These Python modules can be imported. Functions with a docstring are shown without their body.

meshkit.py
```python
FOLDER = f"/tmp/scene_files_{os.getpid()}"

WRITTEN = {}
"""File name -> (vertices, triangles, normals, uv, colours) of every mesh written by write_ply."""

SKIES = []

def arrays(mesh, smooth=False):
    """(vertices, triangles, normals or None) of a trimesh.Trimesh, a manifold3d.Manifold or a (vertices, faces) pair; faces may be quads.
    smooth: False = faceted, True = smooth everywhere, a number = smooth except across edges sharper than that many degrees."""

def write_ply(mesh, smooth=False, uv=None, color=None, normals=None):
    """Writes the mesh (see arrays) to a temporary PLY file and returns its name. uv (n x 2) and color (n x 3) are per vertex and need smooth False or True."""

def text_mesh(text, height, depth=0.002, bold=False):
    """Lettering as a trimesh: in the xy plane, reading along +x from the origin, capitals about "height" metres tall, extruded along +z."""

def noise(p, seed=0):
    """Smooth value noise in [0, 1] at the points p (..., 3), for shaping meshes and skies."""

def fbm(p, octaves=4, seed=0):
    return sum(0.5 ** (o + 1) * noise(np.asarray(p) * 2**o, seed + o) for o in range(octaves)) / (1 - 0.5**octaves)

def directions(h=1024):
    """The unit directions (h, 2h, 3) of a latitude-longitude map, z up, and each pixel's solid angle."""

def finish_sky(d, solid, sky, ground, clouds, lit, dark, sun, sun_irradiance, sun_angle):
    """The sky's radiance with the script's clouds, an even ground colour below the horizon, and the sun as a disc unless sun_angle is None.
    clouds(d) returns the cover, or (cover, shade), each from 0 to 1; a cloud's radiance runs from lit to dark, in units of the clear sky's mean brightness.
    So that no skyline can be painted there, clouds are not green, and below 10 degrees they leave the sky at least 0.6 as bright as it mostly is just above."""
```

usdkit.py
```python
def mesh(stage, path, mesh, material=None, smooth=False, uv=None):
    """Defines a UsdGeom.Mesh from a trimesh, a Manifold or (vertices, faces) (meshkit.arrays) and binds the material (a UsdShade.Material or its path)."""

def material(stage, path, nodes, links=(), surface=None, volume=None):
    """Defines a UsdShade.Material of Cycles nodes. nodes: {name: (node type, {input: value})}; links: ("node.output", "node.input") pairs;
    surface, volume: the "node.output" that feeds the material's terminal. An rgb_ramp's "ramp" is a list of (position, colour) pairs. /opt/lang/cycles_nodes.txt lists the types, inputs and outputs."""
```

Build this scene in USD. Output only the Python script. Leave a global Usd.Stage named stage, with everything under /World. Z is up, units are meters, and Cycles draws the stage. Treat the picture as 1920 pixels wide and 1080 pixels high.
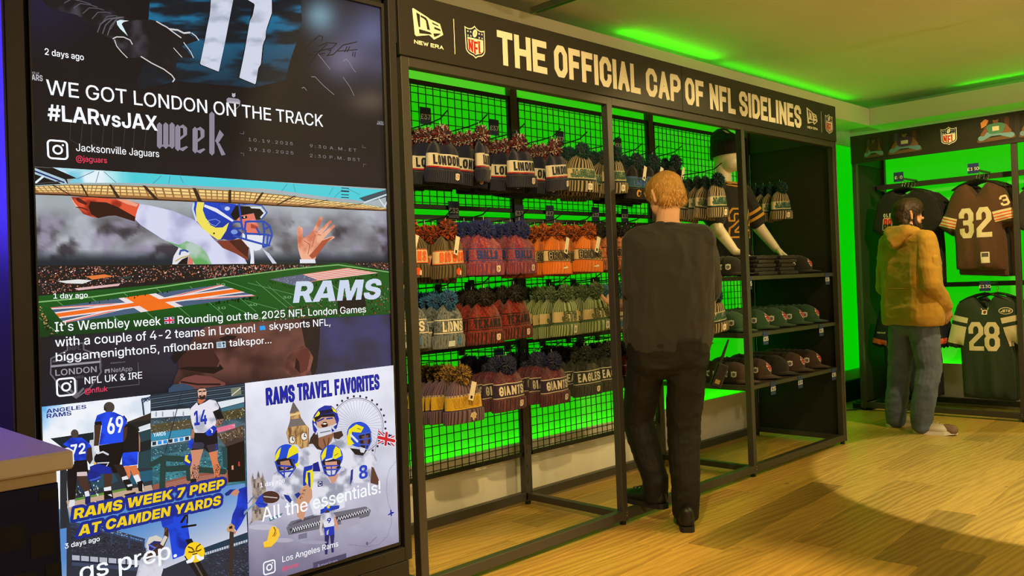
"""A team merchandise shop: video wall, cap rack with woolly hats, jersey bay, two people."""
import math, random, glob, re
import numpy as np
import trimesh
import manifold3d as m3
import shapely
from shapely.geometry import Polygon, LineString, Point, MultiPolygon, box as sbox
from shapely.ops import unary_union
from shapely import affinity
from scipy.spatial import Delaunay, cKDTree
from PIL import Image as _PI, ImageDraw as _PD, ImageFont as _PF
from pxr import Usd, UsdGeom, UsdLux, UsdShade, Gf, Sdf, Vt
import meshkit, usdkit

random.seed(7); np.random.seed(7)
stage = Usd.Stage.CreateInMemory()
UsdGeom.SetStageUpAxis(stage, UsdGeom.Tokens.z)
UsdGeom.SetStageMetersPerUnit(stage, 1.0)
UsdGeom.Xform.Define(stage, '/World'); UsdGeom.Scope.Define(stage, '/World/Looks')

# ------------------------------------------------------------------ camera
CAM = (0.0, -2.71818, 1.25)
YAW, PITCH, ROLL, FPX = 0.78052, -0.00405, -0.04029, 1600.0
_f = np.array([math.sin(YAW)*math.cos(PITCH), math.cos(YAW)*math.cos(PITCH), math.sin(PITCH)])
_r0 = np.array([math.cos(YAW), -math.sin(YAW), 0.0]); _u0 = np.cross(_r0, _f)
CR = math.cos(ROLL)*_r0 + math.sin(ROLL)*_u0; CU = -math.sin(ROLL)*_r0 + math.cos(ROLL)*_u0
cam = UsdGeom.Camera.Define(stage, '/World/camera')
cam.AddTransformOp().Set(Gf.Matrix4d(*CR, 0, *CU, 0, *(-_f), 0, *CAM, 1))
cam.CreateHorizontalApertureAttr(36.0); cam.CreateVerticalApertureAttr(20.25)
cam.CreateFocalLengthAttr(36.0*FPX/1920); cam.CreateClippingRangeAttr(Gf.Vec2f(0.05, 100))
cam.CreateExposureAttr(0.0)

def lin(c):
    c = np.asarray(c, float)/255.0
    return np.where(c <= 0.04045, c/12.92, ((c+0.055)/1.055)**2.4)

# ------------------------------------------------------------------ lights
WARM = (1.0, 0.72, 0.28)
def spot(name, pos, target, power, cone, soft=0.1, radius=0.03, color=WARM):
    """A track lamp's own beam: radiant intensity in W/sr-like units, cone half angle in degrees."""
    l = UsdLux.SphereLight.Define(stage, '/World/lights/'+name)
    l.CreateRadiusAttr(radius); l.CreateColorAttr(Gf.Vec3f(*color)); l.CreateIntensityAttr(power/(math.pi*radius**2))
    if cone >= 180:
        l.AddTranslateOp().Set(Gf.Vec3d(*pos)); return
    s = UsdLux.ShapingAPI.Apply(l.GetPrim()); s.CreateShapingConeAngleAttr(cone); s.CreateShapingConeSoftnessAttr(soft)
    d = np.array(target, float)-np.array(pos, float); d /= np.linalg.norm(d)
    z = -d; x = np.cross([0, 1, 0.01], z); x /= np.linalg.norm(x); y = np.cross(z, x)
    l.AddTransformOp().Set(Gf.Matrix4d(*x, 0, *y, 0, *z, 0, *pos, 1))
def rect(name, pos, target, w, h, radiance, color, along=(1, 0, 0)):
    l = UsdLux.RectLight.Define(stage, '/World/lights/'+name)
    l.CreateWidthAttr(w); l.CreateHeightAttr(h); l.CreateColorAttr(Gf.Vec3f(*color)); l.CreateIntensityAttr(radiance)
    d = np.array(target, float)-np.array(pos, float); d /= np.linalg.norm(d)
    z = -d; x = np.array(along, float); x -= z*(x@z); x /= np.linalg.norm(x); y = np.cross(z, x)
    l.AddTransformOp().Set(Gf.Matrix4d(*x, 0, *y, 0, *z, 0, *pos, 1))
UsdGeom.Scope.Define(stage, '/World/lights')
GREEN = (0.03, 1.0, 0.0)
# track spots (the heads hang on ceiling_track further down)
SPOTS = [('spot_hats_a', (1.25, -1.65, 2.66), (2.85, 0.45, 1.15), 18, 30, .3),
         ('spot_hats_b', (5.30, -2.10, 2.66), (3.95, 0.10, 1.20), 9, 24, .3),
         ('spot_shelves', (4.95, -1.95, 2.66), (5.30, 0.40, 1.00), 5, 28, .3),
         ('spot_floor', (4.75, -2.60, 2.66), (5.50, -1.72, 0.0), 28, 25.5, .05),
         ('spot_jerseys', (6.10, -1.35, 2.66), (7.75, -0.30, 1.1), 12, 33, .3),
         ('spot_aisle', (2.35, -2.4, 2.66), (2.35, -1.15, 0.0), 30, 25, .5)]
for n, p, t, w, c, s in SPOTS: spot(n, p, t, w, c, s, color=(1.0, .93, .62) if n == 'spot_floor' else WARM)
REAR = [(0.6, -4.2), (3.4, -4.3), (6.2, -4.2)]            # added lamps over the unseen half, bouncing light off the floor
for i, (x, y) in enumerate(REAR): spot(f'added_rear_spot_{i}', (x, y, 2.66), (x, y-.3, 0.0), 26, 37, .3, color=(1.0, .80, .42))
OMNI = [(2.2, -4.4), (6.3, -4.0)]                        # two added globe lamps back there, unseen, lifting the ambient light
for i, (x, y) in enumerate(OMNI): spot(f'added_globe_light_{i}', (x, y, 2.25), (x, y, 0), 5, 180, 0, .09, (1.0, .80, .42))
# green strips behind the boxed-out dado, below the wall sheets given a green glow
for i in range(3):
    cx = 2.77+1.307*i
    rect(f'strip_low_{i}', (cx, 0.812, 0.30), (cx, 0.842, 0.42), 1.28, 0.02, 30, GREEN)
rect('strip_left', (1.70, 0.812, 0.30), (1.7, 0.842, 0.42), 0.8, 0.02, 30, GREEN)
for i in range(2):
    cy = -0.09-1.31*i
    rect(f'strip_end_low_{i}', (8.255, cy, 0.34), (8.285, cy, 0.46), 1.28, 0.02, 30, GREEN, (0, 1, 0))
rect('strip_cove_a', (4.9, 0.63, 2.755), (4.9, 0.45, 2.86), 1.1, 0.03, 14, GREEN)
rect('strip_cove_b', (6.7, 0.66, 2.755), (6.7, 0.45, 2.90), 2.2, 0.03, 6, GREEN)
rect('strip_cove_c', (8.08, -1.0, 2.755), (7.9, -1.0, 2.86), 1.6, 0.03, 7, GREEN, (0, 1, 0))
rect('added_strip_blue', (0.31, 0.836, 1.5), (0.31, 0.0, 1.3), 1.85, 0.03, 200, (0.06, 0.03, 1.0), (0, 0, 1))  # added strip standing in for an unseen blue-violet source
# added fill lights under the ceiling over the unseen half of the shop
for i, (x, y) in enumerate(((0.6, -3.6), (3.6, -4.0), (6.4, -3.6))):
    rect(f'added_ceiling_fill_{i}', (x, y, 2.80), (x, y, 0), 0.6, 0.6, 4, (1.0, 0.72, 0.38))

# ------------------------------------------------------------------ prim helpers
_used = {}
def _num(path):
    n = _used.get(path, 0); _used[path] = n+1
    return path if n == 0 else f'{path}_{n:03d}'
def tag(p, label=None, cat=None, group=None, kind=None):
    for k, v in (('label', label), ('category', cat), ('group', group), ('kind', kind)):
        if v: p.SetCustomDataByKey(k, v)
    return p
def obj(name, mesh, mat, parent=None, smooth=False, color=None, label=None, cat=None, group=None, kind=None):
    par = '/World' if parent is None else str(parent.GetPath())
    path = _num(par+'/'+name)
    if color is not None:
        v, f = np.asarray(mesh.vertices), np.asarray(mesh.faces)
        m = UsdGeom.Mesh.Define(stage, path)
        vv, ff, n = meshkit.arrays((v, f), smooth if smooth is True else False)
        m.CreatePointsAttr(Vt.Vec3fArray.FromNumpy(vv.astype(np.float32)))
        m.CreateFaceVertexCountsAttr(Vt.IntArray.FromNumpy(np.full(len(ff), 3, np.int32)))
        m.CreateFaceVertexIndicesAttr(Vt.IntArray.FromNumpy(ff.astype(np.int32).ravel()))
        m.CreateSubdivisionSchemeAttr('none')
        if n is not None:
            m.CreateNormalsAttr(Vt.Vec3fArray.FromNumpy(n.astype(np.float32))); m.SetNormalsInterpolation('vertex')
        UsdGeom.PrimvarsAPI(m).CreatePrimvar('displayColor', Sdf.ValueTypeNames.Color3fArray, 'vertex').Set(Vt.Vec3fArray.FromNumpy(np.asarray(color, np.float32)))
        UsdShade.MaterialBindingAPI.Apply(m.GetPrim()).Bind(mat)
        p = m.GetPrim()
    else:
        p = usdkit.mesh(stage, path, mesh, mat, smooth).GetPrim()
    return tag(p, label, cat, group, kind)
def thing(name, label, cat, loc=(0, 0, 0), rz=0.0, group=None, tilt=0.0):
    x = UsdGeom.Xform.Define(stage, _num('/World/'+name))
    x.AddTranslateOp().Set(Gf.Vec3d(*map(float, loc))); x.AddRotateZOp().Set(float(rz)); x.AddRotateYOp().Set(float(tilt))
    return tag(x.GetPrim(), label, cat, group)
def copy_of(root, loc, rz=0.0, label=None, group=None, tilt=0.0, cat=None):
    was = root.GetCustomData()
    name = re.sub(r'_\d{3}$', '', root.GetName())
    x = UsdGeom.Xform.Define(stage, _num('/World/'+name))
    x.GetPrim().GetReferences().AddInternalReference(root.GetPath()); x.GetPrim().SetInstanceable(True)
    x.ClearXformOpOrder()
    x.AddTranslateOp().Set(Gf.Vec3d(*map(float, loc))); x.AddRotateZOp().Set(float(rz)); x.AddRotateYOp().Set(float(tilt))
    return tag(x.GetPrim(), label or was.get('label'), cat or was.get('category'), group or was.get('group'))

# ------------------------------------------------------------------ materials
def mat(name, nodes, links, surface):
    return usdkit.material(stage, '/World/Looks/'+name, nodes, links, surface)
def plain(name, rgb, rough=0.6, metal=0.0, spec=None, grain=0.0, gscale=40, bump=0.0, bscale=300, sheen=0.0, emit=0):
    c = lin(rgb)
    nodes = {'p': ('principled_bsdf', dict(base_color=c, roughness=rough, metallic=metal))}
    if spec is not None: nodes['p'][1]['specular_ior_level'] = spec
    if sheen: nodes['p'][1]['sheen_weight'] = sheen
    if emit: nodes['p'][1].update(emission_color=c, emission_strength=emit)
    links = []
    if grain or bump: nodes['tc'] = ('texture_coordinate', {})
    if grain:
        nodes['n'] = ('noise_texture', dict(scale=gscale, detail=4.0))
        nodes['r'] = ('rgb_ramp', dict(ramp=[(0.3, c*(1-grain)), (0.7, np.minimum(c*(1+grain), 1))]))
        links += [('tc.object', 'n.vector'), ('n.fac', 'r.fac'), ('r.color', 'p.base_color')]
    if bump:
        nodes['bn'] = ('noise_texture', dict(scale=bscale, detail=2.0)); nodes['b'] = ('bump', dict(strength=bump, distance=0.002))
        links += [('tc.object', 'bn.vector'), ('bn.fac', 'b.height'), ('b.normal', 'p.normal')]
    return mat(name, nodes, links, 'p.BSDF')
def vcol(name, rough=0.9, bump=0.0, bscale=700, sheen=0.0, spec=0.3):
    nodes = {'a': ('attribute', {'attribute': 'displayColor'}), 'p': ('principled_bsdf', dict(roughness=rough, specular_ior_level=spec, sheen_weight=sheen))}
    links = [('a.color', 'p.base_color')]
    if bump:
        nodes.update(tc=('texture_coordinate', {}), bn=('noise_texture', dict(scale=bscale, detail=2.0)), b=('bump', dict(strength=bump, distance=0.002)))
        links += [('tc.object', 'bn.vector'), ('bn.fac', 'b.height'), ('b.normal', 'p.normal')]
    return mat(name, nodes, links, 'p.BSDF')

M = {}
M['steel'] = plain('powder_coated_steel', (62, 58, 54), 0.42, 0.0, grain=0.05, bump=0.15, bscale=900)
M['board'] = plain('sign_board', (40, 36, 33), 0.5, bump=0.08, bscale=900)
M['wire'] = plain('black_wire', (20, 20, 20), 0.45)
M['panel_black'] = plain('matt_black_panel', (34, 31, 29), 0.75, bump=0.1)
M['letter'] = plain('cream_letter', (250, 244, 228), 0.6)
M['wall'] = plain('white_wall_paint', (236, 233, 226), 0.85, grain=0.015, gscale=6, bump=0.08, bscale=180)
M['ceil'] = plain('ceiling_paint', (232, 226, 214), 0.95, grain=0.02, gscale=3)
M['trim'] = plain('cornice_paint', (238, 232, 216), 0.8)
M['wallrear'] = plain('rear_wall_paint', (150, 140, 128), 0.9)
M['plinth'] = plain('plinth_paint', (232, 228, 218), 0.7, grain=0.02, gscale=9)
M['skirting'] = plain('skirting', (26, 25, 25), 0.6)
M['alu'] = plain('aluminium', (170, 165, 158), 0.35, 0.9)
M['white'] = plain('white_plastic', (238, 236, 230), 0.5)
M['black'] = plain('black_plastic', (14, 14, 15), 0.45)
M['screw'] = plain('screw_head', (205, 200, 190), 0.3, 0.8)
M['glow'] = mat('green_wall_glow', {'p': ('principled_bsdf', dict(base_color=(.13, .13, .12), roughness=.8, emission_color=(0.0, .52, 0.0), emission_strength=1.0))}, [], 'p.BSDF')  # green strip wash put into the wall sheets as emission
M['strip'] = plain('green_strip_lens', (150, 230, 150), 0.5)

def wood(name, light, seed, fig):
    """Oak plank: fine grain along the board, broad growth figure, a few knots."""
    a = math.radians(-3.5); c = lin(light)
    return mat(name, {
        'g': ('geometry', {}),
        'mp': ('mapping', dict(mapping_type='texture', location=(seed*3.1, seed*1.7, seed*.9), rotation=(0, 0, a), scale=(1/1.6, 1/16.0, 1.0))),
        'n1': ('noise_texture', dict(scale=1.6, detail=5.0, roughness=0.6, distortion=0.8)),
        'mp2': ('mapping', dict(mapping_type='texture', location=(seed*2.3, seed, 0), rotation=(0, 0, a), scale=(1/4.0, 1/150.0, 1.0))),
        'n2': ('noise_texture', dict(scale=1.5, detail=2.0, roughness=0.6)),
        'mp3': ('mapping', dict(mapping_type='texture', location=(seed*1.3, seed*.37, seed*.7), rotation=(0, 0, a), scale=(1/0.9, 1/5.5, 1.0))),
        'w': ('wave_texture', dict(bands_direction='y', scale=1.5, distortion=14.0, detail=2.5, detail_scale=0.7, detail_roughness=.55)),
        'm1': ('mix_float', dict(fac=fig)), 'm2': ('mix_float', dict(fac=0.32)),
        'mk': ('mapping', dict(mapping_type='texture', location=(seed*.77, seed*.53, 0), rotation=(0, 0, a), scale=(1.0, 1/1.7, 1.0))),
        'kn': ('voronoi_texture', dict(scale=1.7, randomness=1.0)), 'kr': ('rgb_ramp', dict(ramp=[(0.0, (0.10, 0.06, 0.03)), (0.020, (0.2, 0.13, 0.07)), (0.045, (1, 1, 1))])),
        'r': ('rgb_ramp', dict(ramp=[(0.15, c*np.array([.52, .46, .38])), (0.40, c*np.array([.80, .77, .72])), (0.60, c), (0.85, np.minimum(c*1.12, 1))])),
        'mx': ('mix', dict(mix_type='multiply', fac=0.8)),
        'b': ('bump', dict(strength=0.10, distance=0.001)),
        'p': ('principled_bsdf', dict(roughness=0.40, specular_ior_level=0.45))},
        [('g.position', 'mp.vector'), ('g.position', 'mp2.vector'), ('g.position', 'mp3.vector'), ('g.position', 'mk.vector'), ('mp.vector', 'n1.vector'), ('mp2.vector', 'n2.vector'), ('mp3.vector', 'w.vector'),
         ('n1.fac', 'm1.a'), ('w.fac', 'm1.b'), ('m1.result', 'm2.a'), ('n2.fac', 'm2.b'), ('m2.result', 'r.fac'), ('r.color', 'mx.color1'),
         ('mk.vector', 'kn.vector'), ('kn.distance', 'kr.fac'), ('kr.color', 'mx.color2'), ('mx.color', 'p.base_color'), ('n2.fac', 'b.height'), ('b.normal', 'p.normal')], 'p.BSDF')
OAK = [wood(f'oak_plank_{i}', c, 3.0+2.37*i, f) for i, (c, f) in enumerate((((204, 163, 82), .30), ((198, 158, 79), .42), ((210, 168, 84), .22), ((192, 154, 77), .5), ((168, 134, 67), .45), ((206, 165, 82), .36), ((186, 149, 74), .3), ((214, 171, 86), .28), ((200, 160, 80), .55)))]
# ------------------------------------------------------------------ mesh helpers
def cat(ms): return trimesh.util.concatenate([m for m in ms if m is not None])
def bx(x0, x1, y0, y1, z0, z1, ch=0.0):
    """A box, its edges chamfered by ch."""
    if ch <= 0:
        m = trimesh.creation.box((x1-x0, y1-y0, z1-z0)); m.apply_translation(((x0+x1)/2, (y0+y1)/2, (z0+z1)/2)); return m
    P = []
    for sx in (0, 1):
        for sy in (0, 1):
            for sz in (0, 1):
                c = np.array([(x0, x1)[sx], (y0, y1)[sy], (z0, z1)[sz]]); d = np.array([1-2*sx, 1-2*sy, 1-2*sz])*ch
                for k in range(3):
                    q = c+d; q[k] = c[k]; P.append(q)
    return trimesh.convex.convex_hull(np.array(P))
def tube(pts, r, n=8, cap=True):
    """A round bar through the points; r a number or one per point."""
    pts = np.asarray(pts, float); r = np.broadcast_to(r, len(pts))
    t = np.gradient(pts, axis=0); t /= np.linalg.norm(t, axis=1)[:, None]+1e-12
    a = np.array([0, 0, 1.0]) if abs(t[0][2]) < 0.9 else np.array([1.0, 0, 0])
    V = []
    u = np.cross(t[0], a); u /= np.linalg.norm(u)
    for i in range(len(pts)):
        u = u-t[i]*(u@t[i]); u /= np.linalg.norm(u)+1e-12; w = np.cross(t[i], u)
        th = np.linspace(0, 2*np.pi, n, endpoint=False)
        V.append(pts[i]+r[i]*(np.cos(th)[:, None]*u+np.sin(th)[:, None]*w))
    V = np.vstack(V); F = []
    for i in range(len(pts)-1):
        for k in range(n):
            a0, b0 = i*n+k, i*n+(k+1) % n
            F += [(a0, b0, b0+n), (a0, b0+n, a0+n)]
    if cap:
        V = np.vstack([V, pts[0], pts[-1]]); c0, c1 = len(V)-2, len(V)-1
        for k in range(n):
            F += [(c0, (k+1) % n, k), (c1, (len(pts)-1)*n+k, (len(pts)-1)*n+(k+1) % n)]
    return trimesh.Trimesh(V, F, process=False)
def ext(poly, depth):
    """Extrude a shapely shape along +z."""
    gs = [g for g in getattr(poly, 'geoms', [poly]) if g.geom_type == 'Polygon' and g.area > 1e-9]
    return cat([trimesh.creation.extrude_polygon(g, depth, engine='earcut') for g in gs])
def xf(m, o=(0, 0, 0), X=(1, 0, 0), Y=(0, 1, 0), Z=(0, 0, 1)):
    T = np.eye(4); T[:3, 0], T[:3, 1], T[:3, 2], T[:3, 3] = X, Y, Z, o
    m = m.copy(); m.apply_transform(T)
    if np.linalg.det(T[:3, :3]) < 0: m.invert()
    return m
FRONT = dict(X=(1, 0, 0), Y=(0, 0, 1), Z=(0, -1, 0))     # drawn in x-z, facing -y
FACEX = dict(X=(0, -1, 0), Y=(0, 0, 1), Z=(-1, 0, 0))    # drawn in y-z, facing -x
def manifold(m): return trimesh.Trimesh(m.to_mesh().vert_properties[:, :3], m.to_mesh().tri_verts, process=False)
def ball(c, r, n=16): return m3.Manifold.sphere(1.0, n).scale(tuple(np.broadcast_to(r, 3).astype(float))).translate(tuple(map(float, c)))
def hull(*b): return m3.Manifold.batch_hull(list(b))

# ------------------------------------------------------------------ lettering
_INTER = glob.glob('/opt/blender-*/*/datafiles/fonts/Inter.woff2')[0]
_tp = {}
def text(s, height, weight=400, wide=1.0, size=72):
    """Outline of printed lettering, capitals `height` tall, from the origin along +x."""
    key = (s, weight, size)
    if key not in _tp:
        f = _PF.truetype(_INTER, size); f.set_variation_by_axes([28, weight])
        x0, y0, x1, y1 = f.getbbox(s, anchor='ls')
        im = _PI.new('L', (x1-x0+8, y1-y0+8)); _PD.Draw(im).text((4-x0, 4-y0), s, 255, f, anchor='ls')
        on = np.pad(np.asarray(im) > 127, ((0, 0), (1, 1))).astype(np.int8); d = np.diff(on, axis=1)
        rows, st = np.nonzero(d == 1); en = np.nonzero(d == -1)[1]
        g = shapely.union_all(shapely.box(st, -rows-1, en, -rows)).buffer(0.8).buffer(-0.8).simplify(0.55)
        k = 1/(0.727*size)
        _tp[key] = affinity.affine_transform(g, [k, 0, 0, k, -4*k, (4-y0)*k])
    return affinity.scale(_tp[key], height*wide, height, origin=(0, 0))
# stroke alphabet for block lettering, unit box
_c = .28
SK = {'A': [[(0, 0), (.5, 1), (1, 0)], [(.2, .32), (.8, .32)]], 'B': [[(0, 0), (0, 1), (.75, 1), (1, .87), (1, .65), (.8, .52), (0, .52)], [(.8, .52), (1, .4), (1, .14), (.8, 0), (0, 0)]],
 'C': [[(1, .7), (1, 1-_c/1.4), (.72, 1), (.28, 1), (0, 1-_c/1.4), (0, _c/1.4), (.28, 0), (.72, 0), (1, _c/1.4), (1, .3)]], 'D': [[(0, 0), (0, 1), (.65, 1), (1, .8), (1, .2), (.65, 0), (0, 0)]],
 'E': [[(1, 1), (0, 1), (0, 0), (1, 0)], [(0, .5), (.8, .5)]], 'F': [[(1, 1), (0, 1), (0, 0)], [(0, .5), (.8, .5)]],
 'G': [[(1, .72), (1, .8), (.72, 1), (.28, 1), (0, .8), (0, .2), (.28, 0), (.72, 0), (1, .2), (1, .45), (.55, .45)]], 'H': [[(0, 0), (0, 1)], [(1, 0), (1, 1)], [(0, .5), (1, .5)]],
 'I': [[(.5, 0), (.5, 1)]], 'J': [[(1, 1), (1, .2), (.72, 0), (.28, 0), (0, .2), (0, .3)]], 'K': [[(0, 0), (0, 1)], [(1, 1), (.05, .45)], [(.3, .6), (1, 0)]], 'L': [[(0, 1), (0, 0), (1, 0)]],
 'M': [[(0, 0), (0, 1), (.5, .35), (1, 1), (1, 0)]], 'N': [[(0, 0), (0, 1), (1, 0), (1, 1)]], 'O': [[(.28, 0), (0, .2), (0, .8), (.28, 1), (.72, 1), (1, .8), (1, .2), (.72, 0), (.28, 0)]],
 'P': [[(0, 0), (0, 1), (.72, 1), (1, .85), (1, .58), (.72, .44), (0, .44)]], 'R': [[(0, 0), (0, 1), (.72, 1), (1, .86), (1, .62), (.72, .48), (0, .48)], [(.6, .48), (1, 0)]],
 'S': [[(1, .80), (1, .86), (.74, 1), (.26, 1), (0, .86), (0, .67), (.24, .54), (.76, .46), (1, .33), (1, .14), (.74, 0), (.26, 0), (0, .14), (0, .20)]], 'T': [[(0, 1), (1, 1)], [(.5, 1), (.5, 0)]],
 'U': [[(0, 1), (0, .2), (.28, 0), (.72, 0), (1, .2), (1, 1)]], 'V': [[(0, 1), (.5, 0), (1, 1)]], 'W': [[(0, 1), (.25, 0), (.5, .8), (.75, 0), (1, 1)]], 'X': [[(0, 0), (1, 1)], [(0, 1), (1, 0)]], 'Y': [[(0, 1), (.5, .45), (1, 1)], [(.5, .45), (.5, 0)]],
 '0': [[(.28, 0), (0, .2), (0, .8), (.28, 1), (.72, 1), (1, .8), (1, .2), (.72, 0), (.28, 0)]], '1': [[(.2, .8), (.5, 1), (.5, 0)], [(.2, 0), (.8, 0)]], '2': [[(0, .7), (0, .84), (.24, 1), (.76, 1), (1, .84), (1, .62), (0, .22), (0, 0), (1, 0)]],
 '3': [[(0, .80), (0, .86), (.24, 1), (.76, 1), (1, .86), (1, .63), (.78, .52), (.42, .52)], [(.78, .52), (1, .4), (1, .16), (.76, 0), (.24, 0), (0, .14), (0, .20)]], '4': [[(.75, 0), (.75, 1), (0, .3), (1, .3)]], '5': [[(1, 1), (0, 1), (0, .55), (.75, .58), (1, .44), (1, .16), (.74, 0), (.24, 0), (0, .16), (0, .26)]],
 '6': [[(1, .75), (1, .84), (.74, 1), (.26, 1), (0, .84), (0, .16), (.26, 0), (.74, 0), (1, .16), (1, .4), (.74, .54), (0, .54)]], '7': [[(0, 1), (1, 1), (.4, 0)]],
 '8': [[(.24, .52), (0, .65), (0, .85), (.24, 1), (.76, 1), (1, .85), (1, .65), (.76, .52), (.24, .52), (0, .38), (0, .15), (.24, 0), (.76, 0), (1, .15), (1, .38), (.76, .52)]],
 '9': [[(0, .25), (0, .16), (.26, 0), (.74, 0), (1, .16), (1, .84), (.74, 1), (.26, 1), (0, .84), (0, .6), (.26, .46), (1, .46)]]}
def block(s, w, h, t, gap, join='mitre', space=None, slant=0.0, hard=False):
    """Block lettering from strokes of even width t; letters w wide and h tall overall. Returns (shape, advance)."""
    x, out = 0.0, []
    for ch in s:
        if ch == ' ': x += (space if space is not None else w*0.55); continue
        cw = w*(1.25 if ch in 'MW' else 0.0 if ch in 'I' else 1.0 if ch not in 'LEFT' else 0.9)
        iw = max(cw-t, 0.0 if ch == 'I' else 1e-6)
        for pl in SK[ch]:
            out.append(LineString([(x+t/2+px*iw - (0.5*iw if ch == 'I' else 0), t/2+py*(h-t)) for px, py in pl]).buffer(t/2, cap_style='square', join_style='round' if ch in 'OCSDGPRBJU' and join == 'mitre' and not hard else join, mitre_limit=2.5))
        x += (cw if ch != 'I' else t)+gap
    g = unary_union(out)
    g = g.intersection(sbox(-1, 0, x+1, h))
    if slant: g = affinity.affine_transform(g, [1, slant, 0, 1, 0, 0])
    return g, x-gap
# ------------------------------------------------------------------ room
ZC, XE, YB = 2.83, 8.30, 0.86
st = dict(kind='structure')
fl = obj('floor', bx(-2.6, XE+.1, -5.4, YB+.1, -0.06, -0.012), plain('subfloor', (70, 48, 26), 0.9), **st)
rng = np.random.default_rng(3)
A = math.radians(3.5); du = np.array([math.cos(A), math.sin(A)]); dv = np.array([-math.sin(A), math.cos(A)])
room = sbox(-2.55, -5.35, XE, YB); org = np.array([4.176, -1.315]); W_ = 0.190; n_pl = 0
FIXED = {0: 4.635, 1: 3.710, 2: 5.18, -1: 3.99}
DARK = {(0, 0), (-1, 0), (4, 0)}
for row in range(-27, 17):
    s = FIXED.get(row, rng.uniform(-1.0, 1.0)+4.0)
    cuts = [s]
    while cuts[-1] < 11.5: cuts.append(cuts[-1]+rng.choice([0.95, 1.45, 1.9]))
    while cuts[0] > -4: cuts.insert(0, cuts[0]-rng.choice([0.95, 1.45, 1.9]))
    for n_cut, (a, b) in enumerate(zip(cuts[:-1], cuts[1:])):
        n_cut = 0 if abs(b-s) < 1e-6 else 1 if abs(a-s) < 1e-6 else 9
        loc = lambda u, v: tuple(org+du*(u-org[0])+dv*v)
        g = 0.0006
        q = Polygon([loc(a+g, row*W_+g), loc(b-g, row*W_+g), loc(b-g, (row+1)*W_-g), loc(a+g, (row+1)*W_-g)]).intersection(room)
        if q.is_empty or q.area < 0.004 or q.bounds[2] < 1.2 or q.bounds[3] < -3.4: continue
        ps = np.array(q.exterior.coords[:-1]); inn = np.array(q.buffer(-0.0012, join_style='mitre').exterior.coords[:-1])
        obj('plank', trimesh.convex.convex_hull(np.vstack([np.c_[ps, np.full(len(ps), -0.010)], np.c_[ps, np.full(len(ps), -0.0012)], np.c_[inn, np.zeros(len(inn))]])), OAK[4 if (row, n_cut) in DARK else int(rng.choice([0, 1, 2, 3, 5, 6, 7, 8], p=[.17, .17, .15, .12, .15, .07, .07, .10]))], fl); n_pl += 1
obj('plank_field', bx(-2.55, 1.3, -5.35, YB, -0.0112, -0.002), OAK[0], fl, kind='stuff')
obj('plank_field', bx(1.3, XE, -5.35, -3.3, -0.0112, -0.002), OAK[0], fl, kind='stuff')
obj('wall_back', bx(-2.6, XE+.1, YB, YB+.1, 0, ZC), M['wall'], **st)
obj('wall_end', bx(XE, XE+.1, -5.4, YB, 0, ZC), M['wall'], **st)
obj('wall_front', bx(-2.6, XE+.1, -5.5, -5.4, 0, ZC), M['wallrear'], **st)
obj('wall_left', bx(-2.7, -2.6, -5.5, YB+.1, 0, ZC), M['wallrear'], **st)
obj('ceiling', bx(-2.7, XE+.1, -5.5, YB+.1, ZC, ZC+.1), M['ceil'], **st)
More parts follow.
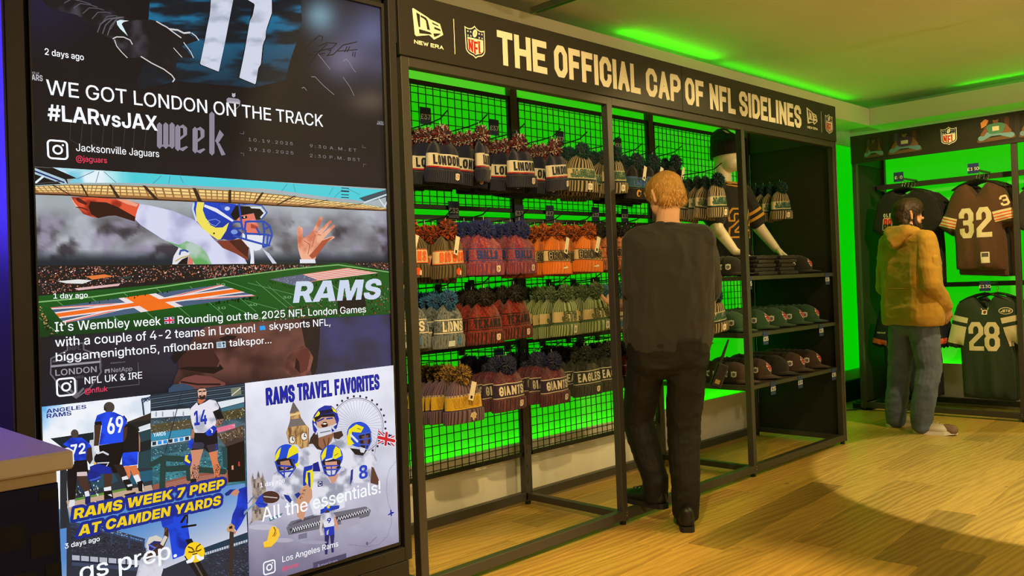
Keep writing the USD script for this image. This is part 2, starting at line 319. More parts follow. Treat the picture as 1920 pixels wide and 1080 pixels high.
# cove lip along both walls, open at the top towards the ceiling
obj('trim_1', cat([bx(-2.6, 8.0, .537, .565, 2.587, 2.75, .003), bx(-2.6, 8.0, .565, YB, 2.587, 2.612)]), M['trim'], **st)
obj('trim_2', cat([bx(7.98, 8.008, -5.4, .537, 2.587, 2.75, .003), bx(8.008, XE, -5.4, .565, 2.587, 2.612)]), M['trim'], **st)
obj('trim_3', bx(1.2, 6.16, .775, .80, 0.0, .335, .002), M['plinth'], **st)      # boxed-out dado behind the rack
obj('trim_4', bx(8.225, 8.25, -2.2, .5, 0.0, .375, .002), M['plinth'], **st)
obj('baseboard_back', bx(6.16, XE, .835, YB, 0, .20, .003), M['skirting'], **st)
obj('baseboard_end', bx(8.275, XE, -.1, YB, 0, .20, .003), M['skirting'], **st)
obj('trim_7', bx(1.2, XE-.012, .848, .858, .30, 2.455, .001), M['glow'], **st)  # sheet on the back wall, glowing in place of the strip wash
obj('trim_8', bx(XE-.012, XE-.002, -3.2, .848, .34, 2.56, .001), M['glow'], **st)  # same added glow for the end wall
obj('trim_5', bx(6.9, XE, .840, YB, 2.455, 2.47), M['trim'], **st)
obj('trim_6', bx(8.280, XE, -3.2, YB, 2.50, 2.510), M['trim'], **st)

# ------------------------------------------------------------------ marks and logos, unit shapes
def shield():
    """The league shield: width 1, height 1.22; (outline, navy, field, red letters, stars, ball)."""
    def arc(p, q, sag, n=7):
        p, q = np.array(p), np.array(q); d = q-p; nn = np.array([-d[1], d[0]])
        return [tuple(p+d*t+nn*sag*4*t*(1-t)) for t in np.linspace(0, 1, n)[:-1]]
    pts = arc((0, 1.12), (.5, 1.22), -.18)+arc((.5, 1.22), (1, 1.12), -.18)+arc((1, 1.12), (1, .36), 0, 2)+arc((1, .36), (.72, .10), .16)+arc((.72, .10), (.5, 0), -.08)+arc((.5, 0), (.28, .10), -.08)+arc((.28, .10), (0, .36), .16)
    o = Polygon(pts); w1 = o.buffer(-.035); nv = w1.buffer(-.0); navy = o.buffer(-.045)
    field = o.buffer(-.10).intersection(sbox(0, 0, 1, .74))
    let = []
    for i, (ch, x) in enumerate((('N', .155), ('F', .42), ('L', .645))):
        g, adv = block(ch, .22, .50 - .03*(i != 1), .075, 0)
        let.append(affinity.translate(g, x, .19-.06*(i == 1)))
        for sx, sy in {'N': ((0, 0), (.0, .44), (.155, .44)), 'F': ((0, 0), (0, .46)), 'L': ((0, .44),)}[ch]:
            let.append(affinity.translate(sbox(-.03, 0, .10, .035), x+sx, .19-.06*(i == 1)+sy))
    stars = []
    for x in (.15, .29, .71, .85):
        for y in (.80, .95): stars.append(Polygon([(x+(.05 if k % 2 == 0 else .02)*math.sin(k*math.pi/5), y+(.05 if k % 2 == 0 else .02)*math.cos(k*math.pi/5)) for k in range(10)]))
    b = affinity.rotate(affinity.scale(Point(.5, .93).buffer(.5, 12), .21, .33), -25)
    lace = affinity.rotate(sbox(.49, .87, .51, 1.0), -25)
    return o, navy, field, unary_union(let).intersection(o.buffer(-.12)), unary_union(stars), b.difference(lace)
SH = shield()
def put_shield(parent, o, w, ax, name='league_shield', d=0.0012):
    """Layers of the shield on a surface; o its lower left corner, w its width."""
    sc = lambda g: affinity.scale(g, w, w, origin=(0, 0))
    mk = lambda g, k: xf(ext(sc(g), d*.5), np.array(o)+np.array(ax['Z'])*d*.5*k, **ax)
    p = obj(name, mk(SH[0], 0), M['letter'], parent)
    obj('navy_ground', mk(SH[1], 1), M['navy_print'], p); obj('white_field', mk(unary_union([SH[2], SH[4], SH[5]]), 2), M['letter'], p); obj('red_lettering', mk(SH[3], 3), M['red_print'], p)
M['navy_print'] = plain('navy_print', (28, 38, 78), 0.6); M['red_print'] = plain('red_print', (196, 38, 40), 0.6)
def flag_mark():
    """The flag emblem drawn in a box 1 wide, about 0.68 high."""
    k = lambda *p: Polygon([((x-115)/525*1.0, .68-(y-150+(x-115)*-.168*0)/680*1.0) for x, y in p])
    q = lambda *p: Polygon(p)
    out = q((0, .68), (.03, .70), (.5, .555), (.56, .52), (.9, .46), (1.0, .19), (.68, .01), (.6, .06), (.52, .1), (.1, .0), (.05, .03)).buffer(-.02).buffer(.02)
    holes = [q((.12, .61), (.24, .575), (.24, .25), (.18, .25)), q((.26, .57), (.44, .53), (.5, .47), (.56, .23), (.46, .24), (.43, .45), (.37, .49), (.26, .52)), q((.62, .46), (.84, .41), (.86, .38), (.66, .41)), q((.69, .35), (.9, .32), (.92, .27), (.71, .29)),
             q((.19, .2), (.56, .18), (.62, .13), (.2, .09)), q((.66, .17), (.93, .21), (.8, .13), (.69, .08))]
    return out.difference(unary_union(holes))
FM = flag_mark()
def lathe_(prof, n=24):
    return trimesh.creation.revolve(np.array(prof), sections=n)

# ------------------------------------------------------------------ cap rack
X1, BW, PW = 2.117, 1.3067, 0.040
X4 = X1+3*BW; ZB, ZT = 2.186, 2.440; YG = 0.70
rack = thing('cap_rack', 'long black steel wall rack with lettered header board and wire grid backs', 'display rack')
px_ = [X1, X1+BW, X1+2*BW, X4-PW]
for i, x in enumerate(px_):
    p = obj('upright', bx(x, x+PW, 0, PW, 0.02, ZB+.05, .002), M['steel'], rack)
    obj('screw', cat([xf(trimesh.creation.cylinder(.0035, .002, sections=10), (x+.030, -.0008, z), **FRONT) for z in (.045, .062)]), M['screw'], p)
    obj('foot', xf(trimesh.creation.cylinder(.016, .02, sections=16), (x+.02, .02, .010)), M['black'], p)
    b = obj('upright', cat([bx(x-.012 if 0 < i < 3 else x, x+.028, YG-.02, YG+.02, .02, ZT, .002), bx(x+.012, x+.052 if 0 < i < 3 else x+.04, YG-.012, YG+.02, .02, ZT, .002)]), M['steel'], rack)
    obj('slot', cat([bx(x+.004, x+.008, YG-.0212, YG-.02, z, z+.022) for z in np.arange(.12, 2.3, .085)]), M['black'], b)
    obj('foot', xf(trimesh.creation.cylinder(.016, .02, sections=16), (x+.02, YG, .010)), M['black'], b)
RL = dict(ch=.002)
for i in range(3):
    a, b = px_[i]+PW, px_[i+1]
    obj('rail', bx(a-(PW if i == 0 else 0)*0, b, 0, PW, .025, .072, .002), M['steel'], rack)
    obj('rail', bx(a, b, YG-.02, YG+.02, .025, .072, .002), M['steel'], rack)
    obj('rail', bx(a, b, 0, PW, 2.146, ZB+.02, .002), M['steel'], rack)
for x in px_:
    obj('rail', bx(x, x+PW, PW, YG-.02, .03, .066, .002), M['steel'], rack)
    obj('rail', bx(x, x+PW, PW, YG-.02, 2.36, 2.40, .002), M['steel'], rack)
# header
hd = obj('header_board', cat([bx(2.105, 4.086, -.012, .006, ZB, ZT, .0015), bx(4.0885, X4+.002, -.012, .006, ZB, ZT, .0015)]), M['board'], rack)
obj('header_return', bx(2.105, 2.123, .006, YG, ZB+.05, ZT, .001), M['board'], rack)
obj('header_return', bx(X4-.018, X4+.002, .006, YG, ZB, ZT, .001), M['board'], rack)
YH = -.0125
LT = .031
for w, a, b in (('THE', 2.649, 2.97), ('OFFICIAL', 3.022, 3.696), ('CAP', 3.747, 4.072), ('OF', 4.116, 4.307), ('NFL', 4.37, 4.654), ('SIDELINES', 4.701, 5.505)):
    lo, hi = .03, .2
    for _ in range(30):
        m = (lo+hi)/2; g, adv = block(w, m, .152, LT, .0115, join='mitre')
        lo, hi = (m, hi) if adv < b-a else (lo, m)
    for poly in getattr(g, 'geoms', [g]):
        obj('letter', xf(ext(poly, .0014), (a, YH+.0008, 2.229), **FRONT), M['letter'], hd)
for fx in (2.176, 5.587):
    obj('flag_emblem', xf(ext(affinity.scale(FM, .160, .160, origin=(0, 0)), .0014), (fx, YH+.0008, 2.272), **FRONT), M['letter'], hd)
    g, adv = block('NEW ERA', .021, .0165, .004, .0035, space=.008)
    obj('emblem_lettering', xf(ext(affinity.scale(g, .155/adv, 1, origin=(0, 0)), .0014), (fx+.003, YH+.0008, 2.240), **FRONT), M['letter'], hd)
    obj('divider_line', bx(fx+.219, fx+.2225, YH-.0006, YH+.0006, 2.232, 2.381), M['letter'], hd)
    put_shield(hd, (fx+.281, -.0121, 2.232), .117, FRONT)
# grid panels: frame + wires
def grid_panel(x0, x1, z0, z1, nx, nz):
    y = YG-.004
    g = obj('grid_panel', cat([bx(x0, x1, y-.008, y+.008, z1-.024, z1, .002), bx(x0, x1, y-.008, y+.008, z0, z0+.024, .002), bx(x0, x0+.012, y-.008, y+.008, z0, z1, .002), bx(x1-.012, x1, y-.008, y+.008, z0, z1, .002)]), M['wire'], rack)
    ws = [bx(x-.0019, x+.0019, y-.0045, y-.0009, z0+.01, z1-.01) for x in np.linspace(x0+.012, x1-.012, nx)[1:-1]]
    ws += [bx(x0+.006, x1-.006, y-.0009, y+.0027, z-.0019, z+.0019) for z in np.linspace(z0+.02, z1-.02, nz)[1:-1]]
    ws += [bx(x0+.006, x1-.006, y-.0009, y+.0027, z-.0019, z+.0019) for z in (z0+.034, z1-.034)]
    obj('wire', cat(ws), M['wire'], g, kind='stuff')
for i in range(3):
    a, b = px_[i]+.053 if i else px_[i]+.041, px_[i+1]-.013 if i < 2 else px_[i+1]-.001
    for z0, z1 in ((1.655, 2.315), (.965, 1.625), (.275, .935)):
        if i == 2 and z1 < 1.6: continue
        if i == 2: b = 5.995
        grid_panel(a, b, z0, z1, 26, 14)
# a short run of rack frame going on behind the video wall
for z0, z1 in ((1.655, 2.315), (.965, 1.625), (.275, .935)): grid_panel(1.45, 2.105, z0, z1, 14, 14)
obj('rail', bx(1.45, 2.105, YG-.02, YG+.02, .025, .072, .002), M['steel'], rack)
# shelves and side panel in the right bay
obj('side_panel', bx(X4-.012, X4, PW, YG-.02, .066, 2.40), M['panel_black'], rack)
obj('edge_strip', bx(X4-.001, X4+.004, -.006, .006, .02, ZB, .001), M['alu'], rack)
SHZ = (1.243, .885, .557)
for z in SHZ:
    obj('shelf', bx(px_[2]+.004, X4-.014, .028, YG-.02, z-.026, z, .002), M['steel'], rack)
# green light strips in their channels (fitted to rack and walls)
obj('light_channel', cat([bx(2.13+BW*i, 2.13+BW*i+1.28, .803, .825, .283, .292) for i in range(3)]), M['alu'], rack)

# ------------------------------------------------------------------ jersey bay on the end wall
XF = 7.567; YJ = .543
bay = thing('jersey_bay', 'black steel hanging bay on the end wall under a photo header', 'display rack')
ys = [YJ-PW, YJ-1.31, YJ-2.62]
for y in ys:
    p = obj('upright', bx(XF, XF+PW, y, y+PW, .02, 2.25, .002), M['steel'], bay)
    obj('screw', cat([xf(trimesh.creation.cylinder(.0035, .002, sections=10), (XF-.0008, y+.03, z), **FACEX) for z in (.045, .062)]), M['screw'], p)
    obj('foot', xf(trimesh.creation.cylinder(.016, .02, sections=16), (XF+.02, y+.02, .010)), M['black'], p)
    obj('upright', bx(XF+.62, XF+.66, y, y+PW, .02, 2.44, .002), M['steel'], bay)
    obj('rail', bx(XF+PW, XF+.62, y, y+PW, .03, .066, .002), M['steel'], bay)
for i in range(2):
    a, b = ys[i+1]+PW, ys[i]
    obj('rail', bx(XF, XF+PW, a, b, .025, .072, .002), M['steel'], bay)
    obj('rail', bx(XF+.62, XF+.66, a, b, .025, .072, .002), M['steel'], bay)
    obj('hanging_rail', bx(XF+.43, XF+.46, a, b, 1.985, 2.030, .002), M['steel'], bay)
    obj('hanging_rail', bx(XF+.43, XF+.46, a, b, 1.075, 1.115, .002), M['steel'], bay)
    for z in (2.005, 1.095): obj('rail', bx(XF+.46, XF+.62, b+.002, b+.036, z-.02, z+.02, .002), M['steel'], bay)
obj('side_panel', bx(XF+PW, XF+.62, YJ-.012, YJ, .066, 2.42), M['panel_black'], bay)
bh = obj('header_board', bx(XF-.012, XF+.006, YJ-2.62, YJ, 2.203, 2.448, .0015), M['board'], bay)
obj('header_return', bx(XF+.006, XF+.65, YJ-.018, YJ, 2.203, 2.448, .001), M['board'], bay)
put_shield(bh, (XF-.0121, -.219, 2.256), .1235, FACEX)
# ------------------------------------------------------------------ woolly hats
M['knit'] = vcol('wool_knit', 0.95, bump=0.5, bscale=900, sheen=0.25, spec=0.2)
M['yarn'] = vcol('bobble_yarn', 0.95, sheen=0.3, spec=0.15)
M['patch'] = vcol('sewn_patch', 0.7, spec=0.3)
M['card'] = plain('white_card', (232, 226, 212), 0.7)
HW, HB, HH = .114, .0105, .205       # half width at the cuff, half thickness, height without bobble
def hat_r(v):
    """Half width and half thickness of the empty hat at height v (0 cuff edge, 1 crown top)."""
    t = np.clip(v, 0, 1)
    w = HW*np.where(t < .55, 1-.16*t, (1-.088)*np.sqrt(np.clip(1-(np.maximum(t-.55, 0)/.455)**1.7*.90, 0.02, 1)))
    return w, HB*(.72+.55*np.sin(np.pi*np.clip(t*.9+.08, 0, 1)))*np.clip((1.03-t)*5, .25, 1)
def hat_pt(u, v, off=0.0, sag=None):
    """Point on the hat: u 0..1 around, starting at the right edge, running over the front (-y)."""
    a = -2*np.pi*np.asarray(u); w, b = hat_r(v)
    c, s = np.cos(a), np.sin(a)
    x = np.sign(c)*np.abs(c)**.85*(w+off); y = np.sign(s)*np.abs(s)**.75*(b+off)
    z = v*HH
    if sag is not None:                      # soft vertical folds of an empty hat
        f = np.sin(x*sag[0]+sag[1])*sag[2]+np.sin(x*sag[0]*1.9+sag[1]*2.3)*sag[2]*.5
        y = y-f*np.clip(v*1.6-.15, 0, 1)*np.where(s < 0, 1, .4)
        x = x+sag[3]*v*v
    return np.stack([x, y, z], -1)
def wsurf(us, vs, fn, off, sag, colf):
    U, V = np.meshgrid(us, vs); P = hat_pt(U, V, off(U, V), sag); n, k = U.shape
    C = colf(U, V); idx = np.arange(n*k).reshape(n, k); F = []
    a, b, c, d = idx[:-1, :-1].ravel(), idx[:-1, 1:].ravel(), idx[1:, 1:].ravel(), idx[1:, :-1].ravel()
    F = np.vstack([np.c_[a, b, c], np.c_[a, c, d]])
    return P.reshape(-1, 3), F, C.reshape(-1, 3)
def yarn_ball(r, cols, seed, n=420, squash=.62):
    """A bobble: loose yarn ends standing out from a core."""
    g = np.random.default_rng(seed); d = g.normal(size=(n, 3)); d /= np.linalg.norm(d, axis=1)[:, None]
    cols = [lin(c) for c in cols]; V, F, C = [], [], []
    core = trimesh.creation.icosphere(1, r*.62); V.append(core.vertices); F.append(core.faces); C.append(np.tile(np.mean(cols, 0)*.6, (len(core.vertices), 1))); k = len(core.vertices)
    for i in range(n):
        L = r*g.uniform(.88, 1.13); t = np.cross(d[i], g.normal(size=3)); t /= np.linalg.norm(t); b = np.cross(d[i], t); wv = r*.085
        bend = (t*g.normal()+b*g.normal())*r*.13
        p0, p1, p2 = d[i]*r*.5, d[i]*L*.85+bend*.6, d[i]*L+bend*1.3
        ring = lambda p, w: [p+t*w, p-t*w*.5+b*w*.87, p-t*w*.5-b*w*.87]
        V.append(np.array(ring(p0, wv*.8)+ring(p1, wv)+[p2])); f = []
        for q in range(3): f += [(k+q, k+(q+1) % 3, k+3+(q+1) % 3), (k+q, k+3+(q+1) % 3, k+3+q), (k+3+q, k+3+(q+1) % 3, k+6)]
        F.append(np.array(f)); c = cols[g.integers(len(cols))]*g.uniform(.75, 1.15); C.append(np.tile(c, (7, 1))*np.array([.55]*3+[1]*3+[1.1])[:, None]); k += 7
    m = trimesh.Trimesh(np.vstack(V)*np.array([1, squash, 1]), np.vstack(F), process=False)
    return m, np.clip(np.vstack(C), 0, 1)
def on_hat(shape, x0, z0, off, sag, cuff=False, res=.012):
    """Lay a flat shape (x right, z up, metres, from x0, z0) on the hat's front."""
    m = ext(affinity.translate(shape, x0, z0), .0008)
    m = m.subdivide_to_size(res) if hasattr(m, 'subdivide_to_size') else m
    v = np.array(m.vertices); z = np.clip(v[:, 1], .001, HH-.004); w, b = hat_r(z/HH); o = off
    q = np.clip(v[:, 0]/(w+o), -.97, .97); c = np.sign(q)*np.abs(q)**(1/.85); s = np.sqrt(np.clip(1-c*c, 0, 1))
    y = -(s**.75)*(b+o)
    if sag is not None:
        xx = v[:, 0]; f = np.sin(xx*sag[0]+sag[1])*sag[2]+np.sin(xx*sag[0]*1.9+sag[1]*2.3)*sag[2]*.5
        y = y-f*np.clip(z/HH*1.6-.15, 0, 1); xs = sag[3]*(z/HH)**2
    else: xs = 0
    m.vertices = np.c_[v[:, 0]+xs, y-v[:, 2]-.0006, z]
    m.invert()
    return m
def make_hat(kind, label, D, at, rz, front=True, seed=0):
    """One hat hanging by its top: origin at the crown's top, so that it swings from the peg."""
    global HB; HB = .021 if front else .0105
    g = np.random.default_rng(seed); root = thing('bobble_hat', label, 'hat', at, rz)
    sag = (g.uniform(38, 52), g.uniform(0, 6), .007, g.uniform(-.012, .012)); T = np.array([0, 0, -HH])
    body, lo, hi, marl = lin(D['body']), D.get('lo', .30), D.get('hi', .62), D.get('marl')
    def yarnmix(base, U, V, amt=1.0):
        C = np.tile(base, U.shape+(1,))
        if marl is not None:
            pick = g.random(U.shape); cs = [lin(c) for c in marl]
            for k, c in enumerate(cs): C[(pick*len(cs)).astype(int) == k] = c
            C = C*.8+base*.2
        return C*g.uniform(.88, 1.08, U.shape)[..., None]
    def crown_col(U, V):
        C = yarnmix(body, U, V)
        for a, b, c in D.get('bands', ()):
            mk = (V >= a-1e-6) & (V <= b+1e-6); C[mk] = lin(c)*g.uniform(.92, 1.05, (mk.sum(), 1))
        if D.get('ribs') is not None:
            mk = (V > D.get('ribfrom', hi)) & ((U*60).astype(int) % 2 == 0); C[mk] = lin(D['ribs'])
        return C
    edges = sorted({round(x, 4) for a, b, _ in D.get('bands', ()) for x in (a, a-.004, b, b+.004)} | set(np.linspace(.24, 1, 30)))
    us = np.linspace(0, 1, 121)
    P, F, C = wsurf(us, np.array([e for e in edges if e >= .2]), None, lambda U, V: .0012*np.cos(U*2*np.pi*60), sag, crown_col)
    top = trimesh.Trimesh(P+T, F, process=False); obj('crown', top, M['knit'], root, smooth=True, color=C)
    rib = lin(D['ribs']) if D.get('ribs') is not None else None; cc = lin(D.get('cuff', D['body']))
    def cuff_col(U, V):
        C = yarnmix(cc, U, V)
        if rib is not None: C[(U*60).astype(int) % 2 == 0] = rib*.95
        return C
    vs = np.array([.012, 0.0, .02, .07, .13, .19, .24, .285, .30, .285, .25])
    offs = np.array([.001, .003, .0065, .0075, .008, .008, .0075, .0065, .004, .002, .001])
    us2 = np.linspace(0, 1, 241); U, V = np.meshgrid(us2, vs); ro = np.cos(U*2*np.pi*60)*.0018
    Pc = hat_pt(U, V, np.tile(offs[:, None], (1, len(us2)))+ro, (sag[0], sag[1], .0035, 0)); idx = np.arange(U.size).reshape(U.shape)
    a, b, c, d = idx[:-1, :-1].ravel(), idx[:-1, 1:].ravel(), idx[1:, 1:].ravel(), idx[1:, :-1].ravel()
    obj('cuff', trimesh.Trimesh(Pc.reshape(-1, 3)+T, np.vstack([np.c_[a, b, c], np.c_[a, c, d]]), process=False), M['knit'], root, smooth=True, color=cuff_col(U, V).reshape(-1, 3))
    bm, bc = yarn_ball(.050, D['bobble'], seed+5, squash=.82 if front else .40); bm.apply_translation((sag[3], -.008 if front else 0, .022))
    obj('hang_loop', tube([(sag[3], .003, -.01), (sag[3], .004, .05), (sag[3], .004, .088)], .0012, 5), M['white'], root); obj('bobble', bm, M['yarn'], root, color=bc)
    if D.get('word'):
        h = D.get('wh', .042); gsh, adv = block(D['word'], h*D.get('ww', .62), h, D.get('wt', .0085), .006, join='mitre')
        gsh = affinity.translate(gsh, -adv/2+D.get('wx', 0), 0).intersection(sbox(-.104, -1, .104, 1))
        zc = D.get('wz', .46)*HH-h/2
        if D.get('outline'):
            om = on_hat(gsh.buffer(.003, join_style='mitre').difference(gsh.buffer(-.0015)), 0, zc, .0016, sag); om.apply_translation(T); obj('lettering_outline', om, pm(D['outline']), root)
            if D.get('wc'):
                lm = on_hat(gsh, 0, zc, .0012, sag); lm.apply_translation(T); obj('lettering', lm, pm(D['wc']), root)
        else:
            lm = on_hat(gsh, 0, zc, .0014, sag); lm.apply_translation(T); obj('lettering', lm, pm(D['wc']), root)
    for nm, col, shp, x, z in D.get('badges', ()):
        b = on_hat(shp, x, z, .0098, (sag[0], sag[1], .0035, 0), cuff=True, res=.008); b.apply_translation(T); obj(nm, b, pm(col), root)
    if D.get('tag') and front:
        tx = g.uniform(.02, .04)
        m = bx(-.015, .015, -.0004, .0004, -.088, 0); m.apply_transform(trimesh.transformations.rotation_matrix(.30, [0, 1, 0])); m.apply_translation((tx, -.052, -.012))
        t = obj('swing_tag', m, M['card'], root)
        k = bx(-.006, .006, -.0012, -.0006, -.080, -.066); k.apply_transform(trimesh.transformations.rotation_matrix(.30, [0, 1, 0])); k.apply_translation((tx, -.052, -.012)); obj('printed_mark', k, M['black'], t)
    return root
_pm = {}
def pm(c):
    c = tuple(int(x) for x in c)
    if c not in _pm: _pm[c] = plain('dyed_%02x%02x%02x' % c, c, 0.85, sheen=.1)
    return _pm[c]
def pill(w, h, r): return sbox(r, r, w-r, h-r).buffer(r, 6)
def badge_shield(w):
    s = SH; f = lambda g: affinity.scale(g, w, w, origin=(0, 0)); return f(s[0]), f(s[3].union(s[2].difference(s[2].buffer(-.3))))
_o, _r = badge_shield(.03)
SHB = [('league_patch', (232, 228, 220), _o, .045, .014), ('league_patch_print', (190, 40, 44), affinity.scale(_o, .7, .7), .045, .0128)]
def patch(w, h, base, mark, x=.02, z=.012):
    o = pill(w, h, .006)
    return [('cuff_patch', base, o, x, z), ('patch_print', mark, affinity.scale(o, .55, .5), x, z)]
def horse(s): return affinity.scale(Polygon([(0, .1), (.25, .32), (.45, .30), (.6, .42), (.85, .36), (1, .2), (.8, .24), (.72, .1), (.66, .22), (.4, .16), (.2, .18)]), s, s, origin=(0, 0))
def helmet(s): return affinity.scale(unary_union([Point(.4, .45).buffer(.38), sbox(.3, .05, .7, .3)]), s, s, origin=(0, 0))
def cat_head(s): return affinity.scale(Polygon([(0, .5), (.2, .9), (.7, 1), (1, .7), (.9, .45), (.95, .2), (.7, .3), (.6, 0), (.4, .1), (.35, .35)]), s, s, origin=(0, 0))
def horn(s): return affinity.scale(Point(.5, .4).buffer(.4).difference(Point(.62, .36).buffer(.24)).union(Polygon([(.5, .78), (1.05, .66), (.85, .5), (.5, .66)])), s, s, origin=(0, 0))
NAVY, WH, RED, CRM = (34, 38, 66), (226, 220, 208), (178, 34, 44), (222, 208, 172)
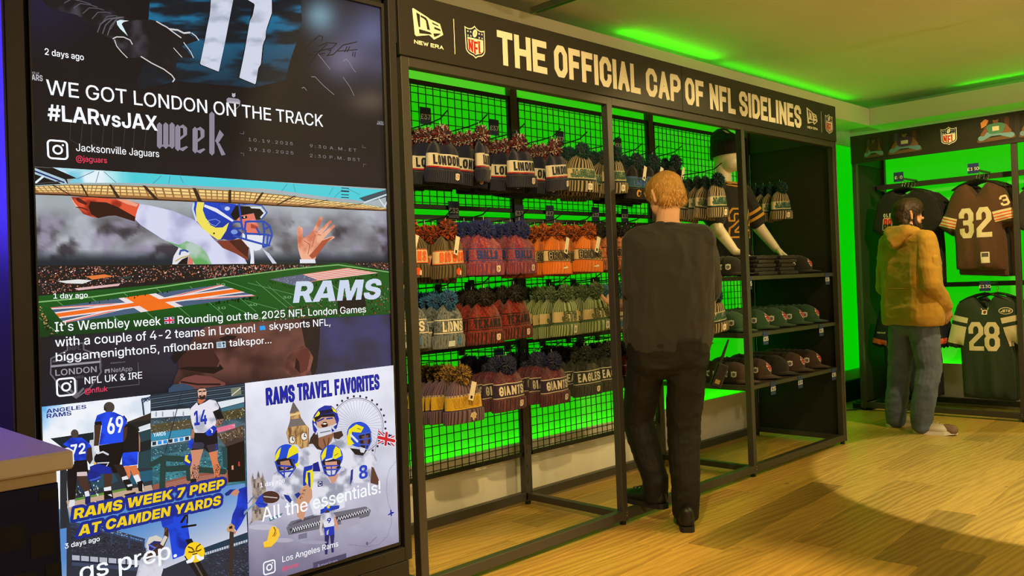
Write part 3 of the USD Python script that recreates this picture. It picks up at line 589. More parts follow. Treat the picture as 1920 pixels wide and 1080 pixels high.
HATS = {
 'london': dict(body=NAVY, cuff=NAVY, bands=((.34, .372, RED), (.372, .66, WH)), word='LONDON', ww=.55, wc=NAVY, wh=.044, wz=.515, wt=.0095, bobble=[(120, 22, 30), (120, 22, 30), NAVY, (205, 200, 195)], badges=SHB),
 'jag': dict(body=(38, 36, 32), cuff=(44, 42, 36), ribs=(176, 160, 130), bands=((.34, .36, (40, 96, 86)), (.36, .63, CRM), (.63, .65, (40, 96, 86))), word='JAGUARS', ww=.5, outline=(34, 96, 84), wh=.040, wz=.495, wt=.006, bobble=[(12, 66, 66), (10, 50, 54), (14, 82, 78)], badges=patch(.034, .036, (236, 232, 224), (120, 40, 50), .02)),
 'game': dict(body=(24, 24, 26), cuff=(22, 21, 22), marl=None, bands=((.36, .60, (46, 84, 104)), (.60, .64, (70, 100, 160)), (.345, .36, (46, 130, 130))), word='LONDON', ww=.5, wc=(66, 104, 180), wh=.036, wz=.47, wt=.007, bobble=[(14, 62, 72), (10, 46, 60), (20, 84, 92)], tag=1,
              badges=[('ram_horn_patch', (214, 150, 50), horn(.052), -.055, .012), ('cat_head_patch', (196, 150, 70), cat_head(.036), .022, .014)]),
 'browns': dict(body=(62, 52, 40), cuff=(52, 46, 36), ribs=(112, 96, 68), bands=((.33, .35, (226, 96, 48)), (.35, .62, (228, 200, 168)), (.62, .645, (226, 96, 48))), word='BROWNS', ww=.5, wc=(232, 104, 52), wh=.046, wz=.485, wt=.010, bobble=[(190, 74, 26), (150, 56, 22), (62, 40, 26)], tag=1, badges=[('helmet_patch', (232, 84, 26), helmet(.044), .018, .010), ('helmet_mask', (230, 226, 218), sbox(0, 0, .012, .022), .044, .012)]),
 'bills': dict(ribfrom=2, body=(150, 66, 86), marl=[(176, 58, 66), (70, 70, 140), (196, 110, 118), (150, 50, 66)], cuff=(170, 70, 76), ribs=(120, 60, 96), bands=((.35, .37, (52, 72, 150)), (.63, .65, (52, 72, 150))), word='BILLS', ww=.62, wc=(40, 62, 148), wh=.044, wz=.50, wt=.010, bobble=[(36, 50, 130), (28, 40, 108), (48, 64, 156)], badges=SHB),
 'broncos': dict(body=(226, 112, 30), cuff=(226, 110, 26), ribs=(240, 140, 60), bands=((.335, .35, (40, 36, 44)), (.35, .61, (226, 204, 160)), (.61, .63, (40, 36, 44))), word='BRONCOS', ww=.5, outline=(40, 38, 44), wh=.042, wz=.48, wt=.007, bobble=[(196, 92, 24), (150, 66, 20), (90, 44, 24), (216, 112, 40)], tag=1, badges=[('horse_head_patch', (238, 234, 226), horse(.056), .006, .020), ('horse_head_patch_mane', (180, 80, 30), affinity.scale(horse(.056), .6, .3), .004, .026)]),
 'bears': dict(ribfrom=2, body=(196, 116, 76), marl=[(206, 122, 78), (60, 44, 40), (216, 150, 108), (196, 106, 60)], cuff=(190, 110, 70), ribs=(120, 72, 50), bands=((.35, .365, (40, 32, 32)), (.63, .65, (40, 32, 32))), word='BEARS', ww=.62, wc=(36, 28, 30), wh=.044, wz=.50, wt=.010, bobble=[(26, 24, 26), (18, 17, 20)], badges=SHB),
 'lions': dict(ribfrom=2, body=(92, 104, 118), marl=[(70, 82, 98), (120, 132, 144), (46, 56, 72), (150, 158, 164)], cuff=(72, 84, 98), ribs=(120, 130, 138), bands=((.345, .365, (226, 222, 212)), (.64, .66, (226, 222, 212))), word='LIONS', ww=.66, wc=(228, 224, 216), wh=.048, wz=.50, wt=.010, bobble=[(40, 100, 156), (56, 124, 184), (34, 84, 140)], badges=[('size_label', (206, 222, 236), sbox(0, 0, .05, .026), -.045, .010), ('cuff_patch', (52, 116, 190), sbox(0, 0, .024, .036), .030, .018)]),
 'texans': dict(ribfrom=2, body=(126, 42, 42), marl=[(150, 44, 44), (44, 28, 32), (120, 36, 38), (166, 66, 58)], cuff=(126, 38, 38), ribs=(56, 28, 30), bands=((.35, .365, (26, 20, 24)), (.63, .65, (26, 20, 24))), word='TEXANS', ww=.58, wc=(28, 20, 24), wh=.044, wz=.50, wt=.010, bobble=[(20, 17, 18), (14, 12, 13), (32, 26, 26)], badges=SHB),
 'jets': dict(body=(74, 106, 70), cuff=(78, 108, 72), ribs=(168, 180, 136), bands=((.35, .37, (40, 66, 42)), (.37, .64, (206, 190, 146)), (.64, .66, (40, 66, 42))), word='JETS', ww=.62, outline=(52, 82, 52), wh=.046, wz=.51, wt=.008, bobble=[(76, 104, 72), (54, 82, 54), (110, 134, 96)], badges=patch(.030, .040, (226, 226, 216), (60, 66, 80), .028)),
 'panthers': dict(ribfrom=2, body=(96, 104, 112), marl=[(80, 88, 98), (128, 134, 140), (56, 60, 68)], cuff=(112, 120, 126), ribs=(150, 156, 158), bands=((.33, .66, (60, 66, 74)), (.31, .33, (220, 216, 206)), (.66, .68, (220, 216, 206))), word='PANTHERS', ww=.5, wc=(224, 220, 212), wh=.044, wz=.50, wt=.008, bobble=[(60, 138, 168), (44, 116, 150), (84, 160, 186)], badges=[('cuff_patch', (50, 96, 140), sbox(0, 0, .026, .036), -.02, .016)]),
 'vikings': dict(body=(86, 66, 92), cuff=(72, 52, 80), ribs=(128, 104, 120), bands=((.33, .36, (226, 186, 60)), (.36, .62, (222, 180, 56)), (.62, .66, (206, 190, 160))), word='VIKINGS', ww=.5, outline=(200, 160, 50), wh=.042, wz=.49, wt=.006, bobble=[(150, 116, 40), (104, 80, 34), (70, 54, 44), (180, 140, 56)], tag=1, badges=[('face_patch', (206, 196, 176), cat_head(.042), .010, .008), ('face_patch_hair', (214, 170, 50), affinity.scale(cat_head(.042), .5, .6), .010, .010)]),
 'giants': dict(ribfrom=2, body=(104, 58, 76), marl=[(120, 52, 66), (58, 50, 84), (140, 84, 92), (96, 40, 56)], cuff=(104, 46, 60), ribs=(66, 44, 62), bands=((.33, .35, (226, 218, 204)), (.35, .66, (60, 46, 78)), (.66, .68, (226, 218, 204))), word='GIANTS', ww=.60, wc=(230, 222, 208), wh=.046, wz=.505, wt=.0095, bobble=[(36, 42, 92), (28, 32, 76), (46, 54, 108)], badges=SHB),
 'eagles': dict(ribfrom=2, body=(48, 54, 48), marl=[(40, 46, 42), (66, 72, 64), (28, 32, 30)], cuff=(40, 44, 38), ribs=(60, 64, 54), bands=((.33, .35, (206, 204, 192)), (.35, .66, (50, 58, 52)), (.66, .68, (206, 204, 192))), word='EAGLES', ww=.60, wc=(214, 210, 200), wh=.046, wz=.505, wt=.009, bobble=[(30, 40, 36), (22, 30, 28), (60, 70, 66)], badges=SHB),
 'cards': dict(body=(92, 30, 36), marl=[(104, 30, 36), (40, 22, 26), (120, 44, 46)], cuff=(84, 28, 32), bands=((.34, .36, (200, 190, 176)), (.64, .66, (200, 190, 176))), bobble=[(70, 70, 66), (30, 28, 28)], badges=SHB)}
LOOK = {'london': 'navy bobble hat with white lettered band and red stripe', 'jag': 'black and cream ribbed bobble hat with teal bobble', 'game': 'black bobble hat with blue lettering, two cuff emblems and teal bobble',
 'browns': 'brown ribbed bobble hat with cream and orange band', 'bills': 'red and blue flecked bobble hat with blue bobble', 'broncos': 'bright orange bobble hat with cream outlined lettering', 'bears': 'orange flecked bobble hat with black bobble',
 'lions': 'grey flecked bobble hat with white letters and blue bobble', 'texans': 'dark red flecked bobble hat with black bobble', 'jets': 'green ribbed bobble hat with cream band and green bobble', 'panthers': 'grey bobble hat with dark lettered band and sky blue bobble',
 'vikings': 'purple bobble hat with wide yellow band', 'giants': 'maroon flecked bobble hat with white letters and navy bobble', 'eagles': 'dark green bobble hat with white lettered band', 'cards': 'dark red bobble hat with grey bobble'}
ROWN = {1: 'top', 2: 'second', 3: 'third', 4: 'bottom'}
ORD = ['front', 'second', 'third', 'fourth', 'fifth', 'sixth', 'seventh']
# kind, x of the front hat, height of its middle, row, peg (counted from the left), how many hang behind, y of the front one
PEGS = [('london', 2.60, 1.865, 1, 1, 6, .36), ('london', 2.835, 1.870, 1, 2, 6, .34), ('london', 3.125, 1.862, 1, 3, 6, .37), ('london', 3.385, 1.858, 1, 4, 6, .36), ('jag', 3.625, 1.868, 1, 5, 6, .38), ('jag', 3.905, 1.868, 1, 6, 6, .38), ('game', 4.13, 1.850, 1, 7, 5, .38), ('game', 4.325, 1.856, 1, 8, 5, .40), ('game', 4.60, 1.880, 1, 9, 4, .42),
 ('browns', 2.40, 1.420, 2, 1, 6, .38), ('browns', 2.605, 1.405, 2, 2, 6, .36), ('bills', 2.865, 1.425, 2, 3, 6, .38), ('bills', 3.135, 1.425, 2, 4, 6, .38), ('broncos', 3.385, 1.415, 2, 5, 6, .37), ('broncos', 3.640, 1.420, 2, 6, 6, .37), ('bears', 3.87, 1.430, 2, 7, 6, .38), ('bears', 4.115, 1.430, 2, 8, 6, .38), ('bears', 4.36, 1.430, 2, 9, 5, .40),
 ('lions', 2.38, 1.095, 3, 1, 6, .38), ('lions', 2.60, 1.085, 3, 2, 6, .36), ('texans', 2.835, 1.085, 3, 3, 6, .37), ('texans', 3.065, 1.100, 3, 4, 6, .38), ('jets', 3.39, 1.085, 3, 5, 7, .34), ('jets', 3.675, 1.090, 3, 6, 6, .36), ('panthers', 3.89, 1.085, 3, 7, 6, .38), ('panthers', 4.08, 1.080, 3, 8, 5, .38),
 ('vikings', 2.645, .730, 4, 1, 6, .34), ('giants', 2.98, .745, 4, 2, 7, .36), ('giants', 3.32, .735, 4, 3, 7, .36), ('eagles', 3.60, .745, 4, 4, 6, .38), ('eagles', 3.83, .745, 4, 5, 6, .40), ('cards', 4.10, .740, 4, 6, 5, .38),
 ('jag', 4.60, 1.735, 0, 1, 5, .14), ('jag', 5.80, 1.765, 0, 2, 4, .34), ('jag', 4.59, 1.02, 0, 3, 3, .17)]
TURN = {(1, 2): 34, (1, 3): 10, (1, 4): 14, (2, 2): 12, (3, 2): 10}
hrng = np.random.default_rng(21); HP = {}
def ordinal(n): return ['first', 'second', 'third', 'fourth', 'fifth', 'sixth', 'seventh', 'eighth', 'ninth', 'tenth'][n-1]
for kind, x, zc, row, peg, n, yf in PEGS:
    zt = zc+.085; zp = zt+.086
    hk = obj('peg', tube([(x, YG-.01, zp-.012), (x, yf+.06, zp-.004), (x, yf-.02, zp+.004), (x, yf-.075, zp+.034)], .0032, 8), M['wire'], rack)
    obj('peg_plate', bx(x-.022, x+.022, YG-.017, YG-.010, zp-.03, zp+.012, .001), M['wire'], hk)
    where = f'{ordinal(peg)} peg of {ROWN[row]} row' if row else ('upper peg left of the mannequin', 'peg right of the mannequin', 'lower peg left of the mannequin')[peg-1]
    turn = hrng.normal(0, 5); n = min(n, int((.665-yf)/.054)+1)
    for k in range(n):
        short = {'jag': 'black and cream ribbed hat, teal bobble', 'game': 'black hat with blue letters', 'london': 'navy and white hat', 'browns': 'brown and orange ribbed hat', 'bills': 'red and blue flecked hat', 'broncos': 'bright orange and cream hat', 'bears': 'orange flecked hat, black bobble', 'lions': 'grey flecked hat, blue bobble',
                 'texans': 'dark red flecked hat, black bobble', 'jets': 'green and cream hat', 'panthers': 'grey hat, sky blue bobble', 'vikings': 'purple and yellow hat', 'giants': 'maroon and white hat, navy bobble', 'eagles': 'dark green hat, white letters', 'cards': 'dark red hat, grey bobble'}[kind]
        lb = f'{short}, {"front one" if k == 0 else ORD[k]+" from front"}, {where}'
        loc = (x+hrng.normal(0, .006)-(.010*k if kind == 'london' else .004*k), yf+.054*k-(.020 if k == 0 else 0), zt-.002+hrng.normal(0, .004)-(.0 if k == 0 else .006)); rz = turn+hrng.normal(0, 1.5)+(TURN.get((row, peg), 0) if k == 0 else 0)
        key = (kind, k == 0)
        tl = hrng.normal(0, 2.5)+(-6 if kind == 'london' and k == 0 else 0)
        if key not in HP: HP[key] = make_hat(kind, lb, HATS[kind], loc, rz, k == 0, seed=len(HP)+1)
        else: copy_of(HP[key], loc, rz, lb, tilt=tl)
# ------------------------------------------------------------------ peaked caps on the shelves
M['twill_green'] = plain('green_twill', (38, 78, 52), 0.85, bump=.3, bscale=1500, sheen=.15)
M['twill_brown'] = plain('brown_twill', (62, 42, 32), 0.85, bump=.3, bscale=1500, sheen=.15)
M['twill_black'] = plain('black_twill', (24, 22, 22), 0.85, bump=.3, bscale=1500, sheen=.15)
def cap_r(th, v):
    a = .084*(1-np.clip(v, 0, 1)**2.7)**.52+.0005; b = .098*(1-np.clip(v, 0, 1)**2.7)**.52+.0005
    x = a*np.cos(th); y = b*np.sin(th); z = .118*v
    y = np.where(np.sin(th) < 0, y*(1-.02*v)-.010*np.sin(np.pi*v)*(-np.sin(th)), y)
    return np.stack([x, y, z+0*x], -1)
def grid_mesh(P):
    n, k = P.shape[:2]; i = np.arange(n*k).reshape(n, k); a, b, c, d = i[:-1, :-1].ravel(), i[:-1, 1:].ravel(), i[1:, 1:].ravel(), i[1:, :-1].ravel()
    return trimesh.Trimesh(P.reshape(-1, 3), np.vstack([np.c_[a, b, c], np.c_[a, c, d]]), process=False)
def cap_dome_pt(a, v, off):                              # a: degrees round from the front, + towards +x
    p = cap_r(np.radians(a-90), v); q = cap_r(np.radians(a-90), np.minimum(v+.01, 1)); r = cap_r(np.radians(a-89), v)
    n = np.cross(r-p, q-p); n /= np.linalg.norm(n, axis=-1, keepdims=True)+1e-12
    return p+n*(np.asarray(off)[..., None] if np.ndim(off) else off)
def on_cap(shape, a0, v0, off):
    m = ext(shape, .0009).subdivide_to_size(.008); w = np.array(m.vertices)
    m.vertices = cap_dome_pt(a0+np.degrees(w[:, 0]/.098), np.clip(v0+w[:, 1]/.118, 0.01, .97), off+w[:, 2]); return m
def jack(w, h):
    """A small crossed flag badge with a ragged edge: white ground, red cross, blue corners."""
    o = Polygon([(w*(.5+.5*math.cos(t)*(1+.12*math.sin(5*t))), h*(.5+.5*math.sin(t)*(1+.12*math.cos(4*t)))) for t in np.linspace(0, 2*np.pi, 26)[:-1]])
    red = unary_union([sbox(w*.42, 0, w*.60, h), sbox(0, h*.40, w, h*.58), LineString([(0, 0), (w, h)]).buffer(w*.04), LineString([(0, h), (w, 0)]).buffer(w*.04)]).intersection(o.buffer(-.001))
    blue = unary_union([Polygon([(w*a, h*b), (w*c, h*d), (w*e, h*f)]) for a, b, c, d, e, f in ((.12, .30, .36, .34, .36, .14), (.12, .70, .36, .66, .36, .88), (.9, .3, .68, .34, .68, .12), (.9, .7, .68, .66, .68, .86))]).intersection(o.buffer(-.0015))
    return o, red, blue
def make_cap(label, m, at, front=True, side=True, nested=False):
    r = thing('peaked_cap', label, 'cap', at)
    th = np.linspace(0, 2*np.pi, 73); vs = np.r_[0, np.linspace(.06, .9, 12), .95, .98, .995, 1.0]
    TH, V = np.meshgrid(th, vs); P = cap_r(TH, V); seam = (1-np.minimum(np.abs(((TH/(np.pi/3)) % 1)-.5)*2, 1)**14*.012)
    P[..., :2] *= seam[..., None]
    if nested:                                            # pushed into the cap before it: the back half folds in under the front
        P[..., 1] = np.where(P[..., 1] > 0, -P[..., 1]*.96+.004, P[..., 1])
    inner = P[::-1]*np.array([.97, .97, .985])
    crown = obj('crown', grid_mesh(np.concatenate([inner[-1:]*1.0, P])), m, r, smooth=60)
    u = np.linspace(-1, 1, 25); s = np.linspace(0, 1, 7); U, S = np.meshgrid(u, s)
    def brim(dz):
        x = .0845*np.sin(U*1.38)*(1-.10*S); y = -(.101*np.cos(U*1.38))-S*.072*np.cos(U*1.45)**.8-.002*S
        return np.stack([x, y, .010-.012*U**2*(.35+S*.65)-.012*S+dz], -1)
    top, bot = brim(.0016), brim(-.0016)
    obj('peak', cat([grid_mesh(top), grid_mesh(bot[:, ::-1]), grid_mesh(np.stack([bot[-1], top[-1]])), grid_mesh(np.stack([top[0], bot[0]]))]), m, r, smooth=50)
    obj('button', m3_ball((0, 0, .118), (.0075, .0075, .004)), m, r)
    if not nested: obj('sweatband', trimesh.creation.annulus(.0805, .083, .012, sections=40).apply_scale([1, 1.16, 1]).apply_translation((0, 0, .007)), M['black'], r)
    if front:
        o, red, blue = jack(.062, .052); k = lambda g: affinity.translate(g, -.031, 0)
        e = obj('front_emblem', on_cap(k(o), 0, .30, .0012), pm((226, 220, 206)), r, label='embroidered crossed flag emblem')
        obj('emblem_red', on_cap(k(red), 0, .30, .0019), pm((176, 34, 42)), e); obj('emblem_blue', on_cap(k(blue), 0, .30, .0019), pm((36, 44, 96)), e)
    if side:
        o = affinity.scale(SH[0], .034, .034, origin=(0, 0)); o = affinity.translate(o, -.017, 0)
        e = obj('side_badge', on_cap(o, -68, .22, .0014), pm((222, 220, 212)), r); obj('badge_print', on_cap(affinity.scale(o, .6, .5), -68, .22, .0021), pm((96, 112, 130)), e); obj('badge_base', on_cap(affinity.translate(affinity.scale(o, .45, .2), 0, -.008), -68, .22, .0021), pm((180, 60, 60)), e)
    return r
def m3_ball(c, r, n=16): return manifold(ball(c, r, n))
crng = np.random.default_rng(5); CP = {}
COLN = ['leftmost', 'second', 'third', 'fourth', 'rightmost']
def lab(c, k, col, shelf): return f'{c} cap, {"at the front" if k == 0 else ORD[k]+" from front"}, {col} column of {shelf} shelf'
def column(mname, c, x, z, n, col, shelf, key, y0=.205, rz=0, **kw):
    for k in range(n):
        loc = (x+crng.normal(0, .003), y0+.044*k, z+.0170); lb = lab(c, k, col, shelf)
        kk = (key, k < n-1)
        if kk not in CP: CP[kk] = make_cap(lb, M[mname], loc, nested=k < n-1, **kw)
        else: copy_of(CP[kk], loc, rz+crng.normal(0, .8), lb)
for i, x in enumerate((4.885, 5.165, 5.405, 5.645, 5.885)):
    column('twill_green', 'green', x, SHZ[1], 7, COLN[i], 'middle', 'g')
for i, x in enumerate((4.885, 5.165, 5.64, 5.88)):
    column('twill_brown', 'brown', x, SHZ[2], 7, (COLN[0], COLN[1], COLN[3], COLN[4])[i], 'lower', 'b')
column('twill_black', 'black', 5.40, SHZ[2], 7, COLN[2], 'lower', 'k', front=False, side=False)
column('twill_black', 'black', 4.885, SHZ[0], 5, COLN[0], 'upper', 'ks', y0=.215, front=False)
column('twill_black', 'black', 5.80, SHZ[0], 5, COLN[4], 'upper', 'kf', y0=.205, side=False)
# folded hats in two piles on the upper shelf
def folded(label, at, rz):
    r = thing('folded_hat', label, 'hat', at, rz)
    m = m3.Manifold.batch_hull([ball((sx*.105, sy*.07, .013), (.02, .02, .0125), 12) for sx in (-1, 1) for sy in (-1, 1)]).refine_to_length(.016)
    t = manifold(m); v = t.vertices; t.vertices = v+np.c_[np.zeros((len(v), 2)), .004*(meshkit.noise(v*40+at[2]*77)-.5)*np.clip(v[:, 2]/.02, 0, 1)]
    obj('body', t, M['twill_black'], r, smooth=True)
    obj('turned_cuff', bx(-.118, .118, -.0925, -.086, .004, .0225, .003), M['twill_black'], r)
    return r
f0 = None
for s, x in enumerate((5.10, 5.40)):
    for k in range(5):
        lb = f'black folded knit hat, {["bottom", "second", "middle", "fourth", "top"][k]} of the {("left", "right")[s]} pile on the upper shelf'
        loc = (x+crng.normal(0, .006), .155+crng.normal(0, .006), SHZ[0]+.0005+.0262*k)
        if f0 is None: f0 = folded(lb, loc, crng.normal(0, 4))
        else: copy_of(f0, loc, crng.normal(0, 4), lb)

# ------------------------------------------------------------------ figures: limbs as hulls of balls, joined and smoothed
def body_mesh(bones, res=.014, it=6, n=20, cut=()):
    parts = []
    for b in bones:
        if len(b) == 2: parts.append(ball(b[0], b[1], n))
        else: parts.append(m3.Manifold.batch_hull([ball(b[i], b[i+1], n) for i in range(0, len(b), 2)]))
    m = m3.Manifold.batch_boolean(parts, m3.OpType.Add)
    for c in cut: m = m-c
    t = manifold(m.refine_to_length(res)); t.merge_vertices()
    trimesh.smoothing.filter_taubin(t, lamb=.5, nu=.52, iterations=it)
    return t
def wrinkle(t, amp, scale, seed=0, axis=(1, 1, 1), mask=None, oct=3):
    v = np.array(t.vertices); n = np.array(t.vertex_normals); f = meshkit.fbm(v*np.array(axis)*scale+seed*13.7, oct, seed)-.5
    r = 1-np.abs(meshkit.noise(v*np.array(axis)*scale*1.3+seed*5.1, seed+9)-.5)*2
    d = (f*1.2+(r**3-.35)*.6)*amp
    if mask is not None: d = d*mask(v)
    t.vertices = v+n*d[:, None]; return t
def hand(wrist, d, palm_n, curl=.25, side=1, scale=1.0, spread=1.0):
    """Bones of a hand: palm and five fingers. d: pointing direction, palm_n: palm normal, side: +1 if the thumb lies towards palm_n x d."""
    w = np.array(wrist, float); d = np.array(d, float)/np.linalg.norm(d); p = np.array(palm_n, float); p -= d*(p@d); p /= np.linalg.norm(p); t = np.cross(p, d)*side
    S = scale; out = [(w, .026*S, w+d*.045*S+t*.028*S, .016*S, w+d*.045*S-t*.028*S, .015*S), (w+d*.045*S+t*.028*S, .015*S, w+d*.045*S-t*.028*S, .014*S, w+d*.092*S+t*.030*S, .0115*S, w+d*.085*S-t*.030*S, .0105*S)]
    for o, L, r in ((.030, .070, .0092), (.010, .078, .0095), (-.011, .072, .0092), (-.031, .056, .0082)):
        q = w+d*(.090-abs(o)*.12)*S+t*o*S; dd = d+t*o*2.2*spread
        for k, f in enumerate((.45, .32, .26)):
            a = curl*(k+.6); dk = dd*math.cos(a)+p*math.sin(a); dk /= np.linalg.norm(dk); q2 = q+dk*L*f*S
            out.append((q, r*S*(1-.08*k), q2, r*S*(.92-.08*k))); q = q2
    q = w+d*.022*S+t*.030*S
    for L, r, v in ((.042, .0125, d*.62+t*.75+p*.2), (.032, .0105, d*.85+t*.42+p*.3), (.024, .009, d*.95+t*.2+p*.35)):
        v = v/np.linalg.norm(v); out.append((q, r*S, q+v*L*S, r*S*.9)); q = q+v*L*S
    return out
def lay_on(shape, t, along, up, out, origin, off, res=.012):
    """A flat print laid on a mesh: shape in (along, up) metres from origin, moved along `out` onto the mesh's surface."""
    v = np.array(t.vertices)-origin; a, b, c = v@along, v@up, v@out; nn = np.array(t.vertex_normals)@out
    k = nn > .15; x0, y0, x1, y1 = shape.bounds; k &= (a > x0-.06) & (a < x1+.06) & (b > y0-.06) & (b < y1+.06)
    tr = cKDTree(np.c_[a[k], b[k]]); m = ext(shape, .001).subdivide_to_size(res); w = np.array(m.vertices)
    d, i = tr.query(w[:, :2], k=4); wt = 1/(d+.002); h = (c[k][i]*wt).sum(1)/wt.sum(1)
    m.vertices = np.outer(w[:, 0], along)+np.outer(w[:, 1], up)+np.outer(h+off+w[:, 2], out)+origin
    return m
# shop dummy in the right bay
M['dummy'] = plain('cream_gloss_fibreglass', (236, 226, 204), 0.35)
M['jersey_black'] = plain('black_jersey_cloth', (26, 27, 34), 0.8, bump=.3, bscale=1600, sheen=.1)
mq = thing('mannequin', 'cream half body mannequin in a black jersey with gold stripes', 'mannequin', (5.15, .37, SHZ[0]))
Q = lambda x, y, z: np.array([x-5.15, y-.37, z-SHZ[0]])
sh_l, sh_r = Q(5.345, .38, 1.815), Q(4.955, .38, 1.815); el_l, el_r = Q(5.45, .30, 1.575), Q(4.90, .30, 1.565); wr_l, wr_r = Q(5.515, .215, 1.425), Q(5.00, .235, 1.41)
head = [(Q(5.15, .365, 2.085), (.076, .094, .105)), (Q(5.15, .335, 2.02), (.058, .066, .07)), (Q(5.15, .275, 1.985), (.026, .022, .022), Q(5.15, .32, 2.00), (.05, .05, .05)), (Q(5.15, .262, 2.055), (.012, .016, .018)), (Q(5.15, .395, 2.0), .058, Q(5.15, .40, 1.86), .064)]
trunk = [(sh_l, .062, sh_r, .062), (Q(5.15, .38, 1.80), (.15, .10, .08), Q(5.15, .37, 1.60), (.15, .105, .08)), (Q(5.15, .37, 1.60), (.15, .105, .08), Q(5.15, .38, 1.36), (.13, .10, .08)), (Q(5.15, .38, 1.36), (.14, .105, .06), Q(5.15, .38, 1.29), (.145, .105, .03))]
arms = [(sh_l, .058, el_l, .042), (el_l, .042, wr_l, .028), (sh_r, .058, el_r, .042), (el_r, .042, wr_r, .028)]
hands = hand(wr_l, (.15, -.55, -.45), (.1, -.5, -.8), .12, 1)+hand(wr_r, (.45, -.55, -.35), (.2, -.4, -.85), .2, -1)
obj('body', body_mesh(head+trunk+arms+hands, .008, 9, n=40), M['dummy'], mq, smooth=True)
jb = [(sh_l+[0, 0, .004], .076, sh_r+[0, 0, .004], .076), (Q(5.15, .385, 1.84), (.12, .085, .055)), (Q(5.15, .38, 1.80), (.175, .125, .08), Q(5.15, .37, 1.58), (.18, .128, .08)), (Q(5.15, .37, 1.58), (.18, .128, .08), Q(5.15, .38, 1.33), (.175, .128, .06)),
      (sh_l, .082, sh_l*.28+el_l*.72, .074), (sh_r, .082, sh_r*.28+el_r*.72, .074)]
for s in (sh_l, sh_r): pass
cutn = [ball(Q(5.15, .375, 1.925), (.082, .088, .075), 24)]
cutn += [m3.Manifold.cylinder(.12, .12, .12, 24).translate((0, 0, 0)).rotate((0, 0, 0)).translate(tuple(np.array([9, 9, 9.])))]
jt = wrinkle(body_mesh(jb, .014, 8, cut=cutn[:1]), .008, 14, 3, (1, 1, .6)); jy = obj('jersey', jt, M['jersey_black'], mq, smooth=True)
gold = pm((214, 160, 50))
def sleeve_ring(a, b, t0, t1, r): return tube([a*(1-t)+b*t for t in np.linspace(t0, t1, 4)], r, 24, cap=False)
for a, b in ((sh_l, el_l), (sh_r, el_r)):
    for t0 in (.50, .66): obj('sleeve_stripe', sleeve_ring(a, b, t0, t0+.075, .0795), gold, jy)
def loop(c, rx, ry, r, dz=0, n=28): return tube([c+np.array([rx*math.cos(t), ry*math.sin(t), dz*math.sin(t)]) for t in np.linspace(0, 2*math.pi, n)], r, 8, cap=False)
obj('collar_stripe', cat([loop(Q(5.15, .372, 1.872), .089, .092, .006, .022)]), gold, jy); obj('collar_stripe', loop(Q(5.15, .372, 1.893), .083, .087, .006, .022), gold, jy)
g, adv = block('24', .115, .19, .034, .03); g = affinity.translate(g, -adv/2, 0)
obj('number', lay_on(g.buffer(.006).difference(g.buffer(-.006)), jt, np.array([1., 0, 0]), np.array([0, 0, 1.]), np.array([0, -1., 0]), Q(5.15, .37, 1.505), .003), gold, jy)
hb = thing('beanie', 'dark green and black turned-up beanie on the mannequin head', 'hat', (5.15, .37, 2.075))
obj('crown', wrinkle(body_mesh([((0, -.005, .06), (.088, .106, .10)), ((.0, .02, .10), (.07, .085, .085))], .010, 4), .006, 30, 4, (1, 1, .4)), plain('dark_green_knit', (22, 60, 44), .95, grain=.5, gscale=90, bump=.5, bscale=700), hb, smooth=True)
bc_ = trimesh.creation.annulus(.080, .092, .085, sections=64); v = np.array(bc_.vertices); v[:, :2] *= 1+.006*np.sign(np.sin(np.arctan2(v[:, 1], v[:, 0])*40))[:, None]; v[:, 1] *= 1.17; v[:, 2] -= v[:, 1]*.10; bc_.vertices = v; bc_.apply_translation((0, -.004, .030))
obj('cuff', bc_, M['twill_black'], hb); obj('cuff_emblem', xf(ext(affinity.scale(helmet(.05), 1, 1), .003), (-.025, -.119, .012), **FRONT), pm((226, 150, 60)), hb)
tg = bx(-.022, .022, -.0006, .0006, 0, .035); tg.apply_transform(trimesh.transformations.rotation_matrix(-.9, [1, 0, 0])); tg.apply_translation((-.05, -.06, .135)); obj('price_sticker', tg, M['card'], hb)

# ------------------------------------------------------------------ price tickets
M['ticket'] = plain('navy_ticket', (36, 52, 116), 0.5); M['ticket_print'] = plain('ticket_print', (232, 230, 222), 0.6)
def ticket(word, at, ax, where, w=.072, h=.088):
    r = thing('price_ticket', f'navy {"£"+word} price ticket {where}', 'price ticket', (0, 0, 0))
    o = np.array(at, float)
    c = obj('card', xf(ext(sbox(-w/2, -h, w/2, 0), .0015), o, **ax), M['ticket'], r)
    g = text('£'+word, .026, 600); gb = g.bounds
    obj('price', xf(ext(affinity.translate(g, -(gb[0]+gb[2])/2, -h*.55-.013), .0006), o+np.array(ax['Z'])*.0015, **ax), M['ticket_print'], c)
    return r
def at_y(px, py, y):
    d = _f+CR*(px-960)/FPX+CU*(540-py)/FPX; return np.array(CAM)+d*((y-CAM[1])/d[1])
TK = [('37', 2.79, 2.175, 'above first navy hats, top row'), ('37', 3.275, 2.165, 'above third peg of navy hats'), ('37', 3.815, 2.155, 'above the ribbed teal bobble hats'), ('37', 4.375, 2.165, 'beside the second upright, top row'),
      ('32', 2.955, 1.700, 'left of the blue bobbles, second row'), ('37', 3.445, 1.700, 'above the right blue bobbles, second row'), ('37', 3.70, 1.705, 'above first bright orange hats'), ('32', 4.12, 1.710, 'above second bright orange hats'), ('32', 4.415, 1.710, 'above the orange flecked hats'),
      ('32', 3.045, 1.272, 'above the dark red flecked hats'), ('32', 4.10, 1.275, 'above the green hats, third row'), ('32', 3.24, .900, 'above first maroon hats, bottom row'), ('32', 3.93, .920, 'above the dark green hats, bottom row'), ('32', 4.43, .950, 'above the dark red grey bobble hats')]
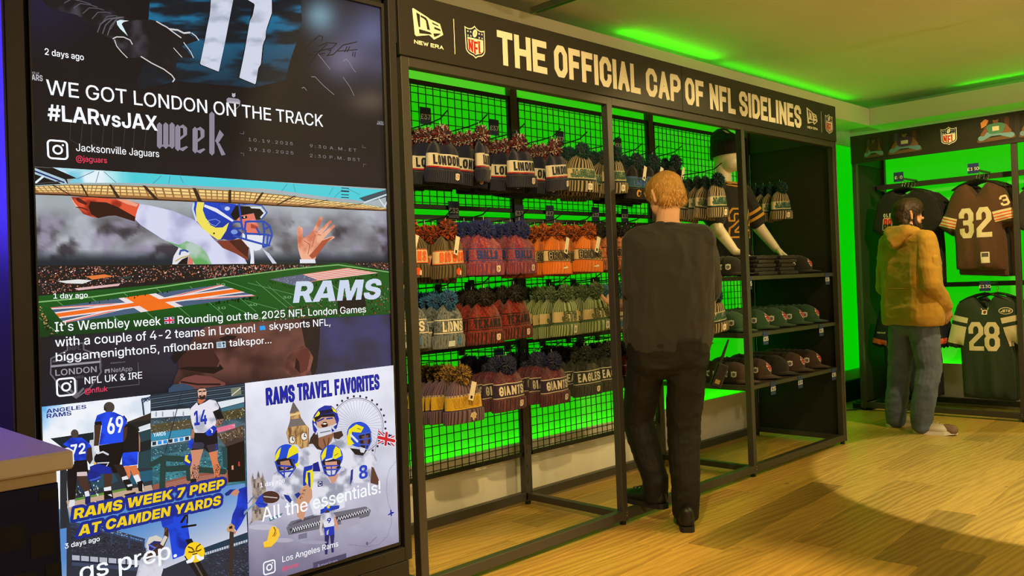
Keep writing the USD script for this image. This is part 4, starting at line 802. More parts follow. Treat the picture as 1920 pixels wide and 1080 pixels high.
for w, x, z, wh in TK: ticket(w, (x, YG-.021, z), FRONT, wh)
for w, x, z, wh in (('35', 4.80, SHZ[0]-.002, 'on upper shelf edge by the third upright'), ('35', 5.885, SHZ[0]-.002, 'on upper shelf edge by the side panel'), ('35', 4.98, SHZ[1]-.002, 'on middle shelf edge, left one'), ('35', 5.76, SHZ[1]-.002, 'on middle shelf edge, right one'), ('35', 5.05, SHZ[2]-.002, 'on lower shelf edge, left one'), ('33', 5.42, SHZ[2]-.002, 'on lower shelf edge'), ('35', 5.93, SHZ[2]-.002, 'on lower shelf edge, right one')):
    ticket(w, (x, .026, z), FRONT, wh, .062, .082)
# ------------------------------------------------------------------ people
def skin(name, rgb):
    return mat(name, {'tc': ('texture_coordinate', {}), 'n': ('noise_texture', dict(scale=18, detail=3.0)), 'r': ('rgb_ramp', dict(ramp=[(.3, lin(rgb)*.9), (.7, lin(rgb))])),
        'p': ('principled_bsdf', dict(roughness=.55, subsurface_weight=.15, subsurface_radius=(.012, .004, .002)))}, [('tc.object', 'n.vector'), ('n.fac', 'r.fac'), ('r.color', 'p.base_color')], 'p.BSDF')
M['skin'] = skin('fair_skin', (228, 176, 142)); M['skin2'] = skin('fair_skin_tanned', (214, 156, 122))
M['tee'] = plain('washed_black_cotton', (46, 44, 43), .9, grain=.08, gscale=9, bump=.3, bscale=1400, sheen=.12)
M['chino'] = plain('black_trouser_cloth', (9, 9, 9), .75, grain=.1, gscale=12, bump=.2, bscale=1500)
M['shoe_black'] = plain('black_leather', (18, 17, 17), .45); M['rubber'] = plain('black_rubber', (26, 25, 24), .7)
M['denim'] = plain('blue_denim', (92, 104, 132), .9, grain=.22, gscale=14, bump=.5, bscale=1100, sheen=.1)
M['jacket'] = plain('mustard_canvas', (176, 134, 44), .85, grain=.10, gscale=10, bump=.3, bscale=900, sheen=.1)
M['suede'] = plain('brown_suede', (122, 92, 62), .9, grain=.15); M['cream_mesh'] = plain('cream_shoe_mesh', (206, 190, 158), .8, bump=.4, bscale=900); M['sole'] = plain('cream_sole', (214, 200, 170), .7)
def frame_of(deg):
    a = math.radians(deg); return np.array([math.cos(a), math.sin(a), 0]), np.array([math.sin(a), -math.cos(a), 0])
UP = np.array([0, 0, 1.0])
def head_bones(c, deg, tilt=0.0, s=1.0):
    """Skull, jaw, nose, brow, ears. c: middle of the head; tilt: forward nod in degrees."""
    f, r = frame_of(deg); t = math.radians(tilt); F = f*math.cos(t)-UP*math.sin(t); U = UP*math.cos(t)+f*math.sin(t); c = np.array(c)
    P = lambda x, y, z: c+(r*x+F*y+U*z)*s
    b = [(P(0, -.018, .03), .083*s, P(0, .018, .035), .078*s), (P(0, -.03, .0), .076*s, P(0, .03, -.01), .066*s), (P(-.03, .045, -.045), .036*s, P(.03, .045, -.045), .036*s, P(0, .06, -.085), .024*s, P(0, .0, -.05), .05*s),
         (P(0, .086, .012), .008*s, P(0, .106, -.022), .011*s, P(0, .080, -.026), .012*s), (P(-.03, .070, .022), .014*s, P(.03, .070, .022), .014*s), (P(-.018, .080, -.052), .009*s, P(.018, .080, -.052), .009*s, P(0, .087, -.05), .008*s)]
    for sx in (-1, 1):
        b += [(P(sx*.078, -.008, .018), .010*s, P(sx*.088, -.018, .022), .009*s, P(sx*.078, -.006, -.03), .009*s), (P(sx*.030, .066, -.02), .024*s)]
    return b, P, F, U, r
def face_parts(root, P, F, r, U, s, mskin):
    for sx in (-1, 1):
        e = obj('eye', m3_ball(P(sx*.031, .0735, .010), .0105*s), M['white'], root); obj('iris', m3_ball(P(sx*.031, .0815, .010), .0048*s), pm((60, 70, 80)), e)
    obj('lips', body_mesh([(P(-.018, .089, -.052), .0045, P(0, .094, -.050), .0055), (P(.018, .089, -.052), .0045, P(0, .094, -.050), .0055), (P(-.014, .088, -.057), .0045, P(.014, .088, -.057), .0045)], .006, 2), pm((186, 110, 98)), root)
def hair_mesh(bones, P, cut_front, cols, seed, n=1500, L=.020, cut=None):
    m = m3.Manifold.batch_boolean([m3.Manifold.batch_hull([ball(b[i], b[i+1], 20) for i in range(0, len(b), 2)]) for b in bones], m3.OpType.Add)
    for c in (cut or []): m = m-c
    t = manifold(m.refine_to_length(.008)); t.merge_vertices(); trimesh.smoothing.filter_taubin(t, iterations=4)
    v = np.array(t.vertices); t.vertices = v+np.array(t.vertex_normals)*((meshkit.fbm(v*np.array([50, 50, 20])+seed, 3, seed)-.5)*.004)[:, None]
    g = np.random.default_rng(seed); pts, fi = trimesh.sample.sample_surface(t, n, seed=seed); nn = t.face_normals[fi]; C0 = [lin(c) for c in cols]
    V, Fc, C, k = [np.array(t.vertices)], [np.array(t.faces)], [np.tile(np.mean(C0, 0)*.8, (len(t.vertices), 1))*(.8+.4*meshkit.noise(np.array(t.vertices)*90, 3))[:, None]], len(t.vertices)
    c = np.array(P(0, -.01, .06))
    for p, nrm in zip(pts, nn):
        d = nrm*.16+np.array([0, 0, -.85])+g.normal(size=3)*.16; d /= np.linalg.norm(d); w = np.cross(d, nrm); w /= np.linalg.norm(w)+1e-9; w *= .0011; l = L*g.uniform(.6, 1.2)
        V.append(np.array([p-w, p+w, p+d*l*.6+nrm*.0015+w*.8, p+d*l*.6+nrm*.0015-w*.8, p+d*l])); Fc.append(np.array([[0, 1, 2], [0, 2, 3], [3, 2, 4]])+k); C.append(np.tile(C0[g.integers(len(C0))]*g.uniform(.8, 1.2), (5, 1))); k += 5
    return trimesh.Trimesh(np.vstack(V), np.vstack(Fc), process=False), np.clip(np.vstack(C), 0, 1)
M['hair'] = vcol('hair', .55, spec=.4)
def shoe(root, heel, deg, z, kind, L=.285):
    f, r = frame_of(deg); h = np.array([heel[0], heel[1], z]); P = lambda x, y, zz: h+f*y+r*x+UP*zz
    o = [(-.020, -.004), (-.032, .012), (-.035, .05), (-.034, .12), (-.043, .19), (-.040, .24), (-.022, .278), (.006, .288), (.032, .268), (.046, .21), (.038, .13), (.035, .05), (.032, .012), (.020, -.004)]
    so = Polygon([(x, y*L/.285) for x, y in o]).buffer(-.008).buffer(.010, 8)
    sm = ext(so, .026); v = np.array(sm.vertices); v[:, 2] += .012*np.clip((v[:, 1]-.2)/.085, 0, 1)**2; sm.vertices = v
    T = np.eye(4); T[:3, 0], T[:3, 1], T[:3, 2], T[:3, 3] = r, f, UP, h; 
    ms, mu = (M['rubber'], M['shoe_black']) if kind == 'black' else (M['sole'], M['cream_mesh'])
    sm2 = sm.copy(); sm2.apply_transform(T)
    if np.linalg.det(T[:3, :3]) < 0: sm2.invert()
    obj('shoe_sole', sm2, ms, root)
    up = body_mesh([(P(0, .034, .045), .037, P(0, .036, .09), .033), (P(0, .034, .05), .037, P(0, .050, .09), .034, P(-.008, .12, .055), .036, P(.008, .12, .055), .036), (P(-.008, .12, .05), .038, P(.008, .12, .05), .038, P(-.012, .20, .042), .034, P(.014, .20, .042), .034), (P(-.012, .20, .042), .034, P(.014, .20, .042), .034, P(-.004, .252, .038), .026, P(.012, .25, .038), .026)], .009, 4)
    v = np.array(up.vertices); v[:, 2] = np.maximum(v[:, 2], z+.018); up.vertices = v
    u = obj('shoe', up, mu, root, smooth=True)
    if kind != 'black':
        for a, b in ((.0, .10), (.20, .27)):
            obj('suede_panel', body_mesh([(P(0, a+.03, .045), .0385, P(-.006, b, .04), .0375, P(.008, b, .04), .0375)], .010, 3, cut=[m3.Manifold.cube((.4, .4, .1), True).translate(tuple(h+UP*(-.03)))]), M['suede'], u)
    lc = [tube([P(-.024, y, zz), P(-.012, y+.006, zz+.014), P(.012, y+.002, zz+.014), P(.026, y, zz)], .0028, 6) for y, zz in ((.115, .092), (.14, .083), (.165, .076), (.19, .069))]
    obj('laces', cat(lc), M['black'] if kind == 'black' else M['sole'], u)
# --- shop assistant, seen from behind
sf, sr = frame_of(40); A3 = np.array
stf = thing('person', 'fair haired person in black T-shirt and trousers, browsing the hats with back turned', 'person', (0, 0, 0))
nk = A3([3.628, -.195, 1.50]); hc = A3([3.640, -.185, 1.668])
hbones, HP_, HF, HU, HR = head_bones(hc, 72, 22, 1.0)
shL, shR = A3([3.512, -.085, 1.437]), A3([3.718, -.340, 1.428]); elL, elR = A3([3.482, -.100, 1.150]), A3([3.845, -.285, 1.140]); wrL, wrR = A3([3.640, .150, 1.105]), A3([3.860, -.020, 1.120])
pel = A3([3.612, -.185, .90]); hpL, hpR = A3([3.552, -.105, .88]), A3([3.668, -.260, .88]); knL, knR = A3([3.600, .020, .515]), A3([3.672, -.215, .490]); anL, anR = A3([3.598, -.078, .180]), A3([3.612, -.252, .095])
dL = sf*.5+A3([.25, .35, .25]); body = hbones+[(hc-UP*.06-HF*.02, .058, nk, .060), (nk, .056, shL*.6+nk*.4, .055, shR*.6+nk*.4, .055), (shL, .050, shR, .050, pel+UP*.28, .085), (pel+UP*.28, .085, pel, .085), (hpL, .07, hpR, .07)]
body += [(shL, .055, elL, .043), (elL, .043, wrL, .029), (shR, .055, elR, .043), (elR, .043, wrR, .029)]
body += hand(wrL, (.55, .75, .10), (.3, -.2, .9), .45, 1)+hand(wrR, (.1, .95, .12), (-.6, .1, .8), .45, -1)
body += [(hpL, .070, knL, .050), (knL, .048, anL, .036), (hpR, .070, knR, .050), (knR, .048, anR, .036)]
bm_ = body_mesh(body, .010, 5); obj('body', bm_, M['skin'], stf, smooth=True); face_parts(stf, HP_, HF, HR, HU, 1.0, M['skin'])
hb_ = [(HP_(0, -.022, .038), .090, HP_(0, .018, .048), .084), (HP_(0, -.035, .0), .082, HP_(0, -.01, .03), .088), (HP_(-.045, -.045, -.035), .038, HP_(.045, -.045, -.035), .038, HP_(0, -.05, -.02), .055)]
cutf = [m3.Manifold.batch_hull([ball(HP_(x, .105, z), .052, 16) for x in (-.03, .03) for z in (-.12, .018)]), m3.Manifold.batch_hull([ball(HP_(x, .02, -.06), .045, 16) for x in (-.09, .09)]+[ball(HP_(x, .09, -.04), .05, 16) for x in (-.08, .08)])]
for sx in (-1, 1): cutf.append(ball(HP_(sx*.095, -.004, -.004), (.026, .026, .036), 14))
hm, hcol = hair_mesh(hb_, HP_, 0, [(196, 140, 62), (214, 164, 88), (170, 116, 50), (226, 182, 110)], 3, 4600, .018, cut=cutf); obj('hair', hm, M['hair'], stf, color=hcol)
o_ = lambda a, b, s: a+sr*s*b
tee = [(shL+UP*.008, .070, shR+UP*.008, .070, o_(pel+UP*.42, .10, 1), .118, o_(pel+UP*.42, .10, -1), .118, o_(pel+UP*.04, .098, 1), .124, o_(pel+UP*.04, .098, -1), .124, o_(pel+UP*.46-sf*.02, .06, 1), .12, o_(pel+UP*.46-sf*.02, .06, -1), .12), (shL+UP*.004, .072, shR+UP*.004, .072, nk-UP*.025-sf*.01, .070),
       (shL, .074, shL*.15+elL*.85+A3([-.006, .008, 0]), .070), (shR, .074, shR*.15+elR*.85, .070)]
hemc = pel+UP*-.005
tcut = [m3.Manifold.cube((1, 1, .3), True).translate(tuple(hemc-UP*.165)), m3.Manifold.batch_hull([ball(nk+UP*.045+sf*.02, .058, 20), ball(nk+UP*.10+sf*.03, .066, 20)])]
for s_, e_ in ((shL, elL), (shR, elR)): pass
tm = body_mesh(tee, .012, 9, cut=tcut); wrinkle(tm, .016, 6.0, 11, (1.6, 1.6, .55)); wrinkle(tm, .004, 18, 12, (1, 1, .7)); ts = obj('t_shirt', tm, M['tee'], stf, smooth=True)
obj('neckband', tube([nk+UP*.012+sf*.0+(sr*math.cos(t)+sf*math.sin(t))*.062+UP*(.012*-math.sin(t)) for t in np.linspace(0, 2*math.pi, 30)], .0085, 8, cap=False), M['tee'], ts)
obj('hem_stitch', tube([hemc+UP*.018+(sr*math.cos(t)*.224+sf*math.sin(t)*.118) for t in np.linspace(0, 2*math.pi, 50)], .0018, 5, cap=False), M['chino'], ts)
tr = [(hpL+UP*.05, .118, hpR+UP*.05, .118, hpL-UP*.04, .108, hpR-UP*.04, .108), (hpL, .106, knL, .082), (knL, .082, anL+UP*.03, .066), (anL+UP*.03, .068, anL-UP*.05, .060), (hpR, .106, knR, .084), (knR, .084, anR+UP*.06, .070), (anR+UP*.06, .072, anR-UP*.02, .064)]
tm2 = body_mesh(tr, .012, 7); wrinkle(tm2, .010, 9, 31, (1, 1, 1.1)); wrinkle(tm2, .004, 24, 32, (1, 1, 1.8)); tr_ = obj('trousers', tm2, M['chino'], stf, smooth=True)
obj('belt', tube([pel+UP*.055+(sr*math.cos(t)*.165+sf*math.sin(t)*.112) for t in np.linspace(0, 2*math.pi, 40)], .013, 8, cap=False), M['black'], tr_)
shoe(stf, (3.517, -.322), 38, 0.0, 'black'); shoe(stf, (3.592, -.140), 87, .073, 'black')
rd = thing('two_way_radio', 'black two-way radio with a stub aerial on the trouser belt', 'radio', (3.772, -.372, .745)); ra, rb = frame_of(40)
tl = trimesh.transformations.rotation_matrix(.38, ra); Rz = trimesh.transformations.rotation_matrix(math.radians(-50), [0, 0, 1])
def rp(m): m = m.copy(); m.apply_transform(Rz); m.apply_transform(tl); return m
obj('body', rp(bx(-.028, .028, -.020, .020, -.06, .065, .006)), M['black'], rd); obj('aerial', rp(tube([(-.016, 0, .06), (-.016, 0, .10), (-.017, 0, .19)], [.0085, .0075, .0045], 10)), M['rubber'], rd)
obj('volume_knob', rp(xf(trimesh.creation.cylinder(.008, .014, sections=14), (.014, 0, .071))), M['rubber'], rd); obj('speaker_grille', rp(cat([bx(-.018, .018, -.0212, -.0195, z, z+.003) for z in np.arange(-.0, .045, .008)])), M['rubber'], rd); obj('label_plate', rp(bx(-.012, .012, -.0212, -.0195, -.040, -.018)), pm((150, 130, 60)), rd)
obj('belt_clip', rp(bx(-.012, .012, .020, .030, -.03, .05, .003)), M['black'], rd)
# --- customer in a mustard jacket
cf, cr = frame_of(-26)
cu = thing('person', 'bearded person in mustard hooded jacket and jeans, looking at the jerseys', 'person', (0, 0, 0))
nk = A3([6.820, -.185, 1.505]); hc = A3([6.842, -.196, 1.662]); hbones, HP_, HF, HU, HR = head_bones(hc, -48, 2, 1.02)
sL, sR = nk-cr*.185-UP*.055, nk+cr*.185-UP*.060; eL, eR = A3([6.930, .035, 1.120]), A3([6.690, -.395, 1.130]); wL, wR = A3([7.015, -.16, .93]), A3([6.850, -.440, .945])
pel = A3([6.845, -.200, .90]); hL, hR = pel-cr*.09-UP*.02, pel+cr*.09-UP*.02; kL, kR = A3([6.905, -.068, .485]), A3([6.815, -.318, .485]); aL, aR = A3([6.880, -.030, .09]), A3([6.715, -.285, .09])
body = hbones+[(hc-UP*.06-HF*.015, .062, nk, .064), (nk, .058, sL, .058, sR, .058), (sL, .050, sR, .050, pel+UP*.26, .09), (pel+UP*.26, .09, pel, .09), (hL, .07, hR, .07), (sL, .055, eL, .043), (eL, .043, wL, .030), (sR, .055, eR, .043), (eR, .043, wR, .030)]
body += hand(wL, (.3, -.25, -.6), (-.5, -.5, .1), .3, -1)+hand(wR, (.45, .0, -.6), (.3, .6, .1), .3, 1)
body += [(hL, .07, kL, .05), (kL, .048, aL, .036), (hR, .07, kR, .05), (kR, .048, aR, .036)]
obj('body', body_mesh(body, .010, 5), M['skin2'], cu, smooth=True); face_parts(cu, HP_, HF, HR, HU, 1.02, M['skin2'])
hb_ = [(HP_(0, -.022, .040), .094, HP_(0, .024, .052), .086), (HP_(0, -.040, .0), .085, HP_(0, -.01, .03), .092), (HP_(-.045, -.050, -.055), .042, HP_(.045, -.050, -.055), .042, HP_(0, -.055, -.03), .06)]
cutf = [m3.Manifold.batch_hull([ball(HP_(x, .112, z), .052, 16) for x in (-.03, .03) for z in (-.12, .016)]), m3.Manifold.batch_hull([ball(HP_(x, .022, -.065), .045, 16) for x in (-.09, .09)]+[ball(HP_(x, .09, -.05), .05, 16) for x in (-.08, .08)])]
for sx in (-1, 1): cutf.append(ball(HP_(sx*.098, -.006, -.010), (.026, .026, .034), 14))
hm, hcol = hair_mesh(hb_, HP_, 0, [(48, 34, 25), (62, 44, 32), (36, 27, 21), (76, 55, 40)], 5, 4200, .026, cut=cutf); obj('hair', hm, M['hair'], cu, color=hcol)
bd = [(HP_(-.045, .035, -.065), .026, HP_(-.02, .075, -.085), .022, HP_(0, .07, -.098), .024), (HP_(.045, .035, -.065), .026, HP_(.02, .075, -.085), .022, HP_(0, .07, -.098), .024), (HP_(-.056, .022, -.03), .017, HP_(-.046, .035, -.065), .024), (HP_(.056, .022, -.03), .017, HP_(.046, .035, -.065), .024), (HP_(-.02, .086, -.040), .008, HP_(.02, .086, -.040), .008)]
hm, hcol = hair_mesh(bd, HP_, 0, [(60, 42, 30), (78, 56, 40), (44, 32, 24)], 6, 700, .010); obj('beard', hm, M['hair'], cu, color=hcol)
gl = [tube([HP_(sx*.032+.026*math.cos(t), .094, .008+.019*math.sin(t)) for t in np.linspace(0, 2*math.pi, 24)], .0016, 6, cap=False) for sx in (-1, 1)]+[tube([HP_(-.007, .094, .012), HP_(0, .097, .015), HP_(.007, .094, .012)], .0016, 6)]+[tube([HP_(sx*.058, .094, .012), HP_(sx*.078, .03, .016), HP_(sx*.084, -.012, .016), HP_(sx*.082, -.03, .0)], .0016, 6) for sx in (-1, 1)]
gs = thing('spectacles', 'thin dark framed spectacles worn by the person in mustard jacket', 'glasses', (0, 0, 0)); obj('frame', cat(gl), M['black'], gs)
for sx in (-1, 1): obj('lens', cat([xf(trimesh.creation.cylinder(.0245, .0012, sections=24), HP_(sx*.032, .094, .008), X=HR, Y=HU, Z=-HF)]), mat('spectacle_lens_%d' % (sx > 0), {'t': ('transparent_bsdf', {}), 'g': ('glossy_bsdf', dict(roughness=.02)), 'f': ('fresnel', dict(IOR=1.12)), 'm': ('mix_closure', {})}, [('f.fac', 'm.fac'), ('t.BSDF', 'm.closure1'), ('g.BSDF', 'm.closure2')], 'm.closure'), gs)
o_ = lambda a, b, s: a+cr*s*b
jk = [(sL+UP*.008, .080, sR+UP*.008, .080, o_(pel+UP*.40, .11, 1), .135, o_(pel+UP*.40, .11, -1), .135, o_(pel+UP*.20, .112, 1), .138, o_(pel+UP*.20, .112, -1), .138), (sL, .08, sR, .08, nk-UP*.03-cf*.02, .08), (o_(pel+UP*.22, .112, 1), .138, o_(pel+UP*.22, .112, -1), .138, o_(pel+UP*-.02, .12, 1), .146, o_(pel+UP*-.02, .12, -1), .146),
      (sL, .082, eL, .072), (eL, .074, wL, .060), (sR, .082, eR, .074), (eR, .076, wR*.9+eR*.1, .062)]
jcut = [m3.Manifold.cube((1, 1, .4), True).translate(tuple(pel-UP*.285)), m3.Manifold.batch_hull([ball(nk+UP*.04+cf*.02, .072, 20), ball(nk+UP*.12+cf*.03, .085, 20)])]
jm = body_mesh(jk, .012, 8, cut=jcut); wrinkle(jm, .014, 6.5, 21, (1, 1, .9)); wrinkle(jm, .004, 20, 22, (1, 1, 1.4)); jk_ = obj('jacket', jm, M['jacket'], cu, smooth=True)
hd_ = body_mesh([(nk-cf*.075+cr*.09+UP*.035, .046, nk-cf*.075-cr*.09+UP*.035, .046, nk-cf*.125-UP*.045, .052), (nk+cr*.105-cf*.01+UP*.03, .034, nk-cf*.08+cr*.08+UP*.03, .045), (nk-cr*.105-cf*.01+UP*.03, .034, nk-cf*.08-cr*.08+UP*.03, .045)], .010, 6); wrinkle(hd_, .010, 12, 25); obj('hood', hd_, M['jacket'], jk_, smooth=True)
obj('hood_lining', body_mesh([(nk+cr*.06-cf*.03+UP*.05, .040, nk-cr*.06-cf*.03+UP*.05, .040, nk-cf*.05+UP*.045, .045)], .012, 4), pm((40, 38, 44)), jk_)
arm_d = wR-eR; 
obj('sleeve_pocket', body_mesh([((sR+eR)/2+cr*.052+UP*.03, .036, (sR+eR)/2+cr*.052-UP*.07, .036)], .012, 3), M['jacket'], jk_); obj('pocket_flap', body_mesh([(pel+cr*.205+cf*.06+UP*.10, .030, pel+cr*.155+cf*.135+UP*.11, .030)], .010, 3), M['jacket'], jk_)
obj('waist_seam', tube([pel+UP*.20+(cr*math.cos(t)*.262+cf*math.sin(t)*.148) for t in np.linspace(0, 2*math.pi, 50)], .003, 6, cap=False), M['jacket'], jk_)
jn = [(hL+UP*.06, .128, hR+UP*.06, .128, hL-UP*.05, .115, hR-UP*.05, .115), (hL, .114, kL, .088), (kL, .088, aL+UP*.05, .078), (aL+UP*.05, .08, aL-UP*.02, .074), (hR, .116, kR, .09), (kR, .09, aR+UP*.05, .08), (aR+UP*.05, .082, aR-UP*.02, .076)]
jn_ = body_mesh(jn, .012, 7); wrinkle(jn_, .010, 9, 41, (1, 1, 1.0)); wrinkle(jn_, .004, 24, 42, (1, 1, 1.8)); je = obj('jeans', jn_, M['denim'], cu, smooth=True)
obj('side_seam', cat([tube([hR+cr*.113, (hR+kR)/2+cr*.100, kR+cr*.088, (kR+aR)/2+cr*.083, aR+cr*.077], .0025, 6)]), pm((96, 110, 130)), je)
shoe(cu, (6.712, -.225), -84, 0.0, 'trainer', .30); shoe(cu, (6.845, .020), -30, 0.0, 'trainer', .30)
# ------------------------------------------------------------------ garments in the jersey bay: local u to the right as seen, v up, w towards the room
M['brown_mesh'] = plain('brown_jersey_mesh', (86, 56, 38), .85, grain=.06, bump=.3, bscale=1500, sheen=.1); M['green_mesh'] = plain('dark_green_jersey_mesh', (38, 56, 42), .85, grain=.06, bump=.3, bscale=1500, sheen=.1)
M['tee_black'] = plain('black_tee_cotton', (20, 19, 21), .9, bump=.3, bscale=1500, sheen=.1); M['navy_mesh'] = plain('navy_jersey_mesh', (22, 26, 44), .85, bump=.3, bscale=1500)
M['hanger'] = plain('black_hanger', (22, 21, 20), .4); M['felt'] = plain('cream_felt', (228, 214, 184), .85, bump=.2, bscale=1200); M['orange'] = plain('orange_tape', (226, 96, 58), .8)
def fold_h(u, v, F):
    k = np.clip((F['top']-v)/.5, 0, 1)
    return F['a']*k*(np.sin(u*F['f']+F['p']+.8*np.sin(v*4+F['p']))+.5*np.sin(u*F['f']*2.3+F['p']*2+v*3))+.004*(meshkit.noise(np.stack([u*18, v*9, u*0+F['p']], -1))-.5)
def pillow_h(poly, u, v, F):
    d = shapely.distance(shapely.points(u, v), poly.boundary); return F['t']*(1-np.exp(-d/.045))+fold_h(u, v, F)*(1-np.exp(-d/.02))
def pillow(poly, F, res=.016):
    b = np.array([poly.exterior.interpolate(s).coords[0] for s in np.arange(0, poly.exterior.length, res)]); x0, y0, x1, y1 = poly.bounds
    X, Y = np.meshgrid(np.arange(x0, x1, res), np.arange(y0, y1, res)); X = X+(np.arange(X.shape[0]) % 2)[:, None]*res*.5
    q = np.c_[X.ravel(), Y.ravel()]; q = q[shapely.contains(poly.buffer(-res*.55), shapely.points(q))]; P = np.vstack([b, q]); T = Delaunay(P).simplices
    c = P[T].mean(1); T = T[shapely.contains(poly, shapely.points(c))]; n = len(P); nb = len(b)
    e1, e2 = P[T[:, 1]]-P[T[:, 0]], P[T[:, 2]]-P[T[:, 0]]; fl_ = e1[:, 0]*e2[:, 1]-e1[:, 1]*e2[:, 0] < 0; T[fl_] = T[fl_][:, ::-1]
    h = pillow_h(poly, P[:, 0], P[:, 1], F); bk = -.35*F['t']*(1-np.exp(-shapely.distance(shapely.points(P), poly.boundary)/.045))+fold_h(P[:, 0], P[:, 1], F)*.8*(np.arange(n) >= nb)
    back = np.r_[np.arange(nb), np.arange(n, n+n-nb)]
    return trimesh.Trimesh(np.vstack([np.c_[P, h], np.c_[P[nb:], bk[nb:]]]), np.vstack([T, back[T][:, ::-1]]), process=False)
def print_on(poly, shape, F, off=.0012, res=.012):
    m = ext(shape, .0008).subdivide_to_size(res); v = np.array(m.vertices); m.vertices = np.c_[v[:, :2], pillow_h(poly, v[:, 0], v[:, 1], F)+off+v[:, 2]]; return m
def W_(m): return xf(m, (0, 0, 0), **FACEX)
HANG = None; LAST = ['']
def hanger(label, at):
    global HANG
    label = 'black plastic hanger holding '+LAST[0]
    if HANG is not None: return copy_of(HANG, at, 0, label, group='black plastic hangers in the jersey bay')
    HANG = r = thing('clothes_hanger', label, 'hanger', at, group='black plastic hangers in the jersey bay')
    arm = [m3.Manifold.batch_hull([ball((0, s*a, z), (.010, .012, .009), 10), ball((0, s*b, z2), (.012, .012, .009), 10)]) for s in (-1, 1) for a, z, b, z2 in ((0, -.002, .06, -.014), (.06, -.014, .13, -.040), (.13, -.040, .185, -.072))]
    obj('shoulder_bar', manifold(m3.Manifold.batch_boolean(arm, m3.OpType.Add)), M['hanger'], r)
    obj('hook', tube([(0, 0, 0)]+[(.018*math.sin(t)-.0, 0, .042-.018*math.cos(t)) for t in np.linspace(.0, 4.0, 14)], .0022, 7), M['alu'], r)
    return r
def garment(name, label, catg, poly, F, m, at, decor=(), group=None):
    LAST[0] = 'the '+' '.join(label.replace(',', '').split()[:11])
    r = thing(name, label, catg, at, group=group); b = obj('body', W_(pillow(poly, F)), m, r, smooth=True)
    for nm, sh, mt, off in decor:
        s = sh.intersection(poly.buffer(-.002))
        if not s.is_empty: obj(nm, W_(print_on(poly, s, F, off)), mt, b)
    return r
def band(a, b, t0, t1, half):
    """Strip across a sleeve whose middle line runs from a to b, between t0 and t1 of its length."""
    a, b = np.array(a), np.array(b); d = b-a; n = np.array([-d[1], d[0]])/np.linalg.norm(d)*half; p, q = a+d*t0, a+d*t1
    return Polygon([p-n, q-n, q+n, p+n])
def body_poly(pts): return Polygon(pts).buffer(.012, 4).buffer(-.012, 4).buffer(.004)
arms_z = {}
def arm(y, z, x0=XF+.02, x1=XF+.43):
    a = obj('face_out_arm', cat([bx(x0, x1, y-.008, y+.008, z-.008, z+.008, .002), bx(x0-.004, x0+.004, y-.008, y+.008, z-.008, z+.022, .002)]), M['steel'], bay)
# brown number jersey
BJ = body_poly([(-.095, .0), (-.15, -.022), (-.20, -.10), (-.255, -.24), (-.305, -.335), (-.215, -.395), (-.185, -.36), (-.175, -.50), (-.175, -.70), (.19, -.725), (.185, -.45), (.165, -.335), (.175, -.345), (.275, -.345), (.245, -.20), (.20, -.085), (.16, -.03), (.085, .0), (.062, -.02), (.0, -.105), (-.062, -.02)])
FB = dict(t=.045, a=.016, f=24, p=1.0, top=-.25)
sb = lambda c, t0, t1, col: ('sleeve_stripe', c, col, .0012)
L0, L1, R0, R1 = (-.17, -.06), (-.268, -.375), (.17, -.05), (.228, -.345)
dec = [('white_cuff', band(L0, L1, .64, .90, .09), M['felt'], .001), ('white_cuff', band(R0, R1, .62, .90, .09), M['felt'], .001)]
for t in (.685, .765, .84): dec += [('orange_stripe', band(L0, L1, t, t+.030, .09), M['orange'], .0022), ('orange_stripe', band(R0, R1, t, t+.030, .09), M['orange'], .0022)]
def num(s, w, h, t, gap, cx, top): g, adv = block(s, w, h, t, gap); return affinity.translate(g, cx-adv/2, top-h)
NB = num('32', .112, .245, .040, .020, -.01, -.205)
dec_b = dec+[('number_outline', NB, M['felt'], .0014), ('sleeve_number', affinity.rotate(num('3', .060, .088, .0155, .01, .205, -.120), 14), M['felt'], .0016), ('collar_band', Polygon([(-.072, .0), (0, -.118), (.072, .0), (.058, .0), (0, -.098), (-.058, .0)]), pm((58, 38, 28)), .0015), ('neck_label', sbox(-.022, -.052, .022, -.024), pm((226, 190, 180)), .001), ('maker_label', sbox(.025, -.66, .088, -.57), M['card'], .0016), ('label_print', sbox(.034, -.61, .080, -.578), pm((90, 84, 80)), .0024)]
yb, zb = -.448, 1.930
g1 = garment('jersey', 'brown number 32 jersey with white and orange sleeve stripes, front one', 'jersey', BJ, FB, M['brown_mesh'], (7.655, yb, zb), dec_b)
hanger('black plastic hanger in a garment of the jersey bay', (7.655, yb, zb+.030)); arm(yb, 2.035)
for k in range(3):
    r = garment('jersey', f'brown jersey with orange sleeve stripes, {ORD[k+1]} behind the number 32', 'jersey', affinity.translate(affinity.scale(BJ, 1.0, 1.06, origin=(0, 0)), 0, -.0), dict(FB, p=2.0+k*1.3, a=.012), M['brown_mesh'] if k != 1 else M['tee_black'], (7.725+.062*k, yb-.015*k, zb-.004), [(n, affinity.scale(s, 1, 1.06, origin=(0, 0)), mt, o) for n, s, mt, o in dec])  # black cloth on the middle one: shade painted into its colour
    hanger('black plastic hanger in a garment of the jersey bay', (7.725+.062*k, yb-.015*k, zb+.026))
